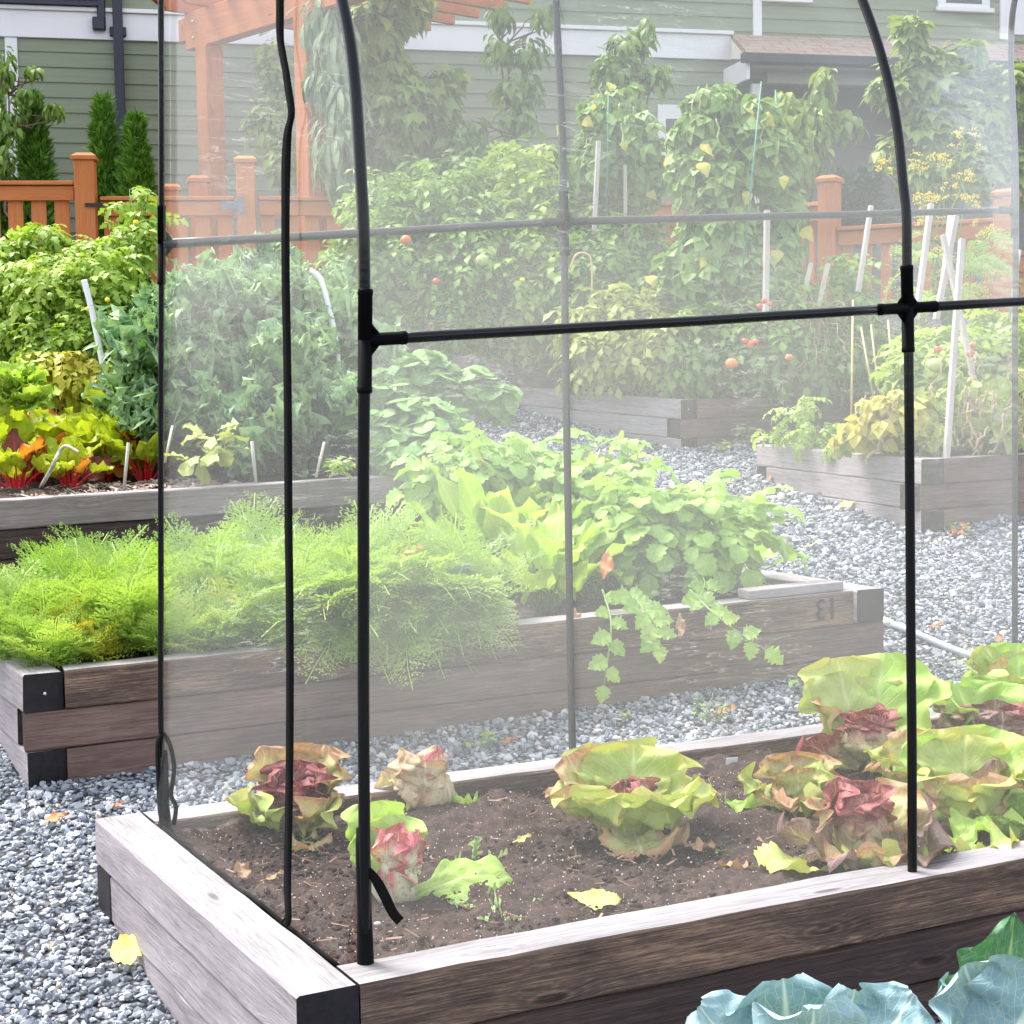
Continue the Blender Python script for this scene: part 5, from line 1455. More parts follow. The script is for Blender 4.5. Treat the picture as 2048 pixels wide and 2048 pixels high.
# ------------------------------------------------------------------ beds C, G, E
# left tomato bush
tomplant('huge bright tomato bush at the left, the largest plant outside the film', 'G', 130, 800, [bl(40, 520, 11.0, 66, 46), bl(85, 470, 11.0, 14, 26, w=2), bl(120, 540, 10.9, 66, 50), bl(200, 520, 11.0, 60, 46), bl(262, 490, 11.1, 30, 50), bl(20, 560, 10.8, 70, 66), bl(100, 590, 10.6, 80, 70), bl(190, 580, 10.7, 66, 80), bl(40, 660, 10.6, 60, 60), bl(130, 680, 10.4, 70, 60), bl(200, 670, 10.6, 50, 60), bl(-30, 550, 11.0, 60, 80)], 3300, M['tomato_bright'], 61, size=.5, temps=T_tom, fr=((100, 590, 10.0, .016, 'tomato_green'), (60, 640, 10.0, .018, 'tomato_green'), (215, 600, 10.0, .016, 'yellow_flower'), (175, 618, 10.0, .015, 'yellow_flower')), d=11.0)
tomplant('young tomato shoot with a yellow flower reaching over the garden gate', 'G', 270, 560, [bl(262, 400, 11.3, 14, 20), bl(284, 446, 11.3, 24, 20), bl(296, 385, 11.3, 12, 10), bl(252, 470, 11.2, 26, 26)], 60, M['tomato_bright'], 62, size=.6, temps=T_tom, fr=((272, 445, 11.0, .02, 'yellow_flower'),), d=11.2)
bush('yellowing_vine', 'yellow green vine leaves under the big left tomato bush', 'vine', P(150, 790, 10.4), [bl(120, 730, 10.2, 60, 36), bl(190, 740, 10.2, 40, 44), bl(60, 760, 10.2, 50, 30)], T_tom, .55, 170, M['carrot_yellow'], M['stem_green'], seed=63)
bush('lettuce_tuft', 'frilly pale green tuft behind the chard at the left edge', 'lettuce', on('C', 30, 890), [bl(25, 790, 9.2, 38, 36), bl(60, 800, 9.2, 24, 20)], [leaf(1, .8, 'round', 3, 7, bend=.4, cup=.2, ruf=.16, rf=4, crk=.03, seed=s) for s in (1, 2)], .12, 110, M['beet'], None, droop=-.4, seed=64)
# chard
CH = []
def chard_leaf_meshes():
    for q in range(5):
        L = (.24, .27, .20, .25, .19)[q]
        g = leaf(L, L * .72, 'ovate', 4, 10, bend=-(.3, .7, .1, 1.0, .5)[q], cup=.22, ruf=.022, rf=2.6, crk=.0045, seed=q)
        CH.append(g)
chard_leaf_meshes()
chm = [make_mesh('chard_blade', g, M['chard_leaf']) for g in CH]
cho = [make_mesh('chard_blade_orange', g, M['chard_orange']) for g in CH[:3]]
chd = [make_mesh('chard_blade_dark', g, M['chard_dark']) for g in CH[:2]]
def chard(label, p, seed, n=9, sc=1.0, orange=.2, dark=.05, red=True, group=None):
    t = thing('chard_plant', label, 'chard', p, 0, group)
    rs = np.random.default_rng(seed)
    for q in range(n):
        a = q * 2.4 + rs.uniform(-.4, .4)
        lean = rs.uniform(.08, .95)
        ln = rs.uniform(.11, .26) * sc
        h = V3(-math.sin(a) * math.sin(lean), math.cos(a) * math.sin(lean), math.cos(lean))
        st = V3(-math.sin(a) * .02, math.cos(a) * .02, -.02)
        end = st + h * ln
        mid = st + h * ln * .5 + V3(0, 0, .02)
        s_ = obj('stalk', tube(smooth([st, mid, end, end + h * .06 * sc], 3), np.linspace(.0075, .004, 10) * sc, 7), M['chard_stalk' if red or rs.uniform() < .6 else 'chard_stalk_pale'], t)
        u = rs.uniform()
        me = cho[q % 3] if u < orange else (chd[q % 2] if u < orange + dark else chm[rs.integers(0, 5)])
        b = bpy.data.objects.new('leaf_blade', me); COL.objects.link(b); b.parent = s_
        Mx = YPR(a + rs.normal(0, .4), PI / 2 - lean - rs.uniform(0, .35), rs.normal(0, .5))
        b.matrix_local = Matrix.Translation(Vector(end)) @ Matrix([list(r) for r in Mx]).to_4x4() @ Matrix.Scale(sc * rs.uniform(.8, 1.2), 4)
    return t
gch = 'red stalked chard row in the second bed back'
labs = ['chard at the far left edge with broad yellow blades', 'chard between the bent twig and its left neighbour', 'chard with lime blades right behind the thin cane', 'chard with upright blades behind the cane, back row', 'chard at the right end hugging the black rear leg', 'back row chard above the bent twig', 'yellow leaved chard at the left edge of the row', 'chard plant with orange blotched leaves behind the bent twig', 'chard with green blades just right of the bent twig', 'chard with a dark speckled leaf beside the thin cane', 'chard with the tallest lime leaf at the right end of its row', 'chard with small round leaves against the timber, right end', 'chard in the back row with an orange leaf at its top', 'chard in the back row with tall lime blades', 'chard in the back row at the far left', 'low chard at the front left corner with bright red stalks', 'low chard leaning over the timber below the bent twig']
for (u, v, s, sc, orr), lb in zip(((-12, 955, 21, 1.1, .1), (62, 968, 22, 1.0, .2), (205, 962, 23, 1.05, .1), (180, 925, 24, 1.2, .1), (305, 945, 25, .95, .1), (90, 905, 26, 1.2, .2), (20, 965, 1, 1.1, .12), (95, 955, 2, 1.15, .25), (165, 955, 3, 1.1, .08), (232, 955, 4, 1.15, .15), (275, 930, 5, 1.2, .0), (290, 965, 6, .8, .1), (130, 915, 7, 1.15, .3), (205, 910, 8, 1.1, .05), (45, 915, 9, 1.15, .12), (35, 985, 10, .75, .1), (140, 978, 11, .75, .05)), labs):
    chard(lb, on('C', u, v), s, 18, sc, orr, .05)
rs_ = np.random.default_rng(3)
pts = smooth([on('C', 80, 985) + V3(0, 0, .02), P(104, 935, 8.05), P(118, 905, 8.05), P(130, 892, 8.05), P(142, 895, 8.0), P(158, 905, 7.95)], 4)
tag(obj('bent_twig', tube(pts - pts[0], np.linspace(.011, .006, len(pts)), 7), plain('bleached_twig', (.42, .38, .33), .9, .1, var=.35, vsc=40), None, pts[0]), 'bleached bent twig stuck among the chard', 'twig')
stick('garden_cane', 'thin tan cane standing at the front of the chard row', 'cane', 257, 885, 8.25, 248, 982, 8.25, .016, 'stake', round_=True)
stick('garden_cane', 'thin pale cane beside the black rear leg, left of the kale', 'cane', 345, 852, 8.9, 330, 925, 8.8, .014, 'stake', round_=True)
stick('garden_cane', 'thin pale cane under the kale, left of the zip strip', 'cane', 504, 882, 8.6, 512, 965, 8.6, .018, 'stake', round_=True)
stick('garden_cane', 'thin cane tilted right under the kale, right of the zip strip', 'cane', 649, 884, 8.9, 632, 955, 8.85, .016, 'stake', round_=True)
# kale
KL = [leaf(.34, .25, 'spoon', 8, 34, bend=-(.9, 1.4, .6, 1.7)[q], cup=.35, ruf=.05, rf=6.0, crk=.004, seed=q + 20, ang0=.1) for q in range(4)]
for g_ in KL:     # frilled margin: a second finer ruffle
    r_ = np.random.default_rng(len(g_.V)); e_ = np.abs(g_.UV[:, 0] * 2 - 1) ** 2
    g_.V += r_.normal(0, .015, g_.V.shape) * (e_ * np.clip(g_.UV[:, 1] * 3 - .9, 0, 1))[:, None]
KF = []
for q_, g_ in enumerate(KL):
    r_ = np.random.default_rng(q_ + 90)
    cand = np.nonzero((np.abs(g_.UV[:, 0] * 2 - 1) > .62) & (g_.UV[:, 1] > .38))[0]
    fans = [leaf(.036, .05, 'wedge', 2, 3, bend=.9, cup=.5, ruf=.03, rf=1.5, seed=z) for z in range(4)]
    fans = [Geo(f.V, f.Q, f.T, np.stack([np.full(len(f.V), .5 + .47), np.full(len(f.V), .9)], 1)) for f in fans]
    gs = [g_]
    for z in range(120):
        i_ = cand[r_.integers(0, len(cand))]
        gs.append(fans[z % 4].xf(YPR(r_.uniform(0, 6.28), r_.uniform(-.9, 1.5), r_.normal(0, .7)), g_.V[i_] + r_.normal(0, .006, 3), r_.uniform(.5, 1.1)))
    KF.append(merge(gs))
KL = KF
def kale(label, base, h, spread, n, seed, mat='kale', lean=(0, 0)):
    base = np.asarray(base, float)
    t = thing('kale_plant', label, 'kale', base)
    rs = np.random.default_rng(seed)
    gs = []
    top = V3(lean[0], lean[1], h * .72)
    st = wob((0, 0, -.04), top, 6, .03, seed)
    for q in range(int(n * .62)):
        f = rs.uniform(.12, 1) ** .8
        p = np.array([np.interp(f, np.linspace(0, 1, 6), st[:, k]) for k in range(3)])
        a = rs.uniform(0, 6.283)
        pit = np.interp(f, [0, .5, 1], [.0, .45, 1.05]) + rs.normal(0, .2)
        sc = 1.5 * spread * rs.uniform(.75, 1.25) * np.interp(f, [0, .6, 1], [.85, 1.1, .8])
        gs.append(KL[rs.integers(0, 4)].xf(YPR(a, pit, rs.normal(0, .3)), p, sc, rs.uniform(0, 1)))
    obj('leaves', merge(gs), M[mat], t)['kind'] = 'stuff'
    obj('stem', tube(st, np.linspace(.022, .012, 6), 8), M['stem_green'], t)
for lb, u, v, d, vt, sp, n, s, mt in (
    ('kale plant partly left of the black rear leg', 285, 900, 9.3, 500, 1.0, 30, 1, 'kale'),
    ('tall kale plant just right of the black rear leg', 385, 950, 9.0, 520, 1.05, 34, 2, 'kale'),
    ('tallest kale plant in the middle of the patch', 450, 940, 9.3, 495, 1.1, 36, 3, 'kale'),
    ('kale plant behind the zip strip with its crown before the fence', 530, 935, 9.4, 500, 1.1, 36, 4, 'kale'),
    ('kale plant left of the white bent pipe', 600, 935, 9.5, 530, 1.05, 32, 5, 'kale'),
    ('low kale plant at the front of the patch under the pipe', 610, 955, 8.9, 740, 1.0, 26, 6, 'kale'),
    ('low front kale plant right beside the black corner leg', 690, 945, 9.0, 760, .95, 24, 7, 'kale'),
    ('blue grey kale plant at the left of the patch', 340, 930, 9.1, 580, .95, 22, 8, 'kale_blue'),
    ('low front kale plant with drooping lower leaves, left of the zip strip', 450, 955, 8.8, 700, 1.05, 28, 9, 'kale')):
    b = on('C', u, v)
    dd = np.dot(b - CAM, fw)
    kale(lb, b, (v - vt) * dd / F, sp, n, s, mt)
bush('yellow_lettuce', 'fading yellow leaf rosette on the mulch below the kale', 'lettuce', on('C', 425, 940), [bl(430, 885, 8.8, 36, 26), bl(400, 915, 8.7, 34, 16)], [leaf(1, .7, 'obov', 3, 7, bend=-.5, cup=.2, ruf=.08, rf=3, seed=s) for s in (1, 2)], .13, 26, M['tomato_pale'], None, droop=.2, seed=70)
bush('pansy', 'small yellow green plant with white blooms by the corner leg', 'flower', on('C', 690, 950), [bl(680, 930, 8.9, 24, 20)], T_simple, .05, 90, M['beet'], None, droop=.2, seed=71)
tt = bpy.data.objects[[o.name for o in bpy.data.objects if o.name.startswith('pansy')][0]]
for u, v in ((668, 922), (679, 918), (690, 924)):
    obj('flower', ball(P(u, v, 8.75) - V3(*tt.location), .011, 8, 5, (1, 1, .6)), M['white_flower'], tt)
# strawberries
def trifol(s):
    gs = []
    for a in (0, 1.45, -1.45):
        gs.append(leaf(.10, .095, 'round', 3, 8, bend=-.35, cup=-.12, fold=.12, serr=.07, seed=s).xf(YPR(a, -.15, random.uniform(-.2, .2)), (0, .012, 0)))
    return merge(gs + [strip((0, -.1, -.06), (0, .012, 0), .005)])
T_str = [trifol(s) for s in range(3)]
for lb, bb, n, s in (('strawberry plants mounded at the top of the leafy heap', [bl(850, 735, 9.9, 60, 30), bl(800, 760, 9.8, 60, 36)], 90, 1),
                     ('strawberry plant on the left of the leafy heap, beside the corner leg', [bl(770, 800, 9.6, 50, 46), bl(760, 860, 9.4, 50, 50)], 95, 2),
                     ('strawberry plant on the right slope of the leafy heap', [bl(920, 770, 9.9, 70, 36), bl(985, 790, 9.9, 40, 24)], 90, 3),
                     ('strawberry plant low in the front middle of the leafy heap', [bl(850, 850, 9.4, 70, 56), bl(880, 900, 9.2, 50, 34), bl(800, 910, 9.2, 50, 26)], 120, 4)):
    bush('strawberry_plant', lb, 'strawberry', on('C', bb[0][0] is None or (bl and 0) or 0, 0) if False else (bb[-1][0] * V3(1, 1, 0) + V3(0, 0, bb[-1][0][2] - .15)), bb, T_str, 1.05, int(n * 1.4), M['straw_leaf'], M['stem_green'], droop=.75, jit=.5, seed=s, shell=.35, updir=.55, branch=False, stem_r=.004)
# yellow beans and dry pods of bed E
bush('bean_bush', 'yellowing bush beans with dry pods before the tall white stake', 'bean plant', on('E', 1800, 895), [bl(1790, 830, 9.9, 90, 50), bl(1740, 860, 10.0, 60, 36), bl(1860, 850, 9.8, 60, 40)], T_bean, .7, 170, M['tomato_pale'], M['stem_green'], seed=81, extra=[([bl(1780, 830, 9.8, 80, 50), bl(1730, 865, 9.9, 50, 24)], 70, M['bean_yellow'])])
bush('bean_bush', 'dried tan bean plants with hanging pods at the right edge', 'bean plant', on('E', 1960, 885), [bl(1960, 800, 10.0, 80, 60), bl(2010, 850, 9.9, 50, 40)], T_bean, .9, 60, M['tomato_pale'], M['stem_dry'], seed=82, stem_r=.007)
bush('squash_shoot', 'fresh green shoots leaning over the left end of the yellow bean bed', 'plant', on('E', 1580, 880), [bl(1590, 830, 10.9, 18, 34), bl(1640, 860, 10.7, 40, 18), bl(1540, 868, 11.0, 30, 14), bl(1690, 870, 10.4, 30, 18), bl(1612, 800, 10.9, 10, 16, w=2)], T_tom, .42, 110, M['tomato_bright'], M['stem_green'], seed=83)
rs_ = np.random.default_rng(8)
pods = []
eb = on('E', 1900, 880)
t = thing('bean_pod_cluster', 'tan dry bean pods hanging in rows above the right bed timber', 'bean pods', eb)
for q in range(42):
    u, v = rs_.uniform(1850, 2048) if q > 10 else rs_.uniform(1730, 1830), rs_.uniform(770, 880)
    p = P(u, v, rs_.uniform(9.65, 9.95)) - eb
    L = rs_.uniform(.10, .17)
    pods.append(tube(wob(p, p + V3(rs_.normal(0, .04), rs_.normal(0, .02), -L), 7, .014, q), [.003, .007, .0075, .006, .0078, .006, .002], 6))
for q in range(46):
    u, v = rs_.uniform(1850, 2060), rs_.uniform(700, 860)
    p = P(u, v, rs_.uniform(9.8, 10.1)) - eb
    pods.append(tube(wob(p, p + V3(rs_.normal(0, .14), rs_.normal(0, .05), -rs_.uniform(.1, .35)), 7, .03, q + 100), .0032, 5))
obj('dry_pods', merge(pods), M['stem_dry'], t)['kind'] = 'stuff'
bush('dry_stalks', 'tangle of dry brown stalks by the pair of short stakes', 'dead plant', P(1620, 690, 12.7), [bl(1620, 620, 12.6, 60, 24), bl(1640, 660, 12.6, 50, 40)], [merge([tube(wob((0, 0, 0), (.1, 1, -.2), 6, .12, s), .012, 4)]) for s in range(3)], .32, 90, M['stem_dry'], M['stem_dry'], seed=85, jit=1.2)

# ------------------------------------------------------------------ bed B: carrots, spinach beet, celery
FR_ = [frond(.42, s) for s in range(5)]
def carrot_mesh(seed, mat, n=11):
    rs = np.random.default_rng(seed)
    gs = []
    for q in range(n):
        a = q * 2.399 + rs.uniform(-.4, .4)
        pit = rs.uniform(.6, 1.45)
        gs.append(FR_[rs.integers(0, 5)].xf(YPR(a, pit, rs.normal(0, .3)), (rs.normal(0, .012), rs.normal(0, .012), -.02), rs.uniform(.75, 1.2), rs.uniform(0, 1)))
    return make_mesh('carrot_top', merge(gs), mat)
cm = [carrot_mesh(s, M['carrot']) for s in range(5)]
cy = [carrot_mesh(s + 9, M['carrot_yellow'], 8) for s in range(2)]
def put(me, name, p, rz, sc, label, cat, group, tilt=(0, 0)):
    o = bpy.data.objects.new(name, me); COL.objects.link(o)
    o.location = tuple(p); o.rotation_euler = (tilt[0], tilt[1], rz); o.scale = (sc,) * 3
    return tag(o, label, cat, group)
rs_ = np.random.default_rng(17)
gl = 'carrot tops in the dense rows of the numbered bed'
for ia, a in enumerate(np.linspace(.03, .50, 14)):
    for ib, b in enumerate((.15, .27, .39, .52, .66, .80, .92)):
        aa, bb_ = a + rs_.normal(0, .012), b + rs_.normal(0, .025)
        yel = rs_.uniform() < (.22 if ib < 2 else .06)
        sc = rs_.uniform(.8, 1.3) * (.8 if ib == 0 else 1.0) * (.75 if ia < 2 and ib > 3 else 1)
        if yel: put(cy[rs_.integers(0, 2)], 'carrot_plant', inbed('B', aa, bb_), rs_.uniform(0, 6.28), sc * .8, 'yellowing feathery carrot top among the green ones', 'carrot', 'yellowing carrot tops in the numbered bed')
        else: put(cm[rs_.integers(0, 5)], 'carrot_plant', inbed('B', aa, bb_), rs_.uniform(0, 6.28), sc, 'feathery green carrot top in the dense rows of the numbered bed', 'carrot', gl)
# fronds spilling over the timber right of the corner leg
gs_ = 'carrot tops spilling over the timber'
sm = []
for q in range(4):
    rs = np.random.default_rng(q + 40); gg = []
    for z in range(24):
        # fronds arch outwards (+y here) and hang down
        gg.append(FR_[rs.integers(0, 5)].xf(YPR(rs.normal(0, .55), rs.uniform(-.25, .6), rs.normal(0, .35)), (rs.normal(0, .05), rs.normal(0, .04), rs.uniform(-.02, .05)), rs.uniform(.45, 1.0), rs.uniform(0, 1)))
    sm.append(make_mesh('carrot_spill', merge(gg), M['carrot'] if q < 3 else M['carrot_yellow']))
yo = math.atan2(-oB[0], oB[1])
for q, (u, v, sc) in enumerate(((680, 1250, .8), (725, 1250, 1.15), (770, 1248, 1.3), (815, 1240, 1.3), (860, 1235, 1.2), (905, 1228, 1.0), (950, 1222, .7), (760, 1225, 1.15), (840, 1215, 1.2), (900, 1200, 1.1), (700, 1225, 1.0), (640, 1262, .5), (800, 1190, 1.2), (985, 1195, .8), (930, 1180, 1.1))):
    put(sm[3] if q == 11 else sm[q % 3], 'carrot_plant', inbed('B', (u - 45) / 1723 * .84 + .03, .10 if q % 2 else .14, .08 + (.06 if q > 6 else 0)), yo + rs_.normal(0, .3), sc, 'feathery carrot top spilling over the timber right of the corner leg', 'carrot', gs_)
# spinach beet
def leafy(name, label, cat, p, specs, mat, stalk_mat, group=None, nu=4, nv=10, cup=.2, ruf=.02, rf=1.6, prof='ovate', sc=1.0, seed=0):
    """plant of big single leaves: specs (yaw deg, lean deg, stalk m, L, W, bend[, material])"""
    t = thing(name, label, cat, p, 0, group)
    rs = np.random.default_rng(seed)
    for q, sp in enumerate(specs):
        a, lean, ln, L, W, bend = sp[:6]
        m_ = sp[6] if len(sp) > 6 else mat
        a, lean = R(a), R(lean)
        h = V3(-math.sin(a) * math.sin(lean), math.cos(a) * math.sin(lean), math.cos(lean))
        st = V3(-math.sin(a) * .015, math.cos(a) * .015, -.02)
        end = st + h * ln * sc
        gl_ = leaf(L * sc, W * sc, prof, nu, nv, bend=bend, cup=cup, ruf=ruf, rf=rf, crk=.003, seed=seed * 50 + q).xf(YPR(a, PI / 2 - lean, rs.normal(0, .25)), end, 1, rs.uniform(0, 1))
        lo = obj('leaf', gl_, M[m_], t)
        if ln > .02:
            obj('stalk', tube([st, st + h * ln * sc * .5 + V3(0, 0, .01), end, end + h * .03], [.008 * sc, .0065 * sc, .005 * sc, .003], 6), M[stalk_mat], lo)
    return t
def beet_specs(seed, n, k=1.0):
    rs = np.random.default_rng(seed); out = []
    for q in range(n):
        out.append((q * 137.5 + rs.uniform(-20, 20), rs.uniform(6, 52), rs.uniform(.10, .26) * k, rs.uniform(.18, .30) * k, rs.uniform(.10, .145) * k, -rs.uniform(.2, 1.2)))
    return out
for q, (lb, u, v, n, k) in enumerate((
    ('spinach beet at the front of its row with leaves fanned left and right', 1090, 1225, 18, 1.15),
    ('spinach beet with the tallest pale leaf, left of the blurred rear post', 985, 1195, 18, 1.45),
    ('spinach beet at the left, beside the carrots', 925, 1190, 15, 1.15),
    ('spinach beet in the back, lit lime green, left side', 960, 1135, 16, 1.55),
    ('spinach beet in the back, right by the rear post', 1080, 1125, 16, 1.5),
    ('spinach beet right of the rear post with a yellow drooping leaf', 1190, 1205, 15, 1.15),
    ('spinach beet right of the rear post with broad upright blades, back row', 1170, 1130, 16, 1.45),
    ('spinach beet in front of the celery with a long arching leaf', 1245, 1180, 15, 1.25),
    ('spinach beet in the middle of the leafy rows', 1050, 1170, 18, 1.5))):
    leafy('spinach_beet', lb, 'spinach beet', on('B', u, v), beet_specs(q + 3, n, k), 'beet', 'stem_green', seed=q + 1)
leafy('spinach_beet', 'spinach beet leaf stalk hanging over the timber with blunt yellow leaves', 'spinach beet', on('B', 1110, 1215) + V3(0, 0, .05), [(188, 62, .13, .19, .085, -1.5), (158, 60, .13, .22, .12, -1.6), (225, 55, .22, .21, .085, -1.3), (238, 62, .22, .20, .10, -1.2), (250, 50, .28, .23, .095, -1.5)], 'beet', 'stem_green', seed=30)
# celery-like lovage
for q, (lb, bb, u, v, n) in enumerate((
    ('lime leafed celery at the back of the numbered bed', [bl(990, 925, 8.3, 66, 34), bl(1080, 940, 8.3, 60, 34), bl(930, 955, 8.2, 50, 30), bl(1040, 895, 8.4, 30, 14)], 1060, 1060, 120),
    ('celery with tall shoots in front of the gravel path', [bl(1205, 985, 8.1, 30, 24), bl(1198, 895, 8.3, 8, 14, w=3), bl(1290, 1015, 8.0, 40, 28), bl(1195, 945, 8.2, 20, 14)], 1260, 1060, 60),
    ('darker celery clump at the right end of the leafy rows', [bl(1375, 1020, 7.6, 56, 36), bl(1350, 1075, 7.5, 60, 44), bl(1440, 1060, 7.5, 46, 36), bl(1300, 1030, 7.6, 60, 46)], 1380, 1140, 160),
    ('celery in the middle behind the spinach beet', [bl(1200, 1030, 7.9, 40, 36), bl(1250, 1050, 7.8, 54, 44)], 1220, 1110, 45))):
    bush('celery_plant', lb, 'celery', on('B', u, v), bb, T_cel, .60, int(n * 1.5), M['celery'], M['stem_green'], droop=.15, jit=.5, seed=q + 90, shell=.5, branch=False, stem_r=.005)
leafy('horseradish', 'broad upright dark leaf at the right end behind the celery', 'plant', on('B', 1500, 1150), [(200, 20, .10, .26, .14, -.4), (300, 40, .10, .2, .1, -.6), (250, 55, .12, .2, .09, -.8), (120, 35, .14, .22, .12, -.4)], 'celery', 'stem_green', seed=33)
def sprig(label, px, d, n_leaf, ll, mat, seed, name='trailing_shoot'):
    pts = smooth([P(u, v, dd) for (u, v), dd in zip(px, d)], 4)
    o = pts[0].copy()
    t = thing(name, label, 'shoot', o)
    rs = np.random.default_rng(seed)
    obj('stem', tube(pts - o, np.linspace(.005, .0025, len(pts)), 6), M['stem_green'], t)
    k = len(pts)
    for q in range(n_leaf):
        i = int((q + 1) / n_leaf * (k - 1))
        dv = pts[min(i, k - 1)] - pts[max(0, i - 2)]
        a0 = math.atan2(-dv[0], -dv[2]) if False else 0
        sd = 1 if q % 2 else -1
        # leaf plane faces the viewer, pointing along the stem and out to the side
        ax = dv / np.linalg.norm(dv); side = np.cross(ax, V3(.2, -1, .3)); side /= np.linalg.norm(side)
        y = ax * (.5 if q < n_leaf - 1 else 1) + side * sd * (.85 if q < n_leaf - 1 else 0); y /= np.linalg.norm(y)
        z = V3(.15, -.8, .5); z = z - y * np.dot(y, z); z /= np.linalg.norm(z)
        x = np.cross(y, z)
        g = leaf(ll, ll * .82, 'ovate', 3, 11, bend=-.4, fold=.15, serr=.16, ruf=.008, rf=3, seed=seed + q).xf(np.stack([x, y, z], 1), pts[i] - o, rs.uniform(.8, 1.15), rs.uniform(0, 1))
        obj('leaf', g, M[mat], t)
sprig('leafy shoot hanging straight down over the numbered bed front', [(1205, 1180), (1222, 1240), (1218, 1300), (1208, 1370)], (7.0, 6.75, 6.7, 6.68), 8, .085, 'celery', 1)
sprig('leafy shoot hanging to the right below the stencilled number', [(1380, 1180), (1420, 1220), (1470, 1260), (1530, 1300)], (7.1, 6.85, 6.78, 6.75), 9, .085, 'celery', 2)
sprig('leafy shoot spilling over the timber in a rounded bunch', [(1250, 1180), (1280, 1210), (1310, 1250), (1318, 1290)], (7.05, 6.8, 6.72, 6.7), 11, .095, 'celery', 3)
sprig('short leafy shoot above the bed edge, right of the hanging ones', [(1390, 1130), (1410, 1165), (1395, 1200)], (7.3, 7.1, 6.95), 6, .075, 'celery', 4)
def flat_leaf(name, label, u, v, p, L, W, prof, yaw, pitch, mat, roll=0, bend=.5, ruf=.006, serr=.05, cup=.2, nu=3, nv=12, cat='fallen leaf', rf=2.0, seed=1, group=None):
    o = np.asarray(p, float)
    g = leaf(L, W, prof, nu, nv, bend=bend, cup=cup, ruf=ruf, rf=rf, serr=serr, seed=seed).xf(YPR(R(yaw), R(pitch), R(roll)))
    return tag(obj(name, g, M[mat], None, o), label, cat, group)
flat_leaf('fallen_leaf', 'orange fallen leaf caught on the carrot tops', 0, 0, P(800, 1112, 6.75), .10, .07, 'ovate', -80, 10, 'leaf_orange')
flat_leaf('withered_leaf', 'withered orange leaf hanging over the numbered bed edge', 0, 0, P(1360, 1225, 6.9), .11, .04, 'lance', 180, -75, 'leaf_brown', ruf=.02)
flat_leaf('withered_leaf', 'withered brown leaf hanging beside the rear post', 0, 0, P(1150, 1215, 6.85), .09, .04, 'lance', 190, -70, 'leaf_brown', ruf=.02)
flat_leaf('withered_leaf', 'rust brown withered leaf among the spinach beet stems', 0, 0, P(1215, 1100, 7.0), .14, .06, 'lance', 170, -60, 'leaf_orange', ruf=.02)
flat_leaf('cabbage_leaf', 'small blue leaf poking out of the carrot tops', 0, 0, P(915, 1150, 6.85), .1, .09, 'round', 200, 20, 'cabbage', cat='leaf')
tag(obj('paper_scrap', leaf(.05, .05, 'round', 2, 4, crk=.01, bend=1.2, seed=3), M['white_tag'], None, inbed('B', .93, .30, .02)), 'crumpled white scrap on the soil by the loose plank', 'paper')
# ------------------------------------------------------------------ bed A: radicchio and lettuces
def head(root, c, rx, rz, n, mat, seed, open_=0.0, tilt=(0, 0), name='heart_leaf', ruf=.012, top=1.0, span=1.25):
    """closed head of overlapping cupped leaves wrapped on an egg"""
    rs = np.random.default_rng(seed)
    Tm = Ry(tilt[0]) @ Rx(tilt[1])
    for q in range(n):
        a0 = q * 2.4 + rs.uniform(-.2, .2)
        nu, nv = 7, 14
        V, UV = [], []
        k = .9 + .045 * q
        ph = rs.uniform(0, 6, 3)
        for i in range(nv + 1):
            s = i / nv
            w = np.interp(s, [0, .2, .6, .85, 1], [.35, .8, 1, .8, .5]) * span
            el = -1.25 + s * (2.55 + .35 * top)
            for j in range(2 * nu + 1):
                t = j / nu - 1
                a = a0 + t * w
                e = el - .22 * t * t * s
                rr = k * (1 + open_ * s * s) + ruf / rx * (abs(t) ** 2) * (math.sin(s * 17 + ph[0]) + .7 * math.sin(s * 31 + ph[1])) + .035 * s * math.sin(t * 6 + ph[2])
                rr += .018 * math.cos(t * 14) * (1 - s) + .10 * max(0, abs(t) - .72) ** 1.2 * (1 + s) + .05 * s * math.sin(s * 9 + t * 8 + ph[1]) + (.10 * max(0, s - .86) / .14 if q >= n - 3 else 0)
                V.append((rx * rr * math.cos(e) * math.cos(a), rx * rr * math.cos(e) * math.sin(a), rz * (math.sin(e) * (.96 + .04 * k) + .95)))
                UV.append(((t + 1) / 2, s))
        c_ = 2 * nu + 1
        Q = [(i * c_ + j, i * c_ + j + 1, (i + 1) * c_ + j + 1, (i + 1) * c_ + j) for i in range(nv) for j in range(2 * nu)]
        V = np.array(V) @ Tm.T + np.asarray(c)
        obj(name, Geo(V, Q, None, UV, np.full(len(V), rs.uniform(0, 1))), M[mat], root)
def outer(root, specs, seed=0, name='outer_leaf', k=1.0, dp=0.0):
    """specs (yaw, pitch, L, W, bend, mat[, opts])"""
    rs = np.random.default_rng(seed)
    for q, sp in enumerate(specs):
        a, pit, L, W, bend, m_ = sp[:6]
        L *= k; W *= k * 1.05; pit += dp
        o = dict(prof='wedge', cup=.22, ruf=.024, rf=2.4, serr=.02, roll=0, r=.015, z=0.0, nu=9, nv=36)
        if len(sp) > 6: o.update(sp[6])
        g = leaf(L, W, o['prof'], o['nu'], o['nv'], bend=bend, cup=o['cup'], ruf=o['ruf'] * k, rf=o['rf'], serr=o['serr'], crk=.0042, seed=seed * 40 + q)
        p = V3(-math.sin(R(a)) * o['r'], math.cos(R(a)) * o['r'], o['z'] - .01)
        obj(name, g.xf(YPR(R(a), R(pit), R(o['roll'])), p, 1, rs.uniform(0, 1)), M[m_], root)
def lett(label, u, v, cat='radicchio', name='radicchio'):
    return thing(name, label, cat, on('A', u, v))
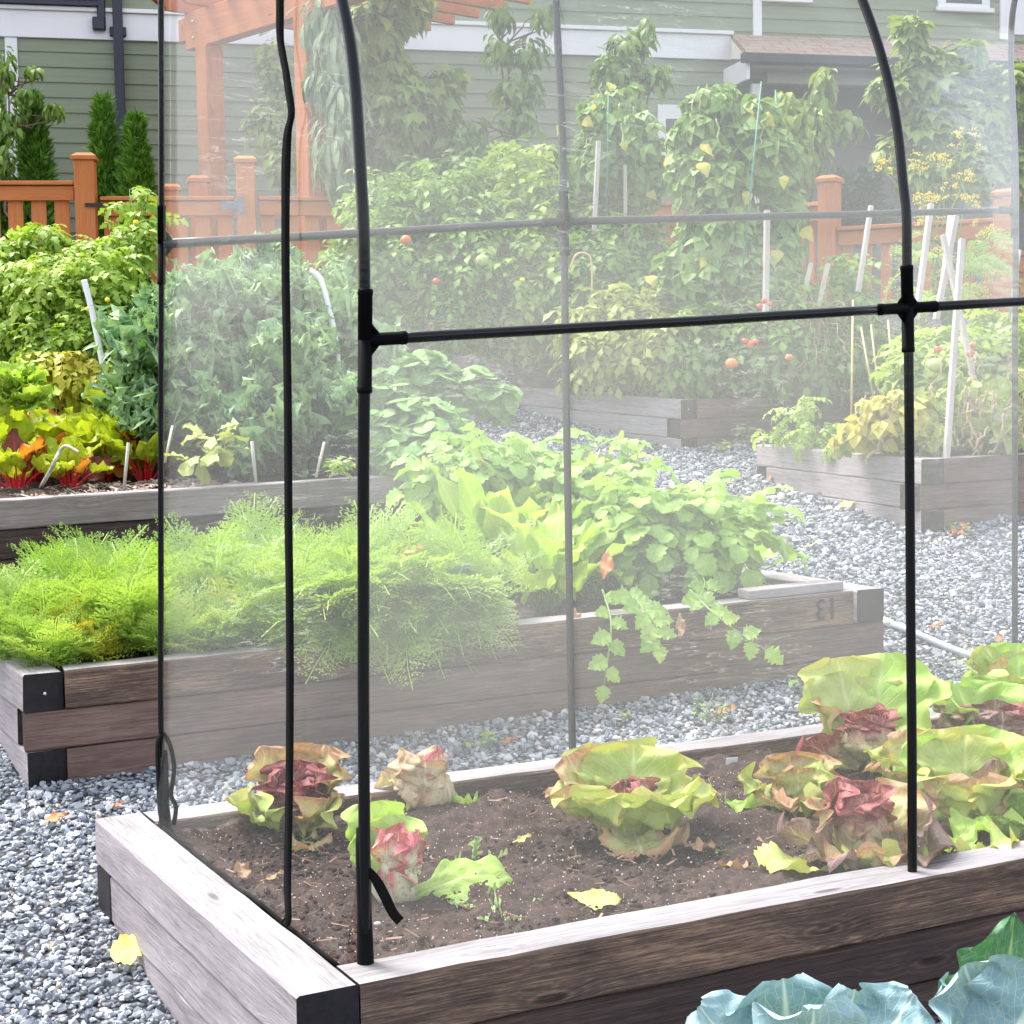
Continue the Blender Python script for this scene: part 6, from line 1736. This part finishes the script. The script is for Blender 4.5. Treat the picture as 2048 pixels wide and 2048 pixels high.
# yaw 0 points away, 90 left, 180 towards the viewer, 270 right
t = lett('open radicchio with ragged red heart and green outer leaves, left of the zip strip', 590, 1668)
outer(t, [(82, 22, .21, .20, .35, 'lett_green', dict(serr=.01, roll=20)), (60, 66, .26, .15, .15, 'lett_tan'), (120, 38, .18, .19, .5, 'lett_green', dict(serr=.01)), (20, 62, .24, .20, .1, 'lett_tan'), (330, 62, .26, .20, .0, 'lett_tan'), (300, 58, .24, .17, .15, 'lett_tan'),
          (268, 40, .17, .19, .5, 'lett_green', dict(roll=28)), (235, 34, .17, .18, .6, 'lett_tan'), (205, 12, .15, .12, -.3, 'lett_tan'), (160, 50, .13, .14, .4, 'lett_purple')], 1, k=1.12, dp=-2)
outer(t, [(10, 70, .20, .18, .2, 'lett_red', dict(ruf=.03, rf=4)), (70, 68, .19, .17, .3, 'lett_red', dict(ruf=.03, rf=4)), (300, 66, .20, .18, .3, 'lett_red', dict(ruf=.03, rf=4)), (250, 62, .16, .17, .5, 'lett_red', dict(ruf=.03, rf=4)), (190, 66, .15, .17, .6, 'lett_red', dict(ruf=.03, rf=4)), (130, 70, .15, .15, .6, 'lett_red', dict(ruf=.03, rf=4)), (330, 80, .15, .14, .5, 'lett_red', dict(ruf=.03, rf=4)), (220, 80, .12, .12, .8, 'lett_red', dict(ruf=.03, rf=4))], 2, 'heart_leaf', 1.15)
t = lett('withered tan radicchio head against the rear timber', 845, 1612)
head(t, (0, 0, -.01), .078, .072, 6, 'head_tan', 5, tilt=(.25, .2), ruf=.008)
outer(t, [(190, 55, .19, .16, .75, 'head_tan', dict(cup=.45, ruf=.03, r=.045)), (140, 62, .20, .15, .7, 'head_tan', dict(cup=.4, r=.045)), (250, 66, .21, .16, .65, 'head_stripe', dict(cup=.45, prof='obov', serr=.01, r=.045)), (300, 70, .20, .15, .6, 'head_tan', dict(cup=.45, r=.04)), (80, 64, .2, .15, .6, 'head_tan', dict(cup=.4, r=.04))], 45, 'heart_leaf')
outer(t, [(95, 8, .17, .14, -.2, 'lett_tan', dict(ruf=.02)), (120, 3, .15, .12, .1, 'head_tan'), (265, 22, .15, .07, -.5, 'lett_bright', dict(prof='ovate')), (285, 10, .12, .08, -.3, 'lett_bright'), (180, 12, .07, .08, .8, 'lett_green', dict(ruf=.02)), (60, 30, .16, .12, .3, 'lett_tan')], 3, k=1.10, dp=0)
t = lett('upright red veined white radicchio head right of the corner leg', 795, 1808)
head(t, (0, 0, -.015), .058, .100, 6, 'head_stripe', 6, tilt=(-.14, 0), ruf=.006, span=1.15)
outer(t, [(195, 74, .215, .15, .42, 'head_stripe', dict(cup=.55, prof='obov', serr=.01, roll=8, r=.035)), (120, 76, .22, .15, .40, 'head_stripe', dict(cup=.55, prof='obov', serr=.01, r=.035)), (262, 72, .21, .15, .42, 'head_stripe', dict(cup=.5, prof='obov', serr=.01, r=.035)), (330, 78, .22, .14, .4, 'head_stripe', dict(cup=.5, prof='obov', r=.03))], 44, 'heart_leaf')
outer(t, [(88, 38, .17, .20, .55, 'lett_bright', dict(serr=.0, ruf=.008, roll=20, cup=.4)), (40, 60, .26, .20, .3, 'lett_bright', dict(serr=.01)), (10, 64, .22, .16, .2, 'lett_bright', dict(serr=.0)), (70, 52, .21, .18, .5, 'lett_bright', dict(serr=.0, ruf=.01)), (280, 36, .31, .19, -1.2, 'lett_bright', dict(prof='obov', serr=.0, ruf=.014, cup=-.12, roll=28))], 4, k=1.08, dp=0)
t = lett('large open green lettuce alone in the middle of the soil', 1262, 1672, 'lettuce', 'lettuce')
outer(t, [(168, 50, .20, .27, .10, 'lett_green', dict(cup=.14)), (212, 46, .20, .24, .15, 'lett_green'), (128, 42, .21, .22, .05, 'lett_green'), (255, 34, .22, .22, .15, 'lett_green'), (92, 34, .22, .20, .1, 'lett_tan'), (285, 32, .22, .2, .2, 'lett_green'), (330, 48, .24, .22, .2, 'lett_green'), (20, 52, .25, .24, .2, 'lett_green'), (60, 50, .24, .2, .2, 'lett_tan'), (352, 58, .23, .22, .3, 'lett_green'), (185, 9, .16, .17, -.28, 'lett_tan', dict(serr=.05, z=.03)), (232, 8, .14, .1, -.2, 'leaf_brown', dict(z=.025))], 6, k=1.28, dp=-6)
outer(t, [(30, 72, .15, .15, .5, 'lett_red'), (140, 66, .14, .15, .7, 'lett_red'), (250, 64, .16, .16, .6, 'lett_red'), (320, 70, .15, .15, .6, 'lett_red')], 7, 'heart_leaf', 1.2)
t = lett('radicchio with a big fan of green leaves behind its crinkled red heart', 1735, 1545)
head(t, (0, -.02, .045), .085, .075, 6, 'lett_red', 8, ruf=.016)
outer(t, [(a, 66, .20, .16, .75, 'lett_red', dict(cup=.35, ruf=.035, rf=4, r=.05, z=.03)) for a in (180, 235, 125, 290, 75, 340)], 46, 'heart_leaf')
outer(t, [(52, 56, .30, .25, .1, 'lett_green', dict(cup=.1, serr=.05)), (20, 62, .34, .27, .05, 'lett_green', dict(cup=.1)), (335, 58, .36, .30, .1, 'lett_bright', dict(cup=.12, serr=.01)), (310, 48, .34, .28, .15, 'lett_bright', dict(cup=.12, serr=.01)), (84, 44, .25, .14, .6, 'lett_tan'), (100, 26, .20, .15, .3, 'lett_red', dict(roll=30)), (285, 28, .22, .2, .1, 'lett_tan'), (250, 24, .18, .17, .2, 'lett_tan'), (205, 30, .15, .13, .3, 'lett_bright', dict(serr=0)), (232, 44, .14, .12, .2, 'lett_bright', dict(serr=0)), (5, 55, .30, .24, .2, 'lett_green')], 8, k=1.25, dp=0)
t = lett('radicchio with a dark red topped head in front, beside the right leg', 1722, 1735)
head(t, (0, 0, .0), .070, .105, 6, 'lett_red', 10, ruf=.014, top=.8, span=1.1)
outer(t, [(a, 72, L_, .16, .5, 'lett_red', dict(cup=.4, ruf=.03, rf=3.5, r=.04)) for a, L_ in ((185, .235), (130, .24), (240, .23), (75, .26), (300, .25), (20, .25))], 47, 'heart_leaf')
outer(t, [(112, 14, .24, .18, -.15, 'lett_green', dict(serr=.06, ruf=.012)), (98, 34, .20, .17, .0, 'lett_purple', dict(roll=25)), (75, 50, .19, .14, .3, 'lett_tan'), (55, 68, .21, .13, .35, 'lett_red', dict(roll=-20)), (140, 26, .17, .12, -.1, 'lett_purple'), (182, 22, .13, .13, .3, 'lett_green', dict(serr=.05)), (160, 24, .15, .13, .3, 'lett_tan'), (212, 22, .15, .12, .3, 'lett_tan'), (262, 40, .22, .20, .2, 'lett_purple', dict(ruf=.03)), (285, 52, .22, .20, .2, 'lett_tan'), (245, 20, .20, .2, .1, 'lett_purple', dict(ruf=.03)), (215, 16, .16, .12, .0, 'lett_bright')], 10, k=1.25, dp=0)
t = lett('low lettuce with rusty speckled leaves left of the red topped head', 1600, 1625, 'lettuce', 'lettuce')
outer(t, [(75, 34, .20, .16, .2, 'lett_green'), (45, 58, .19, .17, .3, 'lett_tan'), (10, 62, .18, .18, .3, 'lett_tan'), (320, 56, .19, .17, .3, 'lett_tan'), (170, 32, .13, .15, .5, 'lett_tan', dict(ruf=.03)), (210, 34, .14, .15, .5, 'lett_green', dict(ruf=.03)), (130, 26, .14, .15, .4, 'lett_tan', dict(ruf=.03)), (100, 20, .22, .10, .0, 'lett_bright', dict(serr=.01)), (270, 40, .16, .14, .4, 'lett_tan'), (290, 66, .17, .14, .4, 'lett_green'), (0, 76, .14, .13, .5, 'lett_tan')], 12, k=1.08, dp=-6)
t = lett('low dark purple radicchio at the right edge behind the others', 1985, 1520)
head(t, (0, 0, .02), .10, .06, 6, 'lett_red', 13, ruf=.02)
outer(t, [(a, 52, .19, .17, .7, 'lett_red' if a % 2 else 'lett_purple', dict(cup=.3, ruf=.035, rf=4, r=.06, z=.03)) for a in (180, 231, 130, 281, 81, 340)], 48, 'heart_leaf')
outer(t, [(100, 22, .19, .14, .0, 'lett_purple'), (140, 24, .16, .14, .2, 'lett_green'), (60, 40, .22, .18, .2, 'lett_purple'), (20, 48, .26, .22, .1, 'lett_bright', dict(serr=.01)), (340, 46, .27, .22, .1, 'lett_bright', dict(serr=.01)), (200, 26, .16, .15, .2, 'lett_purple'), (90, 55, .22, .14, .2, 'lett_bright'), (160, 10, .12, .1, .4, 'lett_bright')], 13, k=1.25, dp=0)
t = lett('green lettuce with one rust mottled leaf right of the right leg', 1930, 1660, 'lettuce', 'lettuce')
outer(t, [(90, 46, .22, .2, .3, 'lett_green'), (60, 52, .25, .2, .2, 'lett_bright', dict(serr=.01)), (180, 44, .19, .22, .5, 'lett_tan', dict(cup=.3)), (225, 44, .2, .2, .4, 'lett_green'), (130, 40, .19, .18, .4, 'lett_green'), (270, 48, .24, .22, .2, 'lett_green'), (310, 56, .27, .24, .1, 'lett_bright', dict(serr=.01)), (10, 58, .26, .22, .1, 'lett_green'), (345, 60, .24, .2, .2, 'lett_green'), (240, 62, .2, .16, .3, 'lett_purple')], 14, k=1.25, dp=0)
t = lett('small bright lime lettuce tucked against the front timber at the right', 2015, 1672, 'lettuce', 'lettuce')
outer(t, [(90, 30, .12, .12, .4, 'lett_bright', dict(serr=.0)), (150, 34, .10, .12, .5, 'lett_bright', dict(serr=.0)), (210, 30, .12, .13, .4, 'lett_bright', dict(serr=.0)), (270, 34, .13, .12, .4, 'lett_bright', dict(serr=.0)), (20, 50, .12, .12, .5, 'lett_bright', dict(serr=.0)), (320, 48, .12, .12, .5, 'lett_bright', dict(serr=.0))], 15, k=1.25, dp=0)
t = lett('big green lettuce at the far right edge by the grey pipe', 2045, 1440, 'lettuce', 'lettuce')
outer(t, [(80, 44, .26, .2, .2, 'lett_green'), (110, 36, .24, .2, .3, 'lett_bright', dict(serr=.01)), (150, 44, .22, .2, .4, 'lett_green'), (30, 54, .28, .22, .1, 'lett_green'), (350, 56, .28, .24, .1, 'lett_bright'), (190, 40, .2, .2, .5, 'lett_bright', dict(serr=.01)), (270, 44, .26, .2, .2, 'lett_green'), (60, 66, .22, .12, .2, 'lett_tan')], 16, k=1.20, dp=0)
t = lett('small sprawling green lettuce low in front of the right leg foot', 1870, 1712, 'lettuce', 'lettuce')
outer(t, [(90, 14, .12, .10, .3, 'lett_bright'), (250, 14, .16, .10, .2, 'lett_green'), (300, 24, .14, .1, .2, 'lett_bright'), (190, 16, .09, .09, .4, 'lett_green')], 17, k=1.40, dp=0)

t = lett('leafy green lettuce filling the gap behind the right leg', 1850, 1600, 'lettuce', 'lettuce')
outer(t, [(80, 40, .2, .17, .2, 'lett_green'), (120, 34, .18, .17, .2, 'lett_tan'), (170, 40, .17, .18, .3, 'lett_bright', dict(serr=.01)), (215, 38, .18, .17, .3, 'lett_green'), (260, 42, .2, .18, .2, 'lett_bright', dict(serr=.01)), (310, 56, .2, .18, .2, 'lett_green'), (20, 60, .2, .18, .2, 'lett_tan')], 18, k=1.2)
t = thing('thistle_seedling', 'pale spiny thistle seedling near the front timber', 'weed', on('A', 990, 1818))
outer(t, [(78, 24, .115, .045, -.5, 'thistle', dict(prof='lance', serr=.28, ruf=.008, nv=20, rf=6)), (285, 24, .115, .045, -.5, 'thistle', dict(prof='lance', serr=.28, ruf=.008, nv=20, rf=6)), (150, 6, .085, .045, -.1, 'thistle', dict(prof='obov', serr=.1, ruf=.006, nv=16)), (218, 6, .085, .045, -.1, 'thistle', dict(prof='obov', serr=.1, ruf=.006, nv=16)), (190, 60, .05, .03, -.4, 'thistle', dict(prof='ovate', serr=.2)), (10, 50, .07, .03, -.5, 'thistle', dict(prof='lance', serr=.25))], 20, 'leaf')
t = thing('seedling', 'small two leaved sprout on the soil behind the fallen radicchio leaf', 'seedling', on('A', 945, 1728))
outer(t, [(280, 35, .085, .02, -.9, 'thistle', dict(prof='spoon', serr=0)), (340, 72, .085, .028, .2, 'thistle', dict(prof='spoon', serr=0)), (85, 30, .05, .015, -.4, 'thistle', dict(prof='lance', serr=0))], 21, 'leaf')
t = thing('seedling', 'tiny green weed on the bare soil left of the red topped radicchio', 'seedling', on('A', 1455, 1700))
outer(t, [(a, 35, .028, .018, -.3, 'celery', dict(prof='round', serr=0, ruf=.002)) for a in (20, 110, 200, 290)], 22, 'leaf')
flat_leaf('fallen_leaf', 'curled crescent of yellow leaf lying by the front timber', 0, 0, on('A', 1150, 1800) + V3(-.02, 0, .02), .20, .055, 'lance', 242, -8, 'leaf_yellow', roll=50, bend=.9, serr=.08, cup=.1, nv=16)
flat_leaf('dry_leaf', 'brown dry leaf on the soil left of the red topped radicchio', 0, 0, on('A', 1372, 1700) + V3(0, 0, .015), .09, .05, 'ovate', 248, -5, 'leaf_brown', roll=15, ruf=.012)
flat_leaf('dry_leaf', 'grey brown curled dry leaf beside the front timber', 0, 0, on('A', 1430, 1735) + V3(0, 0, .015), .11, .04, 'lance', 225, -5, 'leaf_brown', roll=-25, ruf=.012)
flat_leaf('dry_leaf', 'small tan leaf curl on the soil in the middle of the bed', 0, 0, on('A', 1025, 1692) + V3(0, 0, .012), .06, .022, 'lance', 280, 10, 'leaf_yellow', roll=30)
flat_leaf('dry_leaf', 'rust red leaf strip on the soil left of the zip strip', 0, 0, on('A', 520, 1770) + V3(0, 0, .012), .07, .018, 'lance', 285, 8, 'leaf_brown', roll=20)
flat_leaf('dry_leaf', 'pale dry leaf scrap at the left timber on the soil', 0, 0, on('A', 492, 1765) + V3(0, 0, .014), .06, .045, 'round', 30, 20, 'leaf_brown', ruf=.012)
def ptag(label, p, w, h, rz, tilt=.15, mat='white_tag', name='plant_tag', red=False):
    o = np.asarray(p, float)
    t = thing(name, label, 'plant tag', o, R(rz))
    g = box(-w / 2, w / 2, -.0008, .0008, -.03, h)
    g.V = g.V @ Rx(tilt).T
    obj('card', g, M[mat], t, smooth=False)
    if red:
        g = box(-w / 2 + .001, w / 2 - .001, -.0016, -.0010, h * .15, h * .55); g.V = g.V @ Rx(tilt).T
        obj('printed_patch', g, M['tomato_red'], t, smooth=False)
    return t
ptag('blank white plant tag standing near the rear timber', on('A', 1462, 1545), .042, .055, 12, .2)
ptag('white plant tag with a red printed patch behind the veined radicchio', on('A', 822, 1672), .022, .055, -30, .1, red=True)
ptag('pale blue white tag behind the open radicchio by the rear timber', on('A', 525, 1580), .04, .09, 10, -.1)
ptag('white plant tag among the tomato bushes of the middle bed', P(1657, 770, 12.9), .03, .075, 0, .1)
# small stones and bark on the soil, white perlite grains
rs_ = np.random.default_rng(23)
gs = []
for q in range(900):
    a, b = rs_.uniform(.06, .97), rs_.uniform(.1, .9)
    if rs_.uniform() > .35 + .65 * math.exp(-((a - .35) ** 2 / .05 + (b - .5) ** 2 / .06)): continue
    gs.append(ball(inbed('A', a, b, rs_.uniform(.002, .012)), rs_.uniform(.0016, .0042), 5, 3, (1, 1, .8), .3))
tag(obj('perlite', merge(gs), M['perlite']), 'white perlite grains scattered on the dark soil', 'perlite', kind='stuff')
gs = []
for q in range(900):
    p = inbed('A', rs_.uniform(.05, .97), rs_.uniform(.09, .92), rs_.uniform(.003, .012))
    L, wd = rs_.uniform(.01, .045), rs_.uniform(.002, .007)
    g = box(-wd / 2, wd / 2, -L / 2, L / 2, -.0012, .0012)
    gs.append(g.xf(YPR(rs_.uniform(0, 6.28), rs_.normal(0, .25), rs_.normal(0, .4)), p))
tag(obj('bark_chips', merge(gs), M['chip'], smooth=False), 'bark chips and straw bits strewn on the soil', 'mulch', kind='stuff')
gs = []
for q in range(5200):
    p = inbed('A', rs_.uniform(.05, .97), rs_.uniform(.09, .92), rs_.uniform(-.002, .006))
    gs.append(ball(p, rs_.uniform(.003, .012) * rs_.uniform(.5, 1), 5, 4, (1, 1, .7), .3))
tag(obj('soil_crumbs', merge(gs), M['soil']), 'loose crumbs of dark soil', 'soil', kind='stuff')
for q, (u, v, lb, r) in enumerate(((862, 1685, 'tan pebble on the soil right of the red printed tag', .011), (755, 1850, 'pale pebble on the soil by the loose black tie', .008), (1545, 1760, 'flat white stone on the soil near the front timber', .014))):
    p = on('A', u, v)
    tag(obj('pebble', ball((0, 0, 0), r, 9, 6, (1.3, 1, .7), .08), plain('pebble_%s' % 'tan white pale'.split()[q % 3], ((.5, .34, .2), (.5, .45, .4), (.7, .67, .64))[q], .7), None, p + V3(0, 0, r * .4)), lb, 'pebble')
gs = []
for q in range(700):     # chips on bed C
    p = inbed('C', rs_.uniform(.3, .62), rs_.uniform(.1, .6), rs_.uniform(.005, .02))
    L, wd = rs_.uniform(.02, .07), rs_.uniform(.004, .014)
    gs.append(box(-wd / 2, wd / 2, -L / 2, L / 2, -.002, .002).xf(YPR(rs_.uniform(0, 6.28), rs_.normal(0, .3), rs_.normal(0, .5)), p))
tag(obj('wood_mulch', merge(gs), plain('pale_wood_mulch', (.46, .36, .3), .9, .1, var=.4, vsc=14), smooth=False), 'pale wood chip mulch under the kale', 'mulch', kind='stuff')

# ------------------------------------------------------------------ weeds, leaves and pipe on the gravel
def weed(label, u, v, h, n, ll, mat, seed, prof='round'):
    p = Pg(u, v)
    t = thing('weed', label, 'weed', p)
    rs = np.random.default_rng(seed); st = []; lf = []
    for q in range(n):
        a = rs.uniform(0, 6.28); e = V3(math.cos(a) * h * rs.uniform(.2, .8), math.sin(a) * h * .5, h * rs.uniform(.35, 1))
        st.append(tube(wob((0, 0, -.01), e, 5, .006, q), .0016, 5))
        for z in range(3):
            lf.append(leaf(ll, ll * .6, prof, 2, 6, bend=-.5, fold=.15, serr=.08, seed=q).xf(YPR(rs.uniform(0, 6.28), rs.uniform(-.3, .5), rs.normal(0, .3)), e * (1 - .18 * z), rs.uniform(.7, 1.2), rs.uniform(0, 1)))
    obj('stem', merge(st), M['stem_green'], t); obj('foliage', merge(lf), M[mat], t)
weed('pale sprawling weed on the gravel between the beds, left of the rear post', 965, 1502, .09, 6, .04, 'celery', 1, 'ovate')
weed('fine bushy weed on the gravel strip before the red radicchios', 1432, 1450, .13, 12, .022, 'celery', 2)
weed('small weed tucked under the numbered bed, right of the rear post', 1250, 1440, .04, 4, .02, 'celery', 3)
weed('grassy weed at the bed corner near the big lettuce fan', 1618, 1385, .09, 5, .05, 'celery', 4, 'lance')
weed('single weed sprig beside the rust stained bed corner', 1930, 1078, .10, 5, .03, 'celery', 5, 'ovate')
weed('grass tuft at the foot of the middle tomato bed', 1445, 905, .08, 7, .06, 'tomato_pale', 6, 'lance')
weed('low leafy weed at the foot of the middle bed, right part', 1490, 890, .14, 8, .06, 'celery', 7)
gfl = lambda u, v, dz=.012: Pg(u, v) + V3(0, 0, dz)
flat_leaf('fallen_leaf', 'yellow toothed leaf on the gravel beside the nearest bed', 0, 0, gfl(222, 1945, .045), .10, .105, 'round', -75, 6, 'leaf_yellow', roll=32, bend=.2, serr=.06, cup=.1)
flat_leaf('fallen_leaf', 'orange leaf on the gravel behind the nearest bed corner', 0, 0, gfl(90, 1652, .02), .08, .045, 'ovate', -88, 8, 'leaf_orange', bend=.3, roll=28)
flat_leaf('fallen_leaf', 'rust orange leaf on the gravel strip beside the pale weed', 0, 0, gfl(1000, 1492, .015), .075, .03, 'ovate', -110, 8, 'leaf_orange', roll=28)
flat_leaf('fallen_leaf', 'pale yellow curled leaf on the gravel by the silvery bed', 0, 0, gfl(1675, 1020, .02), .13, .07, 'ovate', -90, 4, 'leaf_yellow', roll=25)
flat_leaf('fallen_leaf', 'crumpled orange leaf at the foot of the weed sprig', 0, 0, gfl(1898, 1078, .02), .12, .07, 'ovate', -80, 10, 'leaf_orange', ruf=.03)
flat_leaf('fallen_leaf', 'faint green yellow leaf in the middle of the right gravel', 0, 0, gfl(1605, 1102, .02), .09, .04, 'lance', -95, 4, 'leaf_yellow')
flat_leaf('fallen_leaf', 'small orange leaf on the gravel above the grey pipe', 0, 0, gfl(1855, 1265, .02), .075, .03, 'lance', -95, 6, 'leaf_orange', ruf=.01)
flat_leaf('fallen_leaf', 'pair of orange leaf scraps at the right edge of the gravel', 0, 0, gfl(1995, 1292, .02), .05, .04, 'ovate', -40, 20, 'leaf_orange', ruf=.01)
flat_leaf('fallen_leaf', 'orange leaf litter beside the left end of the silvery bed', 0, 0, gfl(1535, 965, .02), .11, .06, 'ovate', -70, 8, 'leaf_orange', ruf=.02)
flat_leaf('fallen_leaf', 'orange leaf stem on the gravel strip under the fine weed', 0, 0, gfl(1420, 1438, .02), .11, .025, 'lance', -110, 6, 'leaf_orange', ruf=.012)
flat_leaf('fallen_leaf', 'small tan leaf at the rear edge of the nearest bed corner', 0, 0, gfl(225, 1625, .015), .045, .03, 'ovate', -80, 8, 'leaf_orange')
a_, b_ = Pg(1775, 1258), Pg(2080, 1385)
a_ = a_ + V3(0, 0, .03); b_ = b_ + V3(0, 0, .03)
pp = tube(wob(a_, b_, 8, .004, 2) - a_, .016, 12)
t = thing('grey_pipe', 'grey plastic water pipe lying on the gravel at the right', 'pipe', a_)
obj('pipe_body', pp, M['grey_pipe'], t)
dd_ = (b_ - a_) / np.linalg.norm(b_ - a_)
obj('end_cap', tube([-dd_ * .03, dd_ * .03], .019, 12), plain('cream_plastic', (.7, .68, .5), .5), t)
a_, b_ = Pg(1045, 812), Pg(1125, 812)
g = tube(wob(a_ + V3(0, 0, .03), b_ + V3(0, 0, .03), 5, .003, 1) - a_, .022, 10)
tag(obj('grey_pipe', g, M['grey_pipe'], None, a_), 'short grey pipe on the far gravel below the farthest bed', 'pipe')

# ------------------------------------------------------------------ blue cabbage in the foreground
cz = gz(0, 3)
def cab(label, base, specs, seed):
    t = thing('cabbage_plant', label, 'cabbage', base)
    b = V3(*base)
    for q, (tip, dirn, nrm, L, W, bend, mat, o) in enumerate(specs):
        y = np.asarray(dirn, float); y /= np.linalg.norm(y)
        z = np.asarray(nrm, float); z = z - y * np.dot(y, z); z /= np.linalg.norm(z)
        x = np.cross(y, z)
        g = leaf(L, W, o.get('prof', 'cab'), 12, 40, bend=bend, cup=o.get('cup', .2), ruf=o.get('ruf', .02), rf=o.get('rf', 2.6), crk=.0022, seed=seed * 9 + q)
        # place so that the leaf's upper middle sits at the wanted point
        m = g.V[np.argmin(np.abs(g.UV[:, 1] - .62) + np.abs(g.UV[:, 0] - .5))]
        Mx = np.stack([x, y, z], 1)
        p = np.asarray(tip) - Mx @ m - b
        obj('leaf', g.xf(Mx, p, 1, (q * .37) % 1), M[mat], t)
        obj('stalk', tube(smooth([V3(0, 0, .02), p * .5 + V3(0, 0, .03), p + Mx @ V3(0, L * .06, 0)], 3), np.linspace(.014, .008, 7), 8), M['stem_green'], t)
dC_ = 3.05
cb = P(1720, 2300, 3.1); cb[2] = gz(cb[0], cb[1])
cab('blue grey cabbage leaves at the bottom edge in front of the nearest bed', cb, [
    (P(1575, 2052, 3.0), (-.08, .25, .9), (-.1, -.6, .9), .24, .25, .5, 'cabbage', dict(ruf=.025)),
    (P(1695, 2042, 2.95), (.1, .1, .9), (.1, -.7, .8), .18, .18, .5, 'cabbage', dict(ruf=.02)),
    (P(1455, 2075, 2.95), (-.7, .2, .5), (-.2, -.4, .9), .2, .16, .4, 'cabbage', dict(ruf=.02)),
    (P(1790, 2045, 2.9), (.5, .1, .5), (.1, -.4, .9), .16, .15, .3, 'cabbage', dict()),
    (P(1620, 2080, 2.8), (.0, -.5, .6), (.0, .4, .9), .2, .2, .2, 'cabbage', dict())], 1)
cb2 = P(2020, 2300, 3.05); cb2[2] = gz(cb2[0], cb2[1])
cab('green and blue cabbage plant cut off by the bottom right corner', cb2, [
    (P(2018, 1925, 3.1), (.18, .2, 1), (-.35, -1, .25), .25, .21, .2, 'cabbage_green', dict(prof='ovate', ruf=.014, cup=.25)),
    (P(1960, 2020, 2.95), (-.3, .1, .6), (-.1, -.5, .9), .24, .22, .4, 'cabbage', dict(ruf=.022)),
    (P(1905, 2010, 3.0), (-.25, .1, .9), (-.8, -.6, .2), .14, .04, .2, 'cabbage', dict(prof='lance', cup=.8)),
    (P(2060, 2010, 2.9), (.4, .1, .7), (.0, -.6, .8), .22, .2, .4, 'cabbage', dict()),
    (P(2010, 1985, 3.15), (.5, .2, .6), (-.1, -.6, .8), .22, .2, .2, 'cabbage_green', dict())], 2)
SUN_E, SUN_A, SKY_S, EXPO = 1.55, 22, .15, 1.82
# ------------------------------------------------------------------ camera, light, sky
cam = bpy.data.cameras.new('camera'); co_ = bpy.data.objects.new('camera', cam); COL.objects.link(co_)
cam.sensor_width = 36; cam.sensor_fit = 'HORIZONTAL'; cam.lens = 36 * F / 2048; cam.clip_start = .05; cam.clip_end = 400
mw = Matrix(((rtv[0], upv[0], -fw[0], CAM[0]), (rtv[1], upv[1], -fw[1], CAM[1]), (rtv[2], upv[2], -fw[2], CAM[2]), (0, 0, 0, 1)))
co_.matrix_world = mw
SC.camera = co_
SUN_DIR = V3(-.47, .40, 1.0); SUN_DIR /= np.linalg.norm(SUN_DIR)
sl = bpy.data.lights.new('sun', 'SUN'); sl.energy = SUN_E; sl.angle = R(SUN_A); sl.color = (1.0, .965, .91)
so = bpy.data.objects.new('sun', sl); COL.objects.link(so)
so.rotation_euler = Vector(SUN_DIR).to_track_quat('Z', 'Y').to_euler(); so.location = (-6, 2, 9)
w = bpy.data.worlds.new('World'); SC.world = w; w.use_nodes = True
nt = w.node_tree
bg = nt.nodes['Background']
sk = nt.nodes.new('ShaderNodeTexSky'); sk.sky_type = 'NISHITA'; sk.sun_disc = False
sk.sun_elevation = math.asin(SUN_DIR[2]); sk.sun_rotation = math.atan2(SUN_DIR[0], SUN_DIR[1])
sk.dust_density = 3.0; sk.air_density = 1.0; sk.ozone_density = .6
hs = nt.nodes.new('ShaderNodeHueSaturation'); hs.inputs['Saturation'].default_value = .45   # thin bright overcast
nt.links.new(sk.outputs[0], hs.inputs['Color']); nt.links.new(hs.outputs[0], bg.inputs[0]); bg.inputs[1].default_value = SKY_S
SC.view_settings.view_transform = 'Standard'; SC.view_settings.look = 'None'; SC.view_settings.exposure = EXPO; SC.view_settings.gamma = 1
SC.cycles.max_bounces = 10; SC.cycles.transparent_max_bounces = 16; SC.cycles.diffuse_bounces = 4; SC.cycles.glossy_bounces = 2; SC.cycles.transmission_bounces = 4
SC.cycles.use_denoising = True
SC.cycles.sample_clamp_indirect = 6
